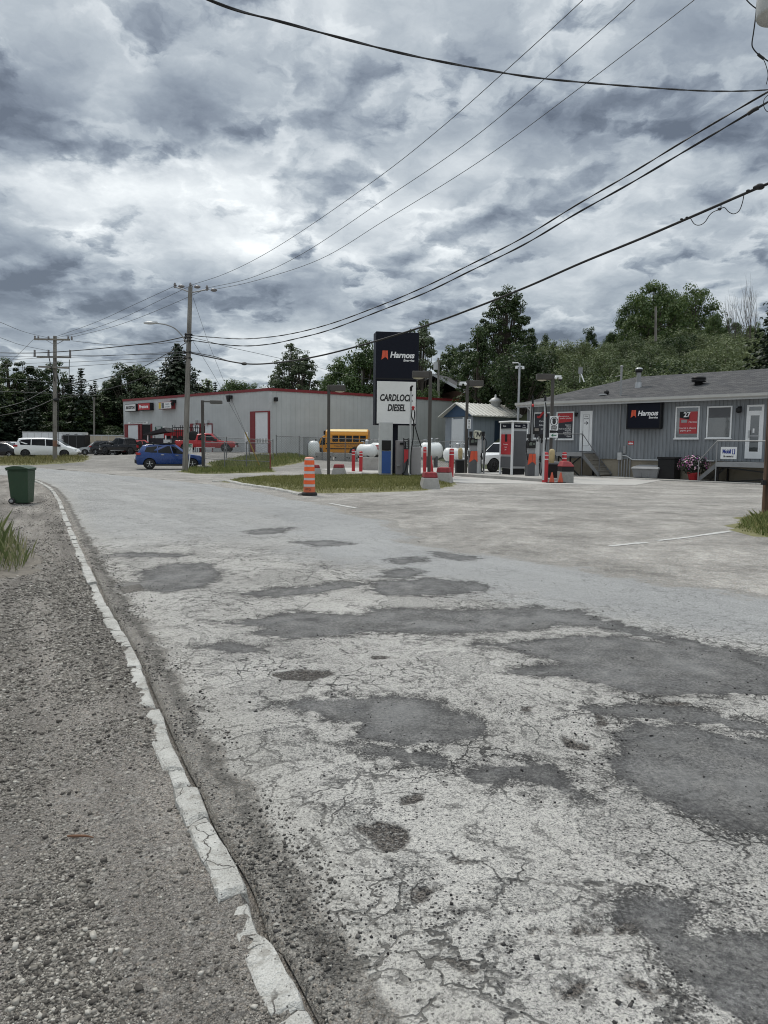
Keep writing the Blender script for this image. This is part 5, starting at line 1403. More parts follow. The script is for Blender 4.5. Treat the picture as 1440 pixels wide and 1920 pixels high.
# ---------------------------------------------------------------- cabinets and diesel pump on the pylon base
def hose(name, pts, r, parent, m=M_BLACK, k=8):
    mb = MB(); mb.tube(catmull(pts, k), r, 6); return mb.build(name, m, parent)
BZ = .17
t_, Y_ = place('payment_cabinet', 'grey payment cabinet with a blue front panel behind the pylon post', 'cabinet', 723, 890, .05, None, BZ); k = 1/ppm(Y_)
h = 98*k
mb = MB(); mb.box(-12.5*k, 12.5*k, 0, .75, 0, h); mb.build('body', M_LGREY, t_, .02)
mb = MB(); mb.box(-7.5*k, 9.5*k, -.03, -.002, .06, 44*k); mb.build('blue_panel', M_BLUEP, t_)
mb = MB(); mb.box(-7.5*k, 9.5*k, -.035, -.002, 45*k, 64*k); mb.box(-6*k, 6*k, -.05, -.036, 47*k, 56*k); mb.build('screen', M_BLACK, t_)
t_, Y_ = place('diesel_cabinet', 'taupe steel cabinet right of the pylon post', 'cabinet', 751, 890, .05, None, BZ); k = 1/ppm(Y_)
mb = MB(); mb.box(-9*k, 7.5*k, 0, .6, 0, 64*k); mb.build('body', mat('taupe_steel', (.27, .25, .255), .5, var=.06, grime=.1), t_, .02)
mb = MB(); mb.tube([(5*k, -.06, 62*k), (8.5*k, -.06, 60*k), (8.5*k, -.06, 24*k)], .03, 6); mb.box(-2*k, 5*k, -.05, -.003, 56*k, 60*k); mb.build('hose_arm', M_BLACK, t_)
mb = MB(); mb.box(-7*k, -2*k, -.12, -.003, 17*k, 18.5*k); mb.build('handle', M_STEEL, t_)
t_, Y_ = place('diesel_pump', 'narrow black diesel pump with red ribbon and open hose rack', 'fuel pump', 761, 891, .05, None, BZ); k = 1/ppm(Y_)
mb = MB(); mb.box(-4.5*k, 4.5*k, 0, .5, 0, 49*k); mb.build('body', M_DGREY, t_, .02)
mb = MB(); mb.prism([(-4*k, 48*k), (4*k, 48*k), (4*k, 30*k), (-4*k, 22*k)], -.02, -.003); mb.build('emblem', M_RED, t_)
mb = MB()
for q in range(5): mb.box(-4*k, 4*k, -.02, .2, (49.5 + q*4)*k, (51 + q*4)*k)
mb.bar((-4*k, 0, 49*k), (-4.8*k, 0, 69*k), .05); mb.bar((4*k, 0, 49*k), (3.4*k, 0, 69*k), .05); mb.build('rack', M_BLACK, t_)
hose('hose', [(3*k, -.05, 30*k), (-2*k, -.1, 8*k), (-7*k, -.1, 3*k), (-3*k, -.12, .04)], .03, t_)
t_, Y_ = place('hose_mast', 'tall steel hose mast with red retractor in front of the diesel panel', 'hose mast', 768.5, 891, .0, None, BZ); k = 1/ppm(Y_)
mb = MB(); mb.cyl((0, 0, 0), (0, 0, 160*k), .055, .045, 10); mb.build('mast', M_LGREY, t_)
mb = MB(); mb.tube([(0, 0, 156*k), (0, 0, 163*k), (2*k, 0, 165*k), (3.5*k, 0, 164*k)], .06, 8); mb.build('mast_head', M_BLACK, t_)
mb = MB(); mb.ell((4.5*k, 0, 126*k), 3*k, .08, 3*k, 10, 6); mb.box(2.5*k, 6.5*k, -.06, .06, 121*k, 124*k); mb.build('retractor', M_RED, t_)
hose('hose', [(2.5*k, 0, 122*k), (1.8*k, -.05, 110*k), (6*k, -.08, 98*k), (14*k, -.05, 72*k), (21*k, 0, 52*k)], .026, t_); hose('hose', [(6*k, 0, 122*k), (7.2*k, 0, 112*k), (5.5*k, -.04, 95*k), (5*k, -.05, 70*k), (1.5*k, -.06, 40*k), (1.5*k, -.06, 2*k)], .028, t_)
t_, Y_ = place('diesel_cabinet', 'plain grey cabinet right of the steel hose mast', 'cabinet', 780, 890.5, .05, None, BZ); k = 1/ppm(Y_)
mb = MB(); mb.box(-10*k, 9*k, 0, .7, 0, 52*k); mb.build('body', mat('pale_taupe', (.34, .325, .325), .5, var=.06, grime=.1), t_, .02)
mb = MB(); mb.tube([(-5*k, .1, 52*k), (-5*k, .1, 56*k), (8*k, .1, 56*k), (8*k, .1, 52*k)], .02, 6); mb.build('guard_rail', M_GREY, t_)

# ---------------------------------------------------------------- gasoline pumps on the fuel island
def pump(label, px, base, rz, bag):
    t_, Y_ = place('fuel_pump', label, 'fuel pump', px, base, rz, 'grey fuel pumps with ribbon emblem', BZ); k = 1/ppm(Y_)
    mb = MB(); mb.box(-7.5*k, 6.5*k, 0, .48, 0, 42*k); mb.build('body', M_DGREY, t_, .02)
    mb = MB(); mb.box(-6*k, 6.5*k, .06, .40, 42*k + .003, 56*k); mb.build('neck', M_GREY, t_)
    mb = MB(); mb.box(-7*k, 7*k, -.02, .48, 52*k + .002, 66*k); mb.build('head', M_BLACK, t_, .02)
    mb = MB(); mb.box(-5.5*k, 0, -.03, -.021, 57*k, 63*k); mb.box(1.5*k, 5.5*k, -.03, -.021, 58*k, 62*k); mb.build('display', mat('lcd_glass', (.10, .12, .10), .15), t_)
    mb = MB(); mb.box(6.5*k + .004, 15*k, .04, .48, 0, 64*k); mb.build('column', M_LGREY, t_, .02)
    emblem('emblem', t_, 0, -.003, 31*k, 21*k)
    mb = MB()
    for xx in (15.5*k, 21*k): mb.bar((xx, .2, 0), (xx, .2, 74*k), .09)
    mb.build('hose_post', M_GREY, t_)
    for xx, s_ in ((-5*k, 1), (18*k, 1)):
        mb = MB(); mb.box(xx - 2.4*k, xx + 2.4*k, .0, .3, 70*k, 78*k); mb.tube([(xx, 0, 70*k), (xx, -.05, 66*k), (xx, .0, 62*k)], .04, 6); mb.build('hose_hook', M_BLACK, t_)
    hose('hose', [(-6*k, -.02, 70*k), (-11*k, -.06, 64*k), (-11.5*k, -.06, 50*k), (-9*k, -.05, 36*k), (-8*k, 0, 30*k)], .022, t_)
    hose('hose', [(18*k, -.02, 68*k), (23*k, -.05, 60*k), (22*k, -.06, 40*k), (19*k, -.06, 10*k), (16*k, -.08, 4*k), (14*k, -.06, 24*k)], .022, t_)
    mb = MB(); mb.bar((16*k, -.05, 26*k), (14.5*k, -.12, 38*k), .07); mb.bar((14.5*k, -.1, 36*k), (13*k, -.14, 30*k), .04); mb.build('nozzle', M_BLACK, t_)
    if bag:
        mb = MB(); mb.hexa([(2*k, -.04, 64*k), (13*k, -.04, 64*k), (13*k, .42, 64*k), (2*k, .42, 64*k)], [(1*k, -.06, 80*k), (14*k, -.04, 79*k), (13.4*k, .40, 80*k), (1.6*k, .42, 79*k)]); q = mb.build('price_bag', mat('paper_bag', (.55, .55, .44), .8, var=.15, scale=6, bump=.02, bscale=9), t_, .03)
        text('N', 11*k, M_LETB, t_, (8*k, -.075, 72*k), shear=.2, bold=.01); text('HORS', 3*k, M_LETB, t_, (4.5*k, -.075, 76.5*k))
    return t_, k
pump('grey fuel pump with a handwritten paper bag over its top', 887, 887.5, .05, True)
t_, k = pump('grey fuel pump with black display beside the double kiosk', 996, 892.5, .08, False)
mb = MB(); mb.box(3*k, 15*k, .1, .2, 78*k, 91*k); mb.box(5*k, 13*k, .09, .098, 84*k, 89*k, 1); mb.build('topper', [M_BLACK, mat('topper_strip', (.2, .18, .16), .5)], t_)
t2, Y_ = place('hose_mast', 'thick grey hose mast with red retractor above the nearest pump', 'hose mast', 997, 890, .0, None, BZ); kk = 1/ppm(Y_)
mb = MB(); mb.box(-3*kk, 2*kk, .3, .5, 0, 132*kk); mb.build('mast', M_GREY, t2)
mb = MB(); mb.tube([(.5*kk, .3, 128*kk), (0, .3, 142*kk), (0, .3, 145*kk), (1*kk, .3, 147*kk)], .05, 8); mb.build('mast_head', M_BLACK, t2); mb = MB(); mb.ell((0, .2, 129*kk), 2.4*kk, .08, 3*kk, 10, 6); mb.build('retractor', M_RED, t2)
hose('hose', [(-1.5*kk, .2, 127*kk), (-3*kk, .15, 100*kk), (-4*kk, .1, 60*kk)], .024, t2); hose('hose', [(1.8*kk, .2, 127*kk), (1.5*kk, .15, 90*kk), (9*kk, -.1, 60*kk), (13*kk, -.2, 30*kk), (12*kk, -.2, 2*kk), (4*kk, -.25, 1*kk), (-6*kk, -.3, 3*kk)], .024, t2)
t2, Y_ = place('hose_mast', 'slim grey hose mast with black head next to the shop windows', 'hose mast', 1018, 900, .0, None, BZ); kk = 1/ppm(Y_)
mb = MB(); mb.cyl((0, 0, 0), (0, 0, 150*kk), .05, .04, 10); mb.build('mast', M_LGREY, t2); mb = MB(); mb.tube([(0, 0, 146*kk), (0, 0, 154*kk), (-1.2*kk, 0, 155.5*kk)], .05, 8); mb.build('mast_head', M_BLACK, t2)
hose('hose', [(0, -.05, 144*kk), (3*kk, -.08, 120*kk), (4.5*kk, -.08, 90*kk), (2*kk, -.06, 55*kk)], .022, t2)
# double payment kiosk
t_, Y_ = place('payment_kiosk', 'double grey payment kiosk with white frame and red poster between the pumps', 'kiosk', 958.5, 890.5, math.radians(24), None, BZ); k = 1/ppm(Y_)
wf, ws, h = 36*k, 1.15, 101*k
mb = MB(); mb.box(.05, wf - .05, .05, ws - .05, 12*k, h - 4*k); mb.build('core', M_LGREY, t_)
mb = MB()
for xx in (0, wf - .1):
    for yy in (0, ws - .1): mb.box(xx, xx + .1, yy, yy + .1, 0, h - 3*k)
mb.build('frame', M_WHITE, t_, .01)
mb = MB(); mb.box(-.06, wf + .06, -.06, ws + .06, h - 3*k + .002, h); mb.build('cap', mat('kiosk_white', (.80, .80, .79), .4, var=.03), t_, .03)
mb = MB(); mb.box(.1, wf - .1, .015, .048, 16*k, h - 19*k); mb.build('front_panel', M_DGREY, t_)
mb = MB(); mb.box(.09, wf - .05, .0, .047, h - 14*k, h - 5*k); mb.build('front_header', M_NAVY, t_)
mb = MB(); mb.box(.0, .047, .1, ws - .1, h - 14*k, h - 5*k); mb.build('side_header', M_NAVY, t_)
mb = MB(); mb.box(.012, .047, .12, ws - .12, 13*k, 34*k); mb.build('side_panel', M_DGREY, t_)
mb = MB(); mb.box(.006, .046, .16, ws - .14, 38*k, 76*k); mb.build('side_poster', M_RED, t_)
mb = MB(); mb.box(.0, .005, .45, ws - .5, 62*k, 76*k); mb.build('poster_picture', M_BLACK, t_)
text('Harnois', 4.5*k, M_LETW, t_, (wf*.32, -.004, h - 9.5*k), shear=.2, sx=.8); text('Libre', 2.6*k, M_LETW, t_, (wf*.72, -.004, h - 8*k)); text('service', 2.6*k, M_LETW, t_, (wf*.72, -.004, h - 11.5*k))
text('Harnois', 4.5*k, M_LETW, t_, (-.004, ws*.62, h - 9.5*k), rz=-PI/2, shear=.2, sx=.7)
for i_ in range(3): text(['Économisez', 'à chaque', 'plein'][i_], 3*k, M_LETW, t_, (-.002, ws*.5, (57 - 5*i_)*k), rz=-PI/2, ext=.001)
mb = MB(); mb.box(.12, wf - .12, .1, ws - .12, 0, 12*k - .002); mb.build('open_base_shade', M_BLACK, t_)  # black block stands for the shade in the open base between the legs
# sign on the post of the near lamp
t_, Y_ = place('post_sign', 'white sign with a black ring and green arrow fixed to the lamp post', 'sign', 1033.5, 896, .05); k = 1/ppm(Y_); zz_ = lambda q: (896 - q)*k
mb = MB(); mb.box(-8*k, 8*k, -.22, -.19, zz_(807.5), zz_(781.5)); mb.build('upper_panel', M_WHITE, t_)
mb = MB(); mb.box(-8*k, 8*k, -.22, -.19, zz_(821), zz_(812.5)); mb.build('arrow_panel', M_WHITE, t_)
mb = MB(); mb.box(-7.5*k, 7.5*k, -.22, -.195, zz_(811.8), zz_(808.2)); mb.build('middle_strip', M_BLACK, t_)
mb = MB(); cz = zz_(791)
mb.tube([(7*k*math.cos(q*2*PI/28), -.226, cz + 7.8*k*math.sin(q*2*PI/28)) for q in range(29)], .55*k, 6, 0, False)
mb.ell((0, -.224, cz - 1*k), 3.4*k, .01, 4.4*k, 14, 8); mb.box(-4.2*k, 4.2*k, -.23, -.224, cz + 2.0*k, cz + 3.4*k); mb.box(-2.6*k, 2.6*k, -.23, -.224, cz + 3.4*k, cz + 5.4*k)
mb.build('ring', M_LETB, t_)
text('SERVICE', 3.1*k, M_LETB, t_, (0, -.225, zz_(801.5)), bold=.004); text('EXPERT', 3.1*k, M_LETB, t_, (0, -.225, zz_(805)), bold=.004)
mb = MB(); za = zz_(816.7); mb.box(-1*k, 5*k, -.23, -.2205, za - .8*k, za + .8*k); mb.prism([(-5*k, za), (-.5*k, za + 3.4*k), (-1.4*k, za), (-.5*k, za - 3.4*k)], -.23, -.2205); mb.build('arrow', M_GREENL, t_)
mb = MB(); mb.box(-.05, .05, -.19, -.08, zz_(805), zz_(803)); mb.box(-.05, .05, -.19, -.08, zz_(787), zz_(785)); mb.build('bracket', M_GREY, t_)
t_, Y_ = place('post_plate', 'narrow white plate with black marks on the left island lamp post', 'sign', 877, 892, .0); k = 1/ppm(Y_)
mb = MB(); mb.box(-3.5*k, 3.5*k, -.12, -.09, (892 - 804.5)*k, (892 - 787)*k); mb.build('plate', M_WHITE, t_)
for i_ in range(3): text(['S', 'T', 'S'][i_], 5*k, M_LETB, t_, (0, -.122, (892 - 790.5 - 5.2*i_)*k), bold=.006, ext=.002)
# islands bits: windscreen wash stand, waste bins, cones
def squeegee_stand(label, px, base, rz):
    t_, Y_ = place('wash_stand', label, 'wash stand', px, base, rz, 'black windscreen wash stands', 0, .015)
    mb = MB(); mb.hexa([(-.27, -.22, 0), (.27, -.22, 0), (.27, .22, 0), (-.27, .22, 0)], [(-.30, -.24, .78), (.30, -.24, .78), (.30, .24, .78), (-.30, .24, .78)]); mb.build('tub', M_BLACK, t_, .02)
    mb = MB(); mb.box(-.33, .33, -.27, .27, .782, .84); mb.build('rim', M_DGREY, t_, .01)
    mb = MB(); mb.lathe([(.10, .842), (.12, .95), (.14, 1.30), (.12, 1.45), (.05, 1.50)], 12, (-.02, 0, 0)); mb.build('towel_dispenser', mat('tan_plastic', (.42, .33, .17), .6, var=.15), t_, 0)
    mb = MB(); mb.box(.10, .13, -.16, -.142, .95, 1.22); mb.build('slot', M_BLACK, t_)
    return t_
squeegee_stand('black wash stand with tan dispenser on the left of the fuel island', 863, 889.5, .1)
squeegee_stand('black wash stand with tan dispenser beside the near red bollard', 1034, 902.5, -.1)
t_, Y_ = place('waste_bin', 'stone grey waste bin with a faded red dome lid', 'bin', 1060, 905.5, .15, None, 0, .012); k = 1/ppm(Y_)
mb = MB(); mb.box(-.29, .29, -.25, .27, 0, .50); mb.build('body', mat('stone_panel', (.25, .25, .235), .9, var=.2, scale=10, bump=.006), t_, .02)
mb = MB(); mb.box(-.28, .28, -.24, .26, .502, .72); mb.build('collar', M_BLACK, t_)
mb = MB(); mb.hexa([(-.31, -.27, .722), (.31, -.27, .722), (.31, .29, .722), (-.31, .29, .722)], [(-.2, -.18, .98), (.16, -.18, .94), (.16, .2, .94), (-.2, .2, .98)]); mb.build('lid', mat('faded_lid', (.32, .05, .055), .6, var=.2, grime=.1), t_, .04)
t_, Y_ = place('waste_bin', 'low black bin between the two orange cones', 'bin', 1043, 902, -.1, None, 0, .012); k = 1/ppm(Y_)
mb = MB(); mb.box(-.30, .30, -.2, .25, 0, .82); mb.build('body', M_BLACK, t_, .03)
mb = MB(); mb.box(-.33, .33, -.23, .28, .822, .90); mb.build('lid', M_GREY, t_, .02)
def small_cone(label, px, base):
    t_, Y_ = place('traffic_cone', label, 'cone', px, base, random.random(), 'orange cones by the near island end', 0, .012)
    mb = MB(); mb.lathe([(.12, .03), (.03, .46), (.02, .47)], 12); mb.build('cone', mat('cone_orange', (.42, .07, .03), .6, var=.15, grime=.2), t_); mb = MB(); mb.box(-.17, .17, -.17, .17, 0, .03); mb.build('foot', M_BLACK, t_)
small_cone('orange cone standing next to the near red bollard', 1034.5, 906); small_cone('orange cone leaning against the stone grey waste bin', 1051, 906)

# ---------------------------------------------------------------- traffic drum
t_, Y_ = place('traffic_drum', 'orange and white striped traffic drum on a black rubber foot', 'traffic drum', 580, 929); k = 1/ppm(Y_)
mb = MB(); n = 8; r0, r1 = 11.2*k, 8.8*k; hb = 6*k; ht = 70*k
def rr(z): return r0 + (r1 - r0) * min(1, max(0, (z - hb) / (ht - hb)))
MS = [M_ORANGE, mat('reflective_white', (.52, .50, .50), .4, var=.1, grime=.25), mat('faded_orange', (.55, .13, .05), .6, var=.12, grime=.15), mat('drum_cap', (.72, .30, .22), .6, var=.1, grime=.1)]
edges = [(6, 17, 2), (17, 21.5, 1), (21.5, 29, 0), (29, 33.5, 1), (33.5, 41, 0), (41, 46, 1), (46, 54, 0), (54, 58, 1), (58, 66, 0), (66, 69, 1)]
mb.lathe([(r0*.97, hb - .02), (r0*.97, hb)], 20, (0,0,0), 2)
dr0 = thing  # keep name
body = MB()
for a, b_, mi in edges:
    body.lathe([(rr(a*k) + .006*(mi == 0), a*k), (rr(b_*k) + .006*(mi == 0), b_*k - .001)], 20, (0, 0, 0), mi)
body.lathe([(rr(69*k), 69*k), (r1*.9, 71*k), (r1*.5, 72*k), (.01, 72.3*k)], 20, (0, 0, 0), 3)
body.build('barrel', MS, t_)
text('MTQ', 5*k, M_LETB, t_, (-.03, -r0 - .002, 12*k), ext=.002)
mb = MB(); mb.lathe([(14.5*k, 0), (15.2*k, 2*k), (14.5*k, 5*k), (12*k, 6.5*k), (11*k, 6.6*k)], 8); mb.build('rubber_foot', M_RUBBER, t_)

# ---------------------------------------------------------------- green wheelie bin
M_BIN = mat('green_plastic', (.018, .048, .022), .5, var=.14, scale=2.5, grime=.15)
t_, Y_ = place('wheelie_bin', 'dark green wheelie bin standing on the left shoulder', 'wheelie bin', 35, 945.5, math.radians(8)); k = 1/ppm(Y_)
x0, x1, X0, X1 = -15*k, 15.5*k, -19*k, 18*k; H_ = 63*k; D0, D1 = .44, .60
mb = MB(); mb.hexa([(x0, .05, .02), (x1, .05, .02), (x1, .05 + D0, .02), (x0, .05 + D0, .02)], [(X0, 0, H_), (X1, 0, H_), (X1, D1, H_), (X0, D1, H_)]); mb.build('body', M_BIN, t_, .02)
mb = MB(); mb.box(X0 - 2*k, X1 + 1*k, -.03, D1 + .03, H_ + .002, H_ + 3*k); mb.box(X0 - 4.5*k, X0 - 2*k - .002, .08, D1 - .08, H_ + 1*k, H_ + 3.5*k); mb.build('rim', M_BIN, t_, .012)
mb = MB(); n = 9
prof = [(X0 - 2.5*k + (X1 - X0 + 4.5*k)*q/n, H_ + 3.2*k + 6.0*k*math.sin(PI*(.12 + .82*q/n))) for q in range(n + 1)]
mb.prism([(X0 - 2.5*k, H_ + 3.2*k)] + prof + [(X1 + 2.6*k, H_ + 3.2*k)], -.045, D1 + .045); mb.build('lid', M_BIN, t_, .02)
for yy in (.02, D0 + .02):
    mb = MB(); mb.lathe([(.03, -.045), (5.2*k, -.04), (5.8*k, -.02), (5.8*k, .02), (5.2*k, .04), (.03, .045)], 18, (x0 + 2.5*k, yy, 5.8*k), 0, 'y'); w1_ = mb.build('wheel', M_RUBBER, t_)
    mb = MB(); mb.lathe([(.02, -.052), (3.2*k, -.05), (3.2*k, .05), (.02, .052)], 14, (x0 + 2.5*k, yy, 5.8*k), 0, 'y'); mb.build('hub', M_GREY, w1_)
# ---------------------------------------------------------------- vehicles
def paint(name, col, rough=.28, grime=.06):
    return mat(name, col, rough, .0, .02, .5, grime*.4, coat=.35, spec=.35)
M_TYRE = mat('tyre_rubber', (.014, .014, .014), .85, var=.2)
M_RIM = mat('alloy_rim', (.42, .43, .44), .3, metal=.8, var=.08)
M_RIMD = mat('dark_rim', (.05, .05, .055), .35, metal=.6, var=.1)
M_TAIL = mat('tail_light_red', (.35, .012, .015), .2, var=.05)
M_HEAD = mat('head_light_glass', (.62, .65, .68), .12, var=.05)
M_ARCH = mat('arch_black', (.012, .012, .013), .8, var=.1)
M_TRIM = mat('trim_black', (.02, .02, .021), .6, var=.1)
M_CHROME = mat('chrome', (.6, .61, .62), .15, metal=1.0, var=.03)
_VEH = {}
def loft(st):
    vs, fs = [], []
    for (x, zs, zb, zr, wb, wr) in st:
        g = min(.07, max(.01, (zr - zb) * .5))
        half = [(-wb*.90, zs), (-wb*.985, zs + .12), (-wb, (zs + zb)*.5 + .06), (-wb*.975, zb), (-wr, zr - g), (-wr*.84, zr)]
        ring = half + [(-y, z) for y, z in reversed(half)]
        vs += [(x, y, z) for y, z in ring]
    n = 12
    for i in range(len(st) - 1):
        for j in range(n): fs.append((i*n+j, i*n+(j+1)%n, (i+1)*n+(j+1)%n, (i+1)*n+j))
    fs.append(tuple(reversed(range(n)))); fs.append(tuple((len(st)-1)*n + j for j in range(n)))
    return vs, fs
def surf_y(st, x, f):
    for i in range(len(st) - 1):
        a, b_ = st[i], st[i+1]
        if a[0] <= x <= b_[0]:
            t = (x - a[0]) / (b_[0] - a[0] + 1e-9); q = [a[k] + (b_[k] - a[k])*t for k in range(6)]
            g = min(.07, max(.01, (q[3] - q[2]) * .5))
            return q[4]*.975 + (q[5] - q[4]*.975)*f, q[2] + (q[3] - g - q[2])*f
    return st[-1][4], st[-1][2]
def vehicle(st, arches, wr, m_body, wins, screens, extra=None, rim=None, tw=.22, lights=True, two_tone=None):
    """returns a dict name -> list of (mesh, materials) built in local space, front at +x"""
    parts = []
    vs, fs = loft(st)
    b = MB(); b.add(vs, fs, 0, True)
    body = bpy.data.objects.new('tmp', b.mesh('body', [m_body, M_ARCH]))
    body.data.set_sharp_from_angle(angle=math.radians(38)); COL.objects.link(body)
    c = MB(); wmax = max(s[4] for s in st)
    for ax in arches:
        for s_ in (-1, 1):
            c.lathe([(wr*1.16, -.16), (wr*1.16, .16)], 22, (ax, s_*(wmax - .08), wr*1.02), 0, 'y', False)
    cut = bpy.data.objects.new('tmpcut', c.mesh('cut', [m_body, M_ARCH]))
    cut.data.polygons.foreach_set('material_index', [1]*len(cut.data.polygons)); COL.objects.link(cut)
    md = body.modifiers.new('b', 'BOOLEAN'); md.operation = 'DIFFERENCE'; md.object = cut; md.solver = 'EXACT'
    dg = bpy.context.evaluated_depsgraph_get(); dg.update()
    me = bpy.data.meshes.new_from_object(body.evaluated_get(dg)); me.name = 'body'
    bpy.data.objects.remove(body); bpy.data.objects.remove(cut)
    parts.append(('body', me, None))
    def poly_panel(pts, s_, out):
        a = [(x, s_*(surf_y(st, x, f)[0] + out), surf_y(st, x, f)[1]) for x, f in pts]
        i_ = [(x, y - s_*.03, z) for x, y, z in a]
        n = len(a); mb = MB(); mb.add(a + i_, [tuple(range(n)), tuple(reversed(range(n, 2*n)))] + [(k, n+k, n+(k+1) % n, (k+1) % n) for k in range(n)]); return mb
    for wn in wins:
        for s_ in (-1, 1): parts.append(('side_window', poly_panel(wn, s_, .008).mesh('side_window', M_CARGLASS), None))
    for (xa, xb, nm) in screens:
        A = [s for s in st if abs(s[0] - xa) < 1e-6][0]; B = [s for s in st if abs(s[0] - xb) < 1e-6][0]
        L = lambda t, k: A[k] + (B[k] - A[k])*t
        q = [(L(t, 0), s_*L(t, 5)*.80, L(t, 3) + .010) for t, s_ in ((.10, -1), (.10, 1), (.92, 1), (.92, -1))]
        nn = (Vector(q[1]) - Vector(q[0])).cross(Vector(q[3]) - Vector(q[0])).normalized(); nn = nn if nn.z > 0 else -nn
        mb = MB(); mb.add([Vector(p_) for p_ in q] + [Vector(p_) - nn*.03 for p_ in q], [(0,1,2,3), (7,6,5,4), (0,4,5,1), (1,5,6,2), (2,6,7,3), (3,7,4,0)])
        parts.append((nm, mb.mesh(nm, M_CARGLASS), None))
    for ax in arches:
        for s_ in (-1, 1):
            mb = MB(); y0 = s_*(wmax - .12)
            mb.lathe([(wr*.62, -tw/2), (wr*.93, -tw/2), (wr, -tw*.32), (wr, tw*.32), (wr*.93, tw/2), (wr*.62, tw/2)], 22, (ax, y0, wr), 0, 'y')
            tyre = mb.mesh('tyre', M_TYRE)
            mb = MB(); yo = y0 + s_*tw*.5
            mb.lathe([(wr*.60, -.06), (wr*.64, .006), (wr*.56, .006), (wr*.52, -.03), (.02, -.035)] if s_ > 0 else [(.02, .035), (wr*.52, .03), (wr*.56, -.006), (wr*.64, -.006), (wr*.60, .06)], 20, (ax, yo, wr), 1, 'y')
            for q in range(5):
                t = q*2*PI/5 + .3; mb.bar((ax + .05*math.cos(t), yo - s_*.004, wr + .05*math.sin(t)), (ax + wr*.58*math.cos(t), yo - s_*.002, wr + wr*.58*math.sin(t)), wr*.2, .03, 0)
            mb.lathe([(.01, -.03), (wr*.15, -.02), (wr*.15, .02), (.01, .03)], 10, (ax, yo, wr), 0, 'y')
            parts.append(('wheel', tyre, [('rim', mb.mesh('rim', [rim or M_RIM, M_RIMD]))]))
    if extra:
        for nm, mb, mm in extra: parts.append((nm, mb.mesh(nm, mm), None))
    return parts
def spawn(parts, name, label, cat, loc, rz, group=None):
    t_ = thing(name, label, cat, loc, rz, group)
    for nm, me, subs in parts:
        o = link(nm, me, t_)
        for s_ in subs or []: link(s_[0], s_[1], o)
    return t_
def bits(lst):
    """(name, material, [boxes]) both sides mirrored when y0,y1 given with mirror flag"""
    out = []
    for nm, mm, boxes, mirror in lst:
        for s_ in ((-1, 1) if mirror else (1,)):
            mb = MB()
            for (x0, x1, y0, y1, z0, z1) in boxes: mb.box(x0, x1, s_*y0, s_*y1, z0, z1)
            out.append((nm, mb, mm))
    return out
# compact SUV ------------------------------------------------------
SUV = [(-2.16, .48, .70, .72, .70, .60), (-2.10, .34, .90, .93, .80, .70), (-2.02, .30, 1.00, 1.06, .86, .72), (-1.70, .30, 1.06, 1.54, .885, .63), (-1.45, .30, 1.06, 1.60, .89, .64), (-.2, .28, 1.02, 1.63, .89, .655),
       (.35, .28, 1.0, 1.60, .89, .64), (1.08, .28, .985, 1.03, .88, .76), (1.80, .30, .90, .93, .85, .72), (2.06, .34, .76, .79, .78, .66), (2.16, .44, .60, .62, .68, .55)]
SUVW = [[(-1.62, .16), (-1.48, .80), (-.85, .90), (-.85, .08), (-1.2, .06)], [(-.78, .08), (-.78, .90), (-.05, .92), (.08, .05)], [(.15, .05), (.02, .92), (.30, .90), (.86, .22), (.80, .05)]]
def suv_bits(dark):
    L = [('headlight', M_HEAD, [(1.92, 2.10, .52, .76, .70, .84)], True), ('tail_light', M_TAIL, [(-2.12, -1.86, .60, .885, .93, 1.08)], True),
         ('bumper', M_TRIM, [(-2.20, -2.0, -.78, .78, .40, .62)], False), ('grille', M_TRIM, [(2.06, 2.19, -.52, .52, .44, .70)], False), ('licence_plate', M_WHITE, [(-2.215, -2.19, -.26, .26, .66, .80)], False),
         ('mirror', dark, [(.78, .95, .89, 1.06, 1.0, 1.16)], True), ('roof_rail', M_TRIM, [(-1.4, .25, .56, .60, 1.61, 1.665)], True), ('sill', M_TRIM, [(-1.0, .95, .82, .905, .24, .36)], True),
         ('door_handle', M_CHROME, [(-.62, -.44, .885, .91, .93, .965)], True), ('door_handle', M_CHROME, [(.28, .46, .885, .91, .91, .945)], True)]
    return bits(L)
M_BLUEC = paint('blue_car_paint', (.009, .042, .175))
M_REDC = paint('red_car_paint', (.36, .018, .022)); M_WHITEC = paint('white_car_paint', (.74, .75, .76)); M_BLACKC = paint('black_car_paint', (.010, .010, .012)); M_SILVER = paint('silver_car_paint', (.36, .37, .38)); M_TAUPE = paint('taupe_car_paint', (.16, .13, .115)); M_DKGREEN = paint('dark_teal_car_paint', (.02, .03, .032))
def suv(m, rim=None): return vehicle(SUV, (-1.32, 1.33), .345, m, SUVW, ((.35, 1.08, 'windscreen'), (-2.02, -1.70, 'rear_window')), suv_bits(m), rim)
p_ = on_ground(319, 45.5)
bl = spawn(suv(M_BLUEC, M_RIM), 'parked_car', 'blue compact SUV parked behind the leaning grey pole', 'car', p_, math.radians(20)); bl.scale = (.95, .95, .95)
mb = MB(); [mb.box(x_, x_ + .07, -.68, .68, 1.70, 1.76) for x_ in (-1.1, -.1)]; mb.box(-1.5, .35, -.66, -.60, 1.665, 1.705); mb.box(-1.5, .35, .60, .66, 1.665, 1.705); mb.build('roof_rack', M_TRIM, bl)
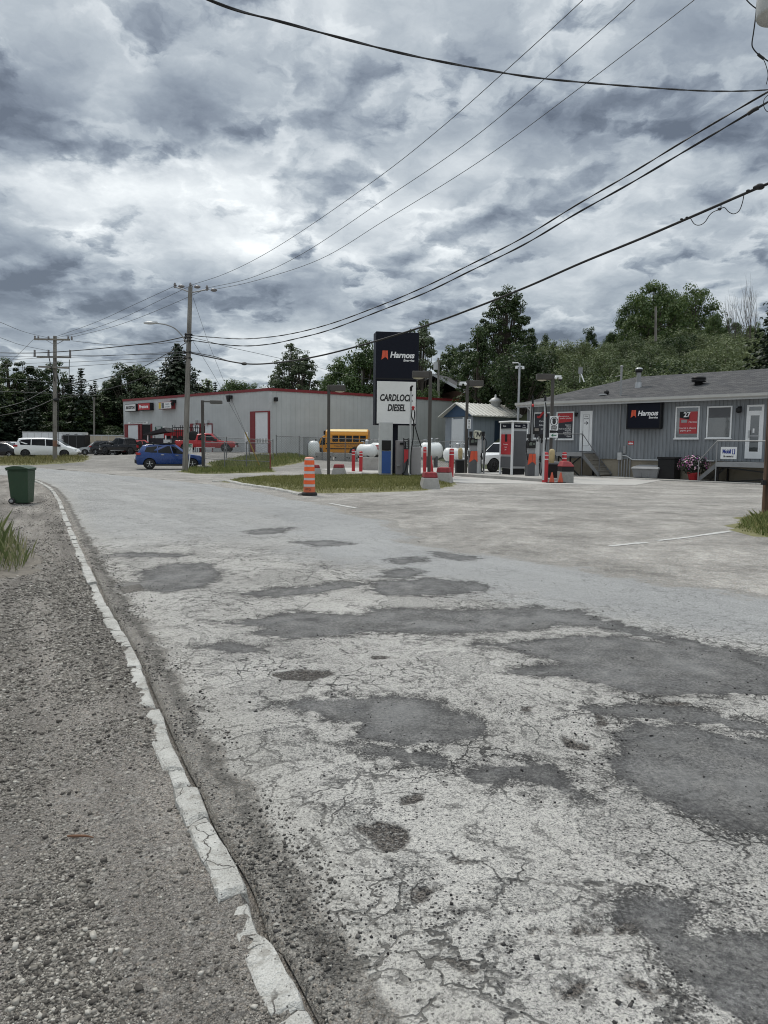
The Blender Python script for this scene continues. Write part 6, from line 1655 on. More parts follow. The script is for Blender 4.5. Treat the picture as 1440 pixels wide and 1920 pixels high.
# minivan ----------------------------------------------------------
VAN = [(-2.58, .50, .80, .82, .78, .68), (-2.52, .34, 1.00, 1.04, .90, .78), (-2.46, .30, 1.06, 1.20, .95, .78), (-2.20, .28, 1.08, 1.70, .985, .76), (-1.9, .27, 1.08, 1.75, .99, .765), (-.2, .26, 1.05, 1.78, .99, .77),
       (.70, .26, 1.02, 1.72, .99, .74), (1.75, .26, .98, 1.03, .98, .82), (2.25, .28, .84, .88, .94, .76), (2.52, .34, .66, .70, .84, .66), (2.60, .44, .55, .57, .74, .58)]
VANW = [[(-2.0, .10), (-2.12, .62), (-1.95, .84), (-1.18, .90), (-1.18, .08)], [(-1.10, .08), (-1.10, .90), (-.05, .92), (.0, .06)], [(.08, .06), (.03, .92), (.62, .90), (1.15, .34), (1.05, .06)]]
def van_bits(m):
    return bits([('headlight', M_HEAD, [(2.20, 2.50, .58, .86, .68, .80)], True), ('tail_light', M_TAIL, [(-2.56, -2.24, .70, .985, .98, 1.14)], True), ('bumper', M_TRIM, [(2.50, 2.63, -.6, .6, .34, .46)], False), ('mirror', M_TRIM, [(1.10, 1.28, .99, 1.18, 1.02, 1.20)], True),
                 ('sill', M_CHROME, [(-1.3, 1.2, .96, 1.0, .28, .31)], True), ('licence_plate', M_WHITE, [(-2.60, -2.57, -.26, .26, .78, .92)], False)])
p_ = on_ground(91, 64.5)
spawn(vehicle(VAN, (-1.62, 1.55), .36, M_WHITEC, VANW, ((.70, 1.75, 'windscreen'), (-2.46, -2.20, 'rear_window')), van_bits(M_WHITEC), M_RIMD), 'parked_car', 'white minivan parked behind the grey cross armed pole', 'car', p_, math.radians(10))
# sedan ------------------------------------------------------------
SED = [(-2.30, .46, .66, .70, .70, .60), (-2.22, .34, .86, .90, .84, .74), (-1.75, .28, .90, 1.0, .88, .72), (-.95, .26, .90, 1.40, .90, .60), (-.2, .25, .88, 1.45, .90, .62), (.30, .25, .86, 1.42, .90, .60), (1.12, .26, .86, .92, .89, .74), (2.0, .30, .76, .80, .84, .70), (2.25, .36, .64, .66, .76, .62), (2.32, .44, .55, .57, .66, .54)]
SEDW = [[(-1.45, .12), (-.9, .88), (-.25, .92), (-.25, .06), (-1.2, .05)], [(-.16, .06), (-.16, .92), (.28, .90), (.90, .25), (.85, .06)]]
SEDB = bits([('headlight', M_HEAD, [(2.05, 2.26, .56, .80, .62, .74)], True), ('tail_light', M_TAIL, [(-2.27, -2.1, .58, .84, .74, .86)], True), ('mirror', M_TRIM, [(.78, .92, .90, 1.05, .90, 1.02)], True), ('bumper', M_TRIM, [(2.2, 2.34, -.6, .6, .36, .48)], False)])
def sedan(m, rim=None): return vehicle(SED, (-1.38, 1.38), .32, m, SEDW, ((.30, 1.12, 'windscreen'), (-1.75, -.95, 'rear_window')), SEDB, rim)
far_ = [(sedan(M_BLACKC, M_RIM), 'black sedan left of the white minivan at the picture edge', 2, 67, PI - .1), (suv(M_TAUPE), 'dark taupe wagon behind the black sedan', 8, 76, .1), (suv(M_WHITEC), 'white SUV seen over the roof of the white minivan', 48, 82, .2),
        (suv(M_SILVER), 'silver hatchback beside the black SUV in the yard', 182, 90, PI + .35), (suv(M_TAUPE), 'taupe small car next to the dark dump trailer', 167, 98, .3), (suv(M_BLACKC), 'black SUV parked left of the black pickup', 207, 84, -.25),
        (suv(M_REDC, M_RIM), 'red crossover parked left of the blue SUV', 267, 82, .3), (suv(M_DKGREEN), 'dark teal SUV in front of the open warehouse doorway', 261, 92, .05), (sedan(M_BLACKC, M_RIM), 'black sedan showing its roof behind the black SUV', 214, 93, .15)]
for pr_, lb, px_, Y_, rz_ in far_:
    spawn(pr_, 'parked_car', lb, 'car', on_ground(px_, Y_), rz_, 'cars parked in the warehouse yard')
# pickups ----------------------------------------------------------
PIC = [(-2.95, .62, 1.0, 1.02, .92, .88), (-2.90, .52, 1.12, 1.15, .97, .93), (-1.0, .48, 1.14, 1.17, .99, .94), (-.98, .48, 1.14, 1.20, .99, .80), (-.85, .48, 1.14, 1.80, .99, .74), (-.1, .46, 1.12, 1.90, .99, .76), (.55, .46, 1.12, 1.86, .99, .74), (1.30, .46, 1.12, 1.18, .99, .86), (2.6, .50, 1.06, 1.10, .97, .84), (2.85, .56, .98, 1.0, .94, .80), (2.92, .62, .80, .82, .88, .74)]
PICW = [[(-.74, .10), (-.70, .86), (-.05, .92), (-.05, .06)], [(.05, .06), (.05, .92), (.50, .90), (1.05, .24), (1.0, .06)]]
def pic_bits(m):
    return bits([('headlight', M_HEAD, [(2.72, 2.90, .66, .90, .84, 1.0)], True), ('tail_light', M_TAIL, [(-2.965, -2.85, .78, .965, .82, 1.08)], True), ('bumper', M_CHROME, [(2.86, 3.02, -.85, .85, .56, .74)], False), ('grille', M_TRIM, [(2.86, 2.96, -.6, .6, .76, 1.0)], False), ('bumper', M_CHROME, [(-3.06, -2.93, -.85, .85, .52, .68)], False),
                 ('running_board', M_CHROME, [(-.9, 1.0, .93, 1.08, .44, .50)], True), ('mirror', M_TRIM, [(.95, 1.14, .99, 1.22, 1.14, 1.36)], True), ('door_handle', M_CHROME, [(-.30, -.12, .985, 1.01, 1.02, 1.06), (.60, .78, .985, 1.01, 1.02, 1.06)], True),
                 ('bed_cover', M_TRIM, [(-2.85, -1.08, -.86, .86, 1.17, 1.20)], False)])
def pickup(m, rim=None): return vehicle(PIC, (-1.95, 1.95), .42, m, PICW, ((.55, 1.30, 'windscreen'),), pic_bits(m), rim, .27)
p_ = on_ground(389, 73); rp = spawn(pickup(M_REDC, M_RIM), 'parked_truck', 'red crew cab pickup truck parked along the warehouse', 'pickup truck', p_, math.radians(2))
p_ = on_ground(234, 80); bp = spawn(pickup(M_BLACKC, M_RIMD), 'parked_truck', 'black pickup truck with its tail between the black SUV and the red crossover', 'pickup truck', p_, PI - .5)
p_ = G(936, 886); wp = spawn(pickup(M_WHITEC, M_RIMD), 'parked_truck', 'white pickup with black wheels standing behind the fuel island', 'pickup truck', (p_.x + .75, p_.y + 2.0, 0), math.radians(180+34))
# school bus -------------------------------------------------------
M_BUS = paint('bus_yellow', (.62, .25, .012), .4, .12)
p_ = on_ground(641, 75); bus = thing('school_bus', 'short yellow school bus parked nose left behind the fence', 'bus', p_, math.radians(180 - 4))
mb = MB(); L0, L1 = -2.75, 1.55; w_ = 1.08
sec = [(-w_, .42), (-w_ - .02, 1.2), (-w_*.98, 2.25), (-w_*.86, 2.55), (-w_*.55, 2.72), (0, 2.77), (w_*.55, 2.72), (w_*.86, 2.55), (w_*.98, 2.25), (w_ + .02, 1.2), (w_, .42)]
mb.prismx(sec, L0, L1, 0); mb.build('body', M_BUS, bus, .04)
mb = MB(); mb.prismx([(-w_*.88, 2.56), (-w_*.56, 2.725), (0, 2.775), (w_*.56, 2.725), (w_*.88, 2.56), (w_*.55, 2.745), (0, 2.80), (-w_*.55, 2.745)], L0 + .1, L1 - .1); mb.build('roof', mat('bus_roof_pale', (.72, .55, .25), .5, var=.05), bus)
mb = MB(); mb.prism([(L1 + .002, .42), (L1 + 1.35, .50), (L1 + 1.45, .72), (L1 + 1.35, 1.05), (L1 + .75, 1.22), (L1 + .42, 1.98), (L1 + .002, 2.2)], -.98, .98); mb.build('nose', M_BUS, bus, .06)
mb = MB(); mb.add([(L1 + .77, -.86, 1.25), (L1 + .77, .86, 1.25), (L1 + .46, .82, 1.96), (L1 + .46, -.82, 1.96)], [(0, 1, 2, 3)]); mb.v = [(x + .02, y, z) for x, y, z in mb.v]; mb.build('windscreen', M_CARGLASS, bus)
mb = MB(); [mb.prism([(L1 + .04, 1.2), (L1 + .58, 1.2), (L1 + .33, 1.85), (L1 + .04, 1.92)], s_*.985 - .008, s_*.985 + .008) for s_ in (-1, 1)]; mb.build('cab_window', M_CARGLASS, bus)
mb = MB(); mb.box(L1 + .003, L1 + .22, -.8, .8, 2.22, 2.62); [mb.cyl((L1 + .21, yy, 2.42), (L1 + .25, yy, 2.42), .09, None, 10, 1) for yy in (-.62, -.38, .38, .62)]; mb.build('light_hood', [M_BLACK, M_TAIL], bus)
text('ÉCOLIERS', .2, M_LETB, bus, (L1 + .23, 0, 2.42), rz=PI/2)
for i in range(5):
    x0 = L0 + .2 + i*.70
    for s_ in (-1, 1):
        mb = MB(); mb.box(x0, x0 + .58, s_*1.085 - .02, s_*1.085 + .02, 1.52, 2.14); wn_ = mb.build('side_window', M_CARGLASS, bus)
        mb = MB(); mb.box(x0, x0 + .58, s_*1.10 - .015, s_*1.10 + .015, 1.82, 1.85); mb.build('bar', M_BUS, wn_)
for zz_ in (1.28, .78):
    mb = MB(); [mb.box(L0 + .02, L1 - .05, s_*1.105 - .015, s_*1.105 + .015, zz_, zz_ + .09) for s_ in (-1, 1)]; mb.build('side_stripe', M_BLACK, bus)
text('TRANSPORT SCOLAIRE', .24, M_LETB, bus, (-.6, 1.112, 1.07), rz=PI, ext=.002)
mb = MB(); mb.box(L0 - .14, L0 - .003, -1.0, 1.0, .42, .62); mb.build('bumper', M_BLACK, bus); mb = MB(); mb.box(L1 + 1.40, L1 + 1.55, -.9, .9, .42, .62); mb.build('bumper', M_BLACK, bus)
mb = MB(); [mb.box(L1 + 1.36, L1 + 1.43, s_*.62, s_*.88, .74, .95) for s_ in (-1, 1)]; mb.build('headlight', M_HEAD, bus)
mb = MB(); [(mb.bar((L1 + .9, s_*.95, 1.3), (L1 + .95, s_*1.35, 1.55), .03), mb.box(L1 + .88, L1 + .98, s_*1.22, s_*1.42, 1.4, 1.75)) for s_ in (-1, 1)]; mb.build('mirror', M_BLACK, bus)
for ax in (-1.45, L1 + .75):
    for s_ in (-1, 1):
        mb = MB(); mb.lathe([(.2, -.12), (.38, -.12), (.42, -.08), (.42, .08), (.38, .12), (.2, .12)], 18, (ax, s_*1.0, .42), 0, 'y'); q = mb.build('wheel', M_TYRE, bus)
        mb = MB(); mb.lathe([(.02, -.125), (.22, -.125), (.22, .125), (.02, .125)], 14, (ax, s_*1.0, .42), 0, 'y'); mb.build('rim', M_STEEL, q)
        mb = MB(); mb.lathe([(.52, -.02), (.56, -.02), (.56, .02), (.52, .02)], 20, (ax, s_*1.10, .44), 0, 'y'); mb.build('wheel_arch', M_BLACK, bus)
# trailers and container in the far yard ---------------------------
def boxthing(name, label, cat, px, Y_, rz, L, Wd, z0, z1, m, wheels=()):
    t_ = thing(name, label, cat, on_ground(px, Y_), rz)
    mb = MB(); mb.box(-L/2, L/2, -Wd/2, Wd/2, z0, z1); mb.build('box', m, t_, .03)
    mb = MB(); mb.box(-L/2 - .02, L/2 + .02, -Wd/2 - .03, -Wd/2 - .003, z1 - .12, z1 + .02); mb.box(-L/2 - .02, L/2 + .02, -Wd/2 - .03, -Wd/2 - .003, z0, z0 + .14)
    k = -L/2 + .6
    while k < L/2 - .3: mb.box(k, k + .05, -Wd/2 - .02, -Wd/2 - .003, z0 + .15, z1 - .13); k += .9
    mb.build('rib', M_LGREY if m is not M_BLACK else M_DGREY, t_)
    mb = MB(); mb.box(-L/2 + .3, L/2 - .3, -.5, .5, max(0.0, z0 - .3), z0 - .003); mb.build('chassis', M_BLACK, t_)
    for wx in wheels:
        for s_ in (-1, 1):
            mb = MB(); mb.lathe([(.2, -.14), (.45, -.14), (.5, -.1), (.5, .1), (.45, .14), (.2, .14)], 16, (wx, s_*(Wd/2 - .2), .5), 0, 'y'); q = mb.build('wheel', M_TYRE, t_)
            mb = MB(); mb.lathe([(.02, -.15), (.26, -.15), (.26, .15), (.02, .15)], 12, (wx, s_*(Wd/2 - .2), .5), 0, 'y'); mb.build('rim', M_STEEL, q)
    return t_
t_ = boxthing('box_trailer', 'long white box trailer at the edge of the dark wood', 'trailer', 106, 97, .06, 7.6, 2.4, 1.0, 2.95, M_WSHEET, (-2.6, -1.5))
mb = MB(); [mb.box(1.2 + q*.55, 1.2 + q*.55 + .38, -1.26, -1.235, 1.9 + .25*(q % 2), 2.5 + .2*(q % 2)) for q in range(5)]; mb.build('graphic', mat('faded_graphic', (.10, .09, .10), .6), t_)
boxthing('dump_trailer', 'black high sided dump trailer beside the white box trailer', 'trailer', 145, 90, .1, 2.5, 2.2, .75, 2.5, M_BLACK, (-.3,))
boxthing('container', 'beige storage container against the left warehouse wall', 'container', 208, 99, .05, 4.6, 2.4, .05, 2.6, mat('beige_panel', (.46, .40, .31), .6, var=.07, grime=.15))
t_ = boxthing('flat_truck', 'pale flat truck with a load of pipes before the white box trailer', 'truck', 86, 91, .05, 4.8, 2.1, 1.75, 1.95, M_WHITE, (-1.4, 1.3))
mb = MB(); [mb.cyl((-2.2, -.6 + .4*q, 1.60), (2.3, -.6 + .4*q, 1.60), .14, None, 8) for q in range(4)]; mb.box(-2.6, -2.1, -1, 1, .9, 1.74); mb.build('load', M_DGREY, t_)
# hut, rack and boards by the warehouse ----------------------------
p_ = on_ground(307, 84); hut = thing('open_hut', 'open sided hut with a dark sloping roof by the warehouse', 'hut', p_, -.1)
mb = MB(); mb.hexa([(-1.9, -1.2, 2.05), (.9, -1.2, 2.5), (.9, 1.2, 2.5), (-1.9, 1.2, 2.05)], [(-1.9, -1.2, 2.18), (.6, -1.2, 2.95), (.6, 1.2, 2.95), (-1.9, 1.2, 2.18)]); mb.build('roof', M_SHINGLE, hut)
mb = MB(); [mb.box(x_, x_ + .12, y_, y_ + .12, -.1, 2.06) for x_ in (-1.5, .6) for y_ in (-1.0, .9)]; mb.build('post', M_WHITE, hut)
mb = MB(); mb.box(-1.3, 1.9, -.8, .8, .1, 1.75); mb.build('counter', mat('counter_dark', (.018, .018, .026), .5), hut)
p_ = on_ground(329, 86); t_ = thing('red_board', 'low red board with dark openings beside the open hut', 'board', p_, 0)
mb = MB(); mb.box(-1.3, 1.3, -.1, .1, 1.4, 2.75); mb.box(-1.25, -1.1, -.05, .05, -.1, 1.4); mb.box(1.1, 1.25, -.05, .05, -.1, 1.4); mb.build('panel', M_RED, t_); mb = MB(); [mb.box(-1.0 + q*.7, -.55 + q*.7, -.13, -.102, 1.5, 2.0) for q in range(3)]; mb.build('opening', M_BLACK, t_)
p_ = on_ground(362, 79); t_ = thing('steel_rack', 'black steel rack with a spare tyre behind the red pickup', 'rack', p_, .05)
mb = MB(); [mb.bar((x_, y_, 0), (x_, y_, 2.9 - .25*(q % 2)), .06) for q, x_ in enumerate(np.linspace(-2.0, 1.2, 9)) for y_ in (-.5, .5)]; [mb.bar((-2.0, y_, z_), (1.2, y_, z_), .06) for y_ in (-.5, .5) for z_ in (.9, 1.6, 2.2, 2.65)]; mb.build('frame', M_BLACK, t_)
mb = MB(); mb.lathe([(.22, -.13), (.50, -.13), (.56, -.06), (.56, .06), (.50, .13), (.22, .13)], 20, (.2, -.7, 1.75), 0, 'y'); mb.build('spare_tyre', M_TYRE, t_)
mb = MB(); mb.box(-2.9, -2.2, -.9, -.2, .5, 1.35); mb.build('toolbox', M_LGREY, t_)
# ---------------------------------------------------------------- utility poles
def wood_mat(name, c0, c1):
    m, t, b = new_mat(name)
    o = t.obj(); xs = t.xyz(o)
    g = t.noise(t.comb(t.mul(xs[0], 22), t.mul(xs[1], 22), t.mul(xs[2], .7)), 1.0, 5, .65)
    ck = t.ss(t.noise(t.comb(t.mul(xs[0], 30), t.mul(xs[1], 30), t.mul(xs[2], .45)), 1.0, 3, .6), .40, .34)
    c = t.ramp(g, [(.30, c0), (.70, c1)])
    c = t.mix(t.mul(ck, .8), c, (.02, .017, .014))
    c = t.vmath('SCALE', c, t.lin(t.noise(o, 1.0, 3, .5), .3, .7, .8, 1.15))
    t.put(b.inputs['Base Color'], c); b.inputs['Roughness'].default_value = .9
    t.put(b.inputs['Normal'], t.bump(t.sub(t.mul(g, .02), t.mul(ck, .02)), .8, 1.0))
    return m
M_POLE = wood_mat('grey_pole_wood', (.13, .12, .105), (.27, .255, .23))
M_POLEB = wood_mat('brown_pole_wood', (.045, .026, .016), (.15, .085, .05))
M_CABLE = mat('black_cable', (.012, .012, .013), .6, var=.1)
M_WIRE = mat('grey_wire', (.06, .065, .07), .5, var=.1)
M_PORC = mat('grey_porcelain', (.16, .15, .15), .3, var=.1)
def pole(name, label, base_px, base_py, top_px, top_py, r0, r1, m):
    b_ = G(base_px, base_py); t_ = at(top_px, top_py, b_.y)
    th = thing(name, label, 'utility pole', (b_.x, b_.y, 0))
    d_ = t_ - b_
    mb = MB(); n = 10; mb.tube([Vector((0, 0, 0)) + d_ * (i/n) - Vector((0, 0, .2 if i == 0 else 0)) for i in range(n + 1)], [r0 + (r1 - r0)*i/n for i in range(n + 1)], 14); mb.build('shaft', m, th)
    return th, b_, lambda px, py, off=0.0: at(px, py, b_.y + off) - b_
# leaning middle pole
P2, B2, q2 = pole('utility_pole', 'leaning grey wooden utility pole with a curved street light arm', 347, 884, 357, 538, .165, .115, M_POLE)
mb = MB(); mb.tube([q2(355.5, 548), q2(340, 541.5), q2(326, 537.5, .3)], .035, 6); mb.tube([q2(356, 549), q2(372, 546, -.2), q2(388, 543, -.4)], .035, 6); mb.build('bracket', M_GREY, P2)
for (ix, iy, o_) in ((328, 536, .3), (357, 536, 0), (388, 541, -.4)):
    mb = MB(); c = q2(ix, iy, o_); mb.lathe([(.03, -.12), (.07, -.08), (.07, -.04), (.05, 0), (.08, .03), (.08, .07), (.05, .10), (.06, .14), (.02, .18)], 10, c); mb.build('insulator', M_PORC, P2)
for (ix, iy, o_) in ((340, 537, .25), (370, 538, -.6), (401, 544, -1.0)):
    mb = MB(); c = q2(ix, iy, o_); mb.ell(c, .19, .11, .09, 10, 6); mb.tube([c + Vector((-.25, 0, .02)), c + Vector((-.32, 0, .08))], .03, 5); mb.build('line_clamp', M_PORC, P2)
arm = [q2(353.5, 652), q2(350, 643, -.2), q2(341, 629, -.5), q2(328, 616, -.8), q2(312, 609, -1.1), q2(296, 606.5, -1.3), q2(288, 606, -1.4)]
mb = MB(); mb.tube(catmull(arm, 4), .035, 8); ar_ = mb.build('street_light_arm', M_GREY, P2)
c = q2(281, 605.5, -1.45); mb = MB(); mb.ell(c, .36, .14, .085, 12, 8); mb.box(c.x - .05, c.x + .40, c.y - .07, c.y + .07, c.z - .02, c.z + .07); mb.build('lamp', M_LGREY, ar_)
for (ix, iy) in ((355, 628), (354.5, 634), (354, 640), (353, 661), (352.5, 672)):
    mb = MB(); c = q2(ix, iy); mb.cyl(c + Vector((-.22, -.1, 0)), c + Vector((.2, -.1, .02)), .04, None, 6); mb.ell(c + Vector((-.17, -.14, 0)), .07, .07, .09, 8, 5); mb.build('cable_clamp', M_BLACK, P2)
# far cross armed pole
P3, B3, q3 = pole('utility_pole', 'straight grey utility pole with three cross arms by the white minivan', 103, 868, 103, 630, .17, .13, M_POLE)
def crossarm(x0, y0, x1, y1, off=-.2):
    mb = MB(); mb.bar(q3(x0, y0, off), q3(x1, y1, off), .11, .13); return mb.build('cross_arm', M_WOODG, P3)
crossarm(64, 636, 131, 637); crossarm(69, 669, 133, 670); crossarm(72, 687.5, 130, 690)
mb = MB(); mb.bar(q3(87, 638, -.28), q3(101, 646, -.2), .04); mb.bar(q3(119, 638.5, -.28), q3(105, 646, -.2), .04); mb.build('brace', M_GREY, P3)
for ix, iy in ((65.5, 633), (72, 634), (91, 634), (128, 634), (134.5, 634)):
    mb = MB(); c = q3(ix, iy, -.2); mb.lathe([(.03, -.16), (.07, -.1), (.08, -.02), (.05, .02), (.07, .06), (.07, .12), (.02, .16)], 9, c); mb.build('insulator', M_PORC, P3)
for ix in (65, 91, 131.5):
    mb = MB(); mb.cyl(q3(ix, 669, -.3), q3(ix, 657, -.3), .09, .07, 8); mb.bar(q3(ix - 1.5, 656.5, -.3), q3(ix + 1.5, 657.5, -.3), .08); mb.build('cutout_fuse', M_PORC, P3)
mb = MB(); mb.tube([q3(92, 671, -.3), q3(95, 684, -.3), q3(100, 700, -.25), q3(102.5, 715, -.2)], .035, 6); mb.tube([q3(107, 735, -.2), q3(109, 752, -.2), q3(109, 838, -.2)], .03, 6); mb.tube([q3(130, 674, -.3), q3(129.5, 708, -.2)], .03, 6); mb.build('riser_cable', M_CABLE, P3)
mb = MB(); c = q3(105.5, 750, -.2); mb.ell(c, .25, .12, .14, 8, 6); mb.build('junction', M_BLACK, P3)
mb = MB(); mb.cyl(q3(103.2, 837), q3(103.2, 826), .17, .168, 14, 0, False); mb.build('rust_band', mat('rusty_band', (.22, .12, .08), .9, var=.3), P3)
# near brown pole at the right edge, leaning out of the frame
b1 = G(1441, 969); Y1 = b1.y
P1, B1, q1 = pole('utility_pole', 'dark brown utility pole standing in weeds at the right edge', 1441, 969, 1512, -330, .155, .12, M_POLEB)
mb = MB(); c = q1(1462, 8, -.25); mb.lathe([(.05, -.02), (.44, 0), (.46, .04), (.46, .88), (.40, .98), (.10, 1.02)], 24, c - Vector((0, 0, .25))); mb.build('transformer', mat('transformer_grey', (.46, .47, .46), .5, var=.05, grime=.12), P1)
mb = MB(); c = q1(1428, 905, -.05); mb.box(c.x - .02, c.x + .06, c.y - .10, c.y + .0, c.z - .05, c.z + .06); mb.build('ground_clamp', M_BLACK, P1)

# ---------------------------------------------------------------- wires
def invlerp(a, b_, t): return 1.0 / ((1/a)*(1-t) + (1/b_)*t)
def wire(label, pts, Ya, Yb, r, m=M_CABLE, twist=0.0, group='overhead cables', k=8, jitter=0.0, name='overhead_cable'):
    """pts: pixel points from the end at distance Ya to the end at distance Yb"""
    L = [0.0]
    for (a, b_) in zip(pts[:-1], pts[1:]): L.append(L[-1] + math.hypot(b_[0]-a[0], b_[1]-a[1]))
    W3 = [at(p_[0], p_[1], invlerp(Ya, Yb, l/L[-1])) for p_, l in zip(pts, L)]
    C = catmull(W3, k)
    mb = MB()
    if twist:
        D = []; acc = 0; n = 0
        fine = []
        for a, b_ in zip(C[:-1], C[1:]):
            s_ = max(1, int((b_ - a).length / .16)); fine += [a + (b_ - a)*(i/s_) for i in range(s_)]
        fine.append(C[-1])
        for ph in (0, PI):
            out = []; acc = 0
            for i, p_ in enumerate(fine):
                d_ = (fine[min(i+1, len(fine)-1)] - fine[max(i-1, 0)]).normalized(); a = d_.cross(Vector((0, 0, 1))).normalized(); b_ = a.cross(d_)
                if i: acc += (p_ - fine[i-1]).length
                t = acc * 2 * PI / twist + ph; out.append(p_ + (a*math.cos(t) + b_*math.sin(t)) * r * .60)
            mb.tube(out, r, 5)
    else:
        mb.tube(C, r, 6)
    o = mb.build(name, m)
    return tag(o, label, 'cable', group)
LINE = 'thin high lines of the leaning pole'
wire('topmost thin line rising from the leaning pole over the road', [(357, 535), (420, 514), (490, 480), (580, 424), (720, 325), (830, 237), (940, 140), (1095, -2), (1240, -145)], B2.y, 16, .011, M_WIRE, group=LINE)
wire('middle thin line rising from the leaning pole over the road', [(388, 540), (470, 521), (570, 474), (720, 374), (870, 272), (1020, 149), (1192, -2), (1330, -140)], B2.y - .4, 16.6, .011, M_WIRE, group=LINE)
wire('lowest thin line rising from the leaning pole over the road', [(401, 543), (480, 526), (600, 486), (720, 414), (900, 302), (1100, 155), (1303, -1), (1450, -120)], B2.y - 1, 17.2, .011, M_WIRE, group=LINE)
FAR = 'lines between the leaning pole and the cross armed pole'
wire('upper line from the leaning pole down to the cross armed pole', [(326, 537), (250, 572), (180, 604), (100, 633)], B2.y, B3.y, .013, M_WIRE, group=FAR)
wire('second line from the leaning pole down to the cross armed pole', [(355, 537), (300, 563), (230, 596), (160, 621), (107, 633)], B2.y, B3.y, .013, M_WIRE, group=FAR)
wire('third line from the leaning pole to the right insulator of the cross arm', [(386, 542), (330, 567), (260, 596), (200, 616), (135, 632)], B2.y, B3.y, .013, M_WIRE, group=FAR)
wire('thick service cable crossing in front of both poles below the cross arm', [(353, 630), (300, 641), (240, 648), (170, 655), (103, 660), (50, 662), (-40, 661)], B2.y, B3.y, .028, group=FAR)
wire('slack line sagging from the cross arm towards the leaning pole', [(135, 639), (180, 644), (230, 647), (290, 645), (352, 638)], B3.y, B2.y, .016, M_WIRE, group=FAR)
wire('low cable from the leaning pole sloping into the dark trees', [(352, 641), (310, 665), (250, 695), (173, 713), (120, 722)], B2.y, B3.y + 8, .024, group=FAR)
wire('lowest cable from the leaning pole sloping past the tall spruce', [(352, 668), (310, 690), (250, 715), (180, 735), (108, 748)], B2.y, B3.y, .024, group=FAR)
for i, (ya, yb, yc, lb) in enumerate(((663, 668, 667, 'flat line reaching the second cross arm from the left'), (676, 671, 663, 'line below the second cross arm running to the leaning pole'), (683, 680, 672, 'line above the third cross arm running to the leaning pole'), (688, 688, 676, 'line level with the third cross arm'))):
    wire(lb, [(-40, ya + 4), (60, yb + 1), (133, yb - 1), (240, (yb + yc)/2 - 2), (352, yc - 4)], B3.y, B2.y, .013, M_WIRE, group=FAR)
LEFT = 'lines leaving the picture to the left'
wire('line dropping from the top left corner to the upper cross arm', [(-40, 590), (0, 604), (45, 622), (93, 634)], 40, B3.y, .014, M_WIRE, group=LEFT)
wire('double line end meeting the left fuse holders', [(-40, 621), (0, 633), (40, 647), (88, 657)], 40, B3.y, .014, M_WIRE, group=LEFT)
wire('line crossing from the left fuse holder over the tree tops', [(64, 635), (45, 654), (20, 678), (-40, 735)], B3.y, 52, .013, M_WIRE, group=LEFT)
wire('thick cable from the pole junction sagging left before the wood', [(103, 747), (70, 762), (35, 773), (-40, 786)], B3.y, 50, .03, group=LEFT)
wire('pale line above the thick sagging cable', [(101, 722), (70, 740), (35, 756), (-40, 774)], B3.y, 52, .018, M_WIRE, group=LEFT)
wire('level line through the middle of the dark wood', [(-40, 733), (30, 735), (100, 738), (180, 742)], B3.y, B3.y + 6, .016, M_WIRE, group=LEFT)
wire('line crossing the upper part of the dark wood', [(-40, 705), (30, 711), (100, 717), (180, 722)], B3.y, B3.y + 6, .016, M_WIRE, group=LEFT)
RIGHT = 'twisted cables sweeping down from the right'
wire('upper twisted cable from the right edge to the leaning pole', [(1475, 152), (1380, 207), (1280, 266), (1180, 327), (1080, 385), (980, 446), (880, 497), (800, 536), (720, 570), (620, 607), (540, 627), (470, 635), (420, 634), (357, 629)], Y1, B2.y, .016, twist=2.1, group=RIGHT)
wire('lower twisted cable from the right edge to the leaning pole', [(1475, 170), (1405, 212), (1280, 286), (1180, 345), (1080, 401), (980, 460), (880, 509), (800, 548), (720, 580), (620, 618), (560, 634), (500, 646), (440, 648), (357, 638)], Y1, B2.y, .018, twist=2.5, group=RIGHT)
bd = wire('thick bundled cable with hanging loops across the pylon sign', [(1475, 330), (1415, 355), (1300, 405), (1200, 448), (1090, 493), (990, 537), (890, 577), (800, 610), (700, 641), (600, 667), (520, 680), (460, 682), (400, 671), (353, 661)], Y1, B2.y, .034, group=RIGHT)
def onbundle(px, py): return at(px, py, invlerp(Y1, B2.y, min(1, (1475 - px) / 1250.)))
mb = MB(); mb.tube(catmull([onbundle(1294, 408), onbundle(1302, 420), onbundle(1312, 422), onbundle(1322, 416), onbundle(1330, 404), onbundle(1338, 397), onbundle(1349, 393), onbundle(1358, 389), onbundle(1366, 397), onbundle(1376, 401), onbundle(1386, 395), onbundle(1392, 380), onbundle(1395, 365)], 5), .010, 6); mb.tube([onbundle(1352, 380), onbundle(1352, 391)], .012, 5); mb.ell(onbundle(1349, 392), .05, .03, .035, 8, 5); mb.build('loop', M_CABLE, bd)
mb = MB()
for px_, py_, s_ in ((1425, 350, 1.6), (1418, 352, 1.2), (1288, 408, .6), (1278, 411, .6), (1403, 358, .8)): mb.ell(onbundle(px_, py_), .07*s_, .05*s_, .045*s_, 8, 5)
mb.build('clamp', M_CABLE, bd)
mb = MB(); c = onbundle(458, 682); mb.ell(at(458, 682, 41), .17, .1, .09, 8, 6); mb.build('splice', M_CABLE, bd)
wire('slack line from the leaning pole dropping to the fork in the bundle', [(357, 632), (390, 640), (430, 651), (480, 662), (560, 680), (640, 700), (697, 712)], B2.y, 96, .016, M_WIRE, group=RIGHT)
wire('line from the leaning pole joining the bundle at its splice', [(357, 660), (400, 668), (430, 677), (458, 682)], B2.y, 41.4, .02, group=RIGHT)
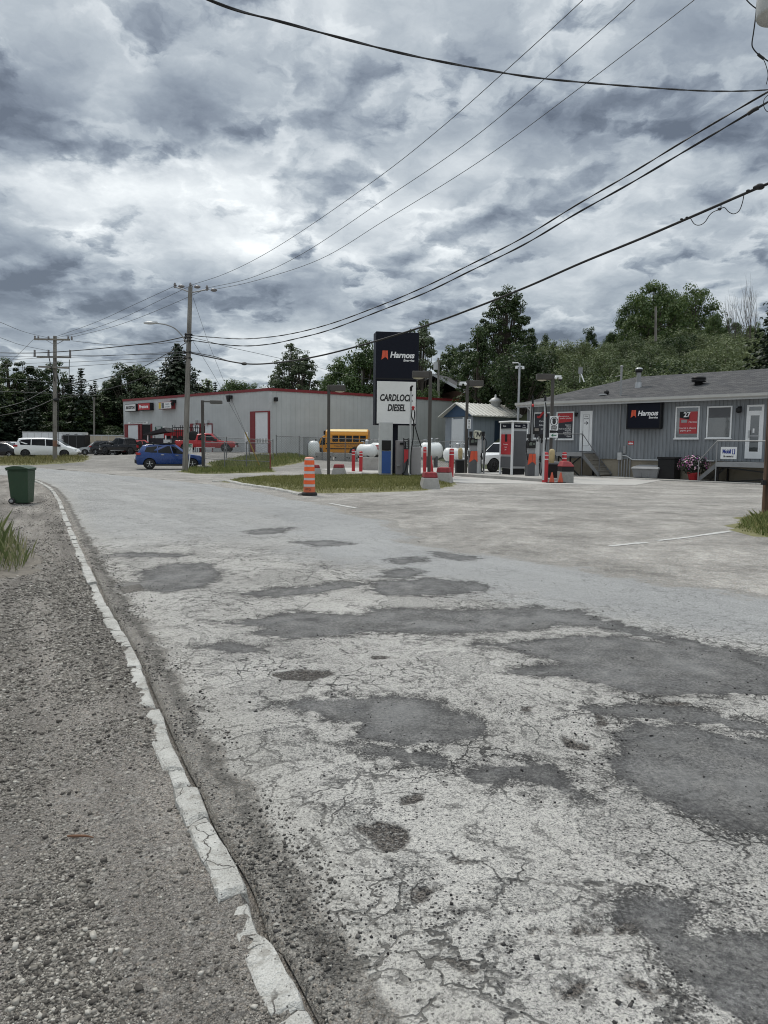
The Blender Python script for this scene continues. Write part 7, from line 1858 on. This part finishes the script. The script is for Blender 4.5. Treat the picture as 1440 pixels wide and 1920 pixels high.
wire('twisted service drop sagging across the top of the sky', [(1475, 158), (1440, 168), (1370, 171), (1300, 169.5), (1200, 163), (1100, 155), (1000, 145), (900, 129), (800, 110), (720, 92), (620, 66), (520, 39), (450, 21), (390, -1), (300, -40), (180, -95)], Y1, 7.5, .0105, twist=1.7, group=RIGHT)
wire('splice sleeve cable on the lower twisted cable at the right', [(1402, 214), (1412, 207), (1422, 202)], Y1 + .3, Y1 + .2, .045, group=RIGHT)
TR = 'leads hanging at the transformer'
wire('lead hanging from the transformer with a dark sleeve', [(1424, -30), (1420, 0), (1417, 30), (1413, 60), (1410, 82), (1413, 92), (1422, 102), (1432, 109), (1445, 118)], Y1, Y1, .014, group=TR)
wire('short lead reaching the transformer from above', [(1385, -20), (1400, 0), (1410, 10), (1418, 16)], Y1, Y1, .012, group=TR)
wire('thin tail below the transformer sleeve', [(1430, 108), (1436, 122), (1440, 140), (1437, 158)], Y1, Y1, .008, group=TR)
wire('thick sleeve on the transformer lead', [(1421, 101), (1425, 105), (1432, 110)], Y1 - .02, Y1 - .02, .03, group=TR)
wire('coil of wire at the right edge of the cables', [(1440, 178), (1433, 186), (1432, 198), (1437, 208), (1447, 212)], Y1, Y1, .008, group=TR)
# guy wires with a yellow guard
GY = 'guy wires of the leaning pole'
wire('long guy wire from the pole top to the yellow guard', [(362, 558), (390, 640), (420, 715), (445, 775), (462, 815)], B2.y, 47, .009, M_WIRE, group=GY, name='guy_wire')
wire('lower guy wire from the cable clamps to the yellow guard', [(362, 640), (400, 702), (435, 765), (460, 812)], B2.y, 47, .009, M_WIRE, group=GY, name='guy_wire')
g0, g1 = at(460, 811, 47), G(488, 876)
mb = MB(); mb.tube([g0, (g0 + Vector((g1.x, g1.y, 0.0)))/2, Vector((g1.x, g1.y, -.05))], .045, 8); tag(mb.build('guy_guard', mat('guard_yellow', (.42, .30, .05), .6, var=.2, grime=.3)), 'yellow plastic guard on the guy wire by the fence', 'guy guard')

# ---------------------------------------------------------------- small posts, distant poles
def far_pole(label, px, top, base, Y_, r):
    p_ = at(px, base, Y_); t_ = at(px, top, Y_); th = thing('utility_pole', label, 'utility pole', p_, 0, 'distant wooden poles')
    mb = MB(); mb.tube([(0, 0, 0), t_ - p_], [r, r*.8], 8); mb.build('shaft', M_POLE, th); return th, t_ - p_
far_pole('plain pole top rising behind the warehouse roof', 678.5, 695, 780, 108, .2)
th, tp = far_pole('distant pole with a grey transformer can left of the bungalow', 822, 671, 775, 100, .17)
mb = MB(); mb.cyl(tp + Vector((-.36, -.1, -1.6)), tp + Vector((-.36, -.1, -.6)), .3, .3, 12); mb.build('transformer', M_LGREY, th)
far_pole('bare pole among the hillside bushes below the maples', 1229.5, 575, 640, 62, .11)
th, tp = far_pole('thin pale pole at the edge of the dark wood', 176.5, 745, 838, 108, .15)

# ---------------------------------------------------------------- road sign by the pole
t_, Y_ = place('road_sign', 'small white and green direction sign on a thin white post', 'road sign', 352.5, 881, .1); k = 1/ppm(Y_)
mb = MB(); mb.bar((0, 0, -.1), (5*k, 0, 38*k), .05); mb.build('post', M_WHITE, t_)
mb = MB(); mb.box(0*k, 9*k, -.06, -.03, 32*k, 49*k); mb.build('panel', M_WHITE, t_)
mb = MB(); mb.box(.6*k, 8.4*k, -.066, -.061, 42*k, 48.4*k); mb.bar((3*k, -.064, 36*k), (6*k, -.064, 40*k), .06, .02); mb.build('marking', M_GREENL, t_)
text('132', 5*k, M_LETW, t_, (4.5*k, -.07, 45*k), ext=.002)
# square planter block below the small lamp post in front of the SUV
t_, Y_ = place('lamp_post', 'brown lamp post in front of the blue SUV', 'lamp post', 381, 882, 0, 'square brown lamp posts on the forecourt'); k = 1/ppm(Y_); h = 130*k
mb = MB(); mb.box(-.075, .075, -.075, .075, 0, h); mb.build('post', M_BRONZE, t_, .01); mb = MB(); mb.box(-9*k, 7*k, -.3, .3, -.05, 8*k); mb.build('footing', M_BRONZE, t_, .03)
mb = MB(); mb.box(.08, 20*k, -.05, .05, h - 3.5*k, h - .5*k); mb.box(15*k, 36*k, -.2, .2, h - 6*k, h); mb.build('lamp_head', mat('weathered_lamp_steel', (.10, .095, .088), .6, var=.15, grime=.2), t_, .02)

# ---------------------------------------------------------------- chain link fences
def chain_mat():
    return mat('chain_wire', (.14, .145, .145), .5, metal=.5, var=.1)
def fence(label, a, b_, h, npost, mid=True, endred=None, sp=.14, wr=.0045, name='chain_link_fence', posts_m=None):
    posts_m = posts_m or mat('fence_steel', (.17, .175, .18), .55, metal=.4, var=.15, grime=.2)
    a, b_ = Vector((a[0], a[1], 0)), Vector((b_[0], b_[1], 0)); F = Face(a, b_); z0 = lambda u: float(hgt(*(F.o + F.u*u)[:2]))
    t_ = thing(name, label, 'fence', F.o, F.rz); L_ = F.len
    for i in range(npost):
        u = L_*i/(npost - 1); mb = MB(); mb.cyl((u, 0, z0(u) - .1), (u, 0, z0(u) + h + .06), .035, None, 8); mb.ell((u, 0, z0(u) + h + .06), .045, .045, .04, 8, 5)
        mb.build('post', endred if (endred and i == npost - 1) else posts_m, t_)
    us = np.linspace(0, L_, 24)
    mb = MB(); mb.tube([(u, 0, z0(u) + h) for u in us], .024, 6); mb.build('top_rail', posts_m, t_)
    if mid:
        mb = MB(); mb.tube([(u, 0, z0(u) + h*.32) for u in us], .020, 6); mb.build('mid_rail', posts_m, t_)
    vs, fs = [], []
    def w_(u0, zz0, u1, zz1):
        n = len(vs); d_ = Vector((u1-u0, 0, zz1-zz0)).normalized(); e = Vector((-d_.z, 0, d_.x))*wr
        for u, z in ((u0, zz0), (u1, zz1)): p_ = Vector((u, -.03, z + z0(u))); vs.extend([p_ - e, p_ + e])
        fs.append((n, n+1, n+3, n+2))
    u = -h
    while u < L_:
        a0, a1 = max(u, 0), min(u + h, L_)
        if a1 > a0: w_(a0, a0 - u, a1, a1 - u); w_(a0, h - (a0 - u), a1, h - (a1 - u))
        u += sp
    mb = MB(); mb.add(vs, fs); mb.build('mesh_fabric', chain_mat(), t_)
    return t_
f0, f1 = on_ground(384, 52), on_ground(506.5, 45.5)
fence('chain link fence ending in a dark red post by the yard entrance', f0, f1, 50/ppm(46), 4, True, M_DRED)
fence('long chain link fence between the driveway and the yard', on_ground(518, 62), on_ground(690, 62), 1.9, 5, False)
fence('chain link fence in front of the white gas tanks', on_ground(692, 60), on_ground(884, 57), 1.95, 6, False)
fence('second chain link fence beside the red pickup', on_ground(384, 62), on_ground(512, 58), 1.7, 4, True)
# ---------------------------------------------------------------- foliage
def leaf_mat(name, cols, trans=.25):
    m, t, b = new_mat(name)
    g = t.new('ShaderNodeNewGeometry')
    oi = t.new('ShaderNodeObjectInfo')
    n = t.noise(t.obj(), .55, 3, .6)
    k = t.add(t.add(t.mul(g.outputs['Random Per Island'], .34), t.mul(n, .40)), t.mul(oi.outputs['Random'], .34))
    c = t.ramp(k, [(.22, cols[0]), (.52, cols[1]), (.85, cols[2])])
    t.put(b.inputs['Base Color'], c); b.inputs['Roughness'].default_value = .55; b.inputs['Specular IOR Level'].default_value = .3
    tr = t.new('ShaderNodeBsdfTranslucent'); t.put(tr.inputs[0], t.vmath('SCALE', c, 1.3))
    mx = t.new('ShaderNodeMixShader'); t.put(mx.inputs[0], trans)
    t.l.new(b.outputs[0], mx.inputs[1]); t.l.new(tr.outputs[0], mx.inputs[2])
    t.l.new(mx.outputs[0], t.n['Material Output'].inputs[0])
    return m
L_DARK = leaf_mat('dark_broadleaf', ((.016, .029, .011), (.038, .066, .021), (.092, .126, .042)))
L_GREEN = leaf_mat('mid_broadleaf', ((.026, .048, .014), (.062, .104, .030), (.14, .18, .056)))
L_SAGE = leaf_mat('sage_willow', ((.036, .056, .022), (.090, .120, .050), (.180, .212, .104)))
L_CONI = leaf_mat('spruce_needles', ((.008, .015, .009), (.017, .030, .016), (.040, .058, .028)), .08)
L_ASH = leaf_mat('pale_broadleaf', ((.030, .048, .024), (.070, .098, .048), (.14, .17, .09)))
M_BARK = mat('bark', (.075, .062, .050), .95, var=.3, scale=4, bump=.02, bscale=18)
M_DEAD = mat('dead_bark', (.10, .085, .075), .9, var=.2)
def quads(P, N, size, rng, asp=1.0):
    """one diamond leaf per point, roughly facing N"""
    n = len(P)
    N = N / (np.linalg.norm(N, axis=1, keepdims=True) + 1e-9)
    A = np.cross(N, rng.normal(size=(n, 3))); A /= np.linalg.norm(A, axis=1, keepdims=True) + 1e-9
    B = np.cross(N, A); s = np.asarray(size)[:, None]
    V = np.stack([P - A*s*.5, P - B*s*.5*asp + N*s*.08, P + A*s*.5, P + B*s*.5*asp - N*s*.05], 1)
    F = np.arange(n*4).reshape(n, 4)
    return V.reshape(-1, 3), F
def limbs_mesh(name, segs, m):
    mb = MB()
    for pts, r in segs: mb.tube(pts, r, 7)
    return mb.mesh(name, m)
def broadleaf(seed, h=10.0, rw=3.6, base=.22, nclump=44, per=105, leaf=.34, m=L_GREEN, shape=1.0, gap=.0, clump=.30):
    rng = np.random.default_rng(seed); r = random.Random(seed)
    cz = h*(base + (1 - base)*.52); hz_ = h*(1 - base)*.5
    segs = [([Vector((0, 0, -.4)), Vector((r.uniform(-.1, .1), r.uniform(-.1, .1), h*.3)), Vector((r.uniform(-.3, .3), r.uniform(-.3, .3), h*.62)), Vector((0, 0, h*.92))], [h*.022, h*.018, h*.011, h*.003])]
    Ps, Ns, Ss = [], [], []
    for i in range(nclump):
        u = rng.normal(size=3); u /= np.linalg.norm(u); rad = rng.uniform(.45, .98) ** .6
        c = u * rad; top = (c[2] + 1)/2
        k = (1.0 - .55*shape*max(0, top - .45)) if shape >= 0 else (.6 + .5*top)
        C = np.array([c[0]*rw*k, c[1]*rw*k, cz + c[2]*hz_])
        if rng.random() < gap: continue
        cr = rw*clump*rng.uniform(.6, 1.25)
        n = int(per*rng.uniform(.6, 1.3))
        d_ = rng.normal(size=(n, 3)); d_ /= np.linalg.norm(d_, axis=1, keepdims=True); q = d_*(rng.uniform(.25, 1.0, (n, 1))**.5)*cr*np.array([1.15, 1.15, .72])
        Ps.append(C + q); Ns.append(d_*.7 + np.array([0, 0, .55]) + rng.normal(size=(n, 3))*.35); Ss.append(leaf*rng.uniform(.55, 1.35, n))
        if i % 2 == 0:
            z0 = h*rng.uniform(base*.8, .6); a = Vector((0, 0, z0)); b_ = Vector(C)
            mid = (a + b_)/2 + Vector((0, 0, -.03*h)); segs.append(([a, mid, b_], [h*.009, h*.006, h*.002]))
    V, F = quads(np.concatenate(Ps), np.concatenate(Ns), np.concatenate(Ss), rng)
    return np_mesh('crown', V, F, m), limbs_mesh('trunk', segs, M_BARK), h
def conifer(seed, h=10.0, rw=2.3, levels=30, nb=8, m=L_CONI, droop=.28, ragged=.25, bare=.06, power=.85, ls=1.0):
    rng = np.random.default_rng(seed)
    P, N, Sz = [], [], []
    segs = [([Vector((0, 0, -.4)), Vector((0, 0, h*.5)), Vector((0, 0, h*.99))], [h*.018, h*.011, h*.002])]
    for l in range(levels):
        f = (l + .5)/levels; z = h*(bare + (1 - bare)*f); R = rw*((1 - f)**power)*(1 + rng.uniform(-ragged, ragged)) + .10
        nbb = max(4, int(nb*(1 - .4*f))); a0 = rng.uniform(0, 6.28)
        for b_ in range(nbb):
            a = a0 + 6.283*b_/nbb + rng.uniform(-.25, .25); Rb = R*rng.uniform(.65, 1.15)
            n = max(3, int(Rb/.17)); t = (np.arange(n) + .6)/n
            x, y = np.cos(a)*Rb*t, np.sin(a)*Rb*t; zz_ = z - droop*Rb*t**1.3 + .06*Rb*t**4
            for s_ in range(3):
                off = rng.normal(size=(n, 3))*np.array([.10, .10, .06]) + np.stack([-np.sin(a)*(s_-1)*.16*(1.2 - t), np.cos(a)*(s_-1)*.16*(1.2 - t), -abs(s_-1)*.05*np.ones(n)], 1)
                P.append(np.stack([x, y, zz_], 1) + off); N.append(np.stack([np.cos(a)*.45*np.ones(n), np.sin(a)*.45*np.ones(n), .8*np.ones(n)], 1) + rng.normal(size=(n, 3))*.35); Sz.append(ls*rng.uniform(.20, .42, n)*(1.12 - .5*f))
    V, F = quads(np.concatenate(P), np.concatenate(N), np.concatenate(Sz), rng, .75)
    return np_mesh('crown', V, F, m), limbs_mesh('trunk', segs, M_BARK), h
def shrub(seed, h=4.5, rw=2.6, m=L_SAGE, nclump=64, per=150, leaf=.135):
    rng = np.random.default_rng(seed); Ps, Ns, Ss = [], [], []; segs = []
    for i in range(nclump):
        a = rng.uniform(0, 6.283); rr_ = rw*rng.uniform(0, 1)**.6; z = h*rng.uniform(.12, .86)*(1 - .35*(rr_/rw)**2)
        C = np.array([np.cos(a)*rr_*.8, np.sin(a)*rr_*.8, z]); cr = rw*rng.uniform(.16, .32); n = int(per*rng.uniform(.6, 1.3))
        d_ = rng.normal(size=(n, 3)); d_ /= np.linalg.norm(d_, axis=1, keepdims=True)
        Ps.append(C + d_*(rng.uniform(.2, 1, (n, 1))**.5)*cr*np.array([1, 1, .85])); Ns.append(d_*.6 + np.array([0, 0, .6]) + rng.normal(size=(n, 3))*.4); Ss.append(leaf*rng.uniform(.5, 1.5, n))
        if i % 3 == 0: segs.append(([Vector((0, 0, -.2)), Vector((C[0]*.5, C[1]*.5, z*.5)), Vector(C)], [.06, .04, .015]))
    V, F = quads(np.concatenate(Ps), np.concatenate(Ns), np.concatenate(Ss), rng, .6)
    return np_mesh('foliage', V, F, m), limbs_mesh('stem', segs, M_BARK), h
def bare_tree(seed, h=10.0, spread=.35):
    r = random.Random(seed); segs = []
    def grow(p_, d_, l, rad, dep):
        e = p_ + d_*l; mid = (p_ + e)/2 + Vector((r.uniform(-.08, .08), r.uniform(-.08, .08), 0))*l
        segs.append(([p_, mid, e], [rad, rad*.8, rad*.6]))
        if dep:
            for _ in range(r.choice((2, 3, 3))):
                nd = (d_ + Vector((r.uniform(-1, 1), r.uniform(-1, 1), r.uniform(-.1, .4)))*spread).normalized(); grow(p_ + d_*l*r.uniform(.55, 1), nd, l*r.uniform(.55, .8), rad*.55, dep - 1)
    for q in range(4): grow(Vector((r.uniform(-.4, .4), r.uniform(-.4, .4), -.3)), Vector((r.uniform(-.2, .2), r.uniform(-.2, .2), 1)).normalized(), h*.42, .085, 4)
    return None, limbs_mesh('trunk', segs, M_DEAD), h
PROTO = {
 'poplar': [broadleaf(s_, 12, 2.4, .10, 105, 110, .21, L_DARK, 1.0, clump=.22) for s_ in (1, 2)],
 'dark': [broadleaf(s_, 10, 2.9, .10, 95, 120, .21, L_DARK, 1.0, clump=.23) for s_ in (3, 4)],
 'broad': [broadleaf(s_, 10, 3.8, .10, 120, 150, .20, L_GREEN, .8, clump=.21) for s_ in (5, 6, 7)],
 'ash': [broadleaf(s_, 10, 2.6, .22, 80, 120, .20, L_ASH, .9, clump=.24) for s_ in (8, 9)],
 'aspen': [broadleaf(s_, 12, 2.9, .06, 130, 85, .19, L_ASH, 1.5, clump=.17) for s_ in (10, 11)],
 'ragged': [broadleaf(14, 16, 4.6, .05, 190, 125, .22, L_DARK, 1.3, clump=.145)],
 'maple': [broadleaf(s_, 10, 4.2, .16, 110, 190, .20, L_GREEN, .45, clump=.23) for s_ in (16, 17)],
 'spruce': [conifer(s_, 12, 3.1, 34, 10, ls=1.2) for s_ in (20, 21)],
 'fullspruce': [conifer(22, 14, 6.6, 44, 18, droop=.26, power=.72, ls=1.35)],
 'fir': [conifer(s_, 12, 2.5, 32, 9, ragged=.4, ls=1.2) for s_ in (23, 24)],
 'shrub': [shrub(s_) for s_ in (30, 31, 32, 33)],
 'greenshrub': [shrub(s_, 4.5, 2.5, L_DARK) for s_ in (35, 36)],
 'bare': [bare_tree(s_) for s_ in (40, 41)],
}
def hillz(x, y): return 9.2 * smooth01((np.asarray(y, float) - 44) / 30) * smooth01((np.asarray(x, float) - 5) / 15)
def tree(kind, label, px, Y_, top, wk=1.0, group=None, name=None, var=None, zb=None):
    me, tk, h0 = PROTO[kind][(var if var is not None else random.randrange(99)) % len(PROTO[kind])]
    x = at(px, 840, Y_).x
    z = zb if zb is not None else float(hillz(x, Y_)) + float(hgt(x, Y_)) - .05
    H = at(px, top, Y_).z - z
    nm = name or {'spruce': 'spruce_tree', 'fullspruce': 'spruce_tree', 'fir': 'fir_tree', 'shrub': 'shrub', 'greenshrub': 'shrub', 'bare': 'dead_tree', 'poplar': 'poplar_tree', 'ash': 'ash_tree', 'aspen': 'aspen_tree', 'maple': 'maple_tree'}.get(kind, 'broadleaf_tree')
    t_ = thing(nm, label, 'shrub' if 'shrub' in kind else 'tree', (x, Y_, z), random.uniform(0, 6.28), group)
    s_ = H/h0; t_.scale = (s_*wk, s_*wk, s_)
    if me is not None: link('foliage' if 'shrub' in kind else 'crown', me, t_)
    link('stem' if 'shrub' in kind else 'trunk', tk, t_)
    return t_
# hillside behind the station
hx, hy = np.arange(3, 160, 2.0), np.arange(42, 260, 2.5)
HX, HY = np.meshgrid(hx, hy); HZ = hillz(HX, HY) - .12 + (fbm(HX*.2, HY*.2, 51) - .47)*1.0*smooth01((HX - 6)/10)*smooth01((HY - 44)/10)
hi = np.arange(HX.size).reshape(HX.shape)
tag(link('hill', np_mesh('hill', np.stack([HX, HY, HZ], -1).reshape(-1, 3), np.stack([hi[:-1, :-1], hi[:-1, 1:], hi[1:, 1:], hi[1:, :-1]], -1).reshape(-1, 4), mat('hill_turf', (.045, .055, .022), .95, var=.4, scale=.6), True)), 'overgrown hillside behind the station', 'hill', kind='structure')
# the dark wood on the left
FG = 'trees of the dark wood on the left'
for kind, px, Y_, top, wk, lb in (
  ('poplar', 20, 112, 671, 1.0, 'tall bushy poplar leftmost of the two tallest in the dark wood'), ('poplar', 51, 114, 673, 1.05, 'tall bushy poplar left of the cross armed pole top'), ('poplar', 78, 116, 690, .9, 'poplar just left of the cross armed pole'),
  ('poplar', 111, 114, 677, .95, 'tall poplar just right of the cross armed pole'), ('fir', 155, 110, 689, 1.2, 'ragged brownish fir rising right of the cross armed pole'), ('fir', 137, 113, 702, 1.2, 'lower fir between the poplar and the ragged fir'),
  ('spruce', 181, 140, 713, 1.0, 'small far spruce point right of the ragged fir'), ('spruce', 198, 140, 716, 1.0, 'small far spruce left of the spruce pair'), ('spruce', 214, 138, 704, 1.0, 'left one of a pair of small spruces before the ash trees'), ('spruce', 223, 138, 702, 1.0, 'right one of a pair of small spruces before the ash trees'),
  ('ash', 240, 118, 682, 1.1, 'pale ash tree left of its twin behind the warehouse'), ('ash', 270, 118, 684, 1.1, 'pale ash tree between its twin and the tall spruce'), ('fullspruce', 335, 112, 643, 1.0, 'large full spruce behind the leaning pole'),
  ('dark', -15, 108, 700, 1.1, 'dark tree cut by the left picture edge'), ('dark', -48, 112, 690, 1.1, 'dark tree wholly at the left border of the wood')):
    tree(kind, lb, px, Y_, top, wk, FG)
fill = 'understorey trees filling the dark wood'
for i in range(34):
    px = -70 + 10.2*i + random.uniform(-4, 4); Y_ = random.uniform(106, 128)
    k_ = random.choice(('spruce', 'fir', 'spruce', 'dark', 'fir', 'poplar'))
    tree(k_, 'dark unremarkable tree in the mass of the left wood', px, Y_, random.uniform(702, 745) if px < 190 else random.uniform(718, 738), random.uniform(.95, 1.3), fill)
for i in range(22):
    px = -80 + 15*i + random.uniform(-4, 4)
    tree('greenshrub', 'dark bush at the foot of the left wood', px, random.uniform(110, 116), random.uniform(780, 800), random.uniform(1.3, 1.7), 'bushes at the foot of the left wood')
# tree tops over the warehouse roof
for kind, px, Y_, top, wk, lb in (
  ('broad', 292, 128, 716, .7, 'green tree filling the gap left of the tall spruce'), ('broad', 378, 128, 712, .8, 'green tree top right of the tall spruce'), ('fir', 391, 126, 712, .8, 'small dark fir tip right of the leaning pole'), ('fir', 405, 126, 716, .8, 'second small fir tip over the warehouse roof'),
  ('broad', 433, 128, 710, .9, 'round light green tree top over the warehouse roof'), ('broad', 455, 128, 715, .7, 'smaller green tree top beside the round light one'), ('broad', 484, 130, 722, .7, 'low green tree top left of the aspens'), ('broad', 350, 128, 716, .9, 'green tree top hidden behind the leaning pole'),
  ('aspen', 545, 122, 645, .95, 'taller left aspen behind the warehouse corner'), ('aspen', 567, 120, 655, .95, 'shorter right aspen behind the warehouse corner'), ('aspen', 525, 124, 690, .9, 'low aspen at the left foot of the tall pair'), ('broad', 606, 125, 716, .6, 'small green tree right of the aspens'),
  ('broad', 648, 112, 668, .85, 'dense green tree left of the pylon sign'), ('broad', 677, 110, 640, .75, 'taller dense green tree touching the pylon sign'), ('broad', 712, 112, 655, .8, 'dense green tree hidden behind the pylon sign'), ('broad', 735, 115, 690, .8, 'lower green tree behind the pylon sign'),
  ('aspen', 787, 106, 601, .80, 'tall airy tree rising right of the pylon sign'), ('broad', 800, 96, 725, .7, 'light green bush tree before the bungalow'), ('dark', 845, 125, 650, .8, 'greyish tree behind the distant transformer pole'), ('dark', 870, 112, 645, .8, 'dark tree between the bungalow and the ragged tall tree'),
  ('dark', 840, 118, 700, .9, 'low dark tree behind the bungalow'), ('dark', 895, 98, 700, .9, 'dark tree over the bungalow roof'), ('dark', 925, 92, 690, .9, 'dark tree below the ragged tall tree')):
    tree(kind, lb, px, Y_, top, wk, 'trees over the warehouse roof')
rg = tree('ragged', 'tall ragged dark tree with gaps of sky above the white cameras', 942, 86, 542, 1.0, None)
tree('dark', 'dark leafy shoulder tree left of the tall ragged tree', 893, 82, 612, .75, None); tree('dark', 'dark leafy shoulder tree right of the tall ragged tree', 986, 80, 622, .75, None)
tree('dark', 'dark rounded tree between the camera mast and the hillside', 1030, 88, 640, .9, None); tree('broad', 'green tree filling the slope right of the ragged tree', 1005, 84, 650, .8, None)
tree('dark', 'low dark tree under the tall ragged tree', 940, 83, 668, 1.2, None); tree('dark', 'low dark tree right of the slim camera mast', 995, 82, 662, 1.1, None)
# hillside shrubs
SG = 'sage green shrubs on the hillside'
def shrub_top(px): return np.interp(px, [990, 1040, 1100, 1160, 1220, 1290, 1340, 1400, 1460, 1600], [634, 628, 622, 618, 616, 606, 596, 600, 600, 594])
rowz = [(80, 8), (76, 0), (70, 4), (65, 16), (60, 32), (56, 50), (52.5, 68)]
for Y_, drop in rowz:
    px = 985 if Y_ > 66 else 1085
    while px < 1560:
        tree('shrub' if random.random() < .86 else 'greenshrub', 'rounded sage green shrub in the mass on the hillside', px + random.uniform(-6, 6), Y_ + random.uniform(-1.6, 1.6), float(shrub_top(px)) + drop + random.uniform(-13, 16), random.uniform(.85, 1.15), SG)
        px += random.uniform(34, 56)
for kind, px, Y_, top, wk, lb in (
  ('maple', 1213, 86, 532, .78, 'largest dark green maple on the skyline above the station'), ('maple', 1290, 88, 541, .70, 'right hand maple of the skyline clump'), ('maple', 1185, 90, 562, .7, 'lower maple at the left of the skyline clump'), ('maple', 1250, 92, 552, .7, 'maple filling the middle of the skyline clump'),
  ('broad', 1330, 80, 585, .5, 'light green tree right of the maple clump'), ('broad', 1362, 78, 597, .55, 'pale green tree below the dead trees'), ('broad', 1402, 76, 604, .55, 'green tree below the right dead tree'), ('dark', 1098, 95, 613, .6, 'small dark round tree on the skyline left of the maples'), ('broad', 1138, 92, 620, .5, 'small pale tree left of the maple clump'), ('dark', 1018, 90, 626, .6, 'dark tree top between ragged tree and hillside'),
  ('bare', 1368, 68, 541, .50, 'left one of two bare dead trees on the hillside'), ('bare', 1397, 68, 524, .55, 'right taller one of two bare dead trees'), ('spruce', 1442, 47, 526, 1.0, 'dark spruce cut by the right picture edge')):
    tree(kind, lb, px, Y_, top, wk, None)
# flower tub by the entrance stairs
fp = st_pt(1300, 900, -.95)
t_ = thing('flower_pot', 'red pot of dark trailing plant with pink and white flowers by the entrance stairs', 'flower pot', fp, 0)
mb = MB(); mb.lathe([(.20, .02), (.28, .34), (.31, .36), (.31, .42), (.26, .42), (.24, .36)], 18); mb.build('pot', M_RED, t_)
rng = np.random.default_rng(5)
d_ = rng.normal(size=(1500, 3)); d_ /= np.linalg.norm(d_, axis=1, keepdims=True); P = d_*rng.uniform(.3, 1, (1500, 1))**.5*np.array([.78, .62, .50]) + np.array([0, 0, .78])
V, F = quads(P, d_ + np.array([0, 0, .5]), rng.uniform(.05, .12, 1500), rng, .7)
link('foliage', np_mesh('foliage', V, F, leaf_mat('dark_trailing_leaf', ((.018, .018, .020), (.030, .040, .024), (.05, .07, .04)))), t_)
sel = d_[(d_[:, 2] > -.4)][:150]
V, F = quads(sel*np.array([.80, .64, .52]) + np.array([0, 0, .78]), sel, rng.uniform(.06, .10, len(sel)), rng, 1.0)
link('blossoms', np_mesh('blossoms', V, F, stone_mat('petals', [(0, (.45, .10, .22)), (.4, (.25, .06, .25)), (.7, (.6, .35, .42)), (1, (.7, .68, .66))])), t_)
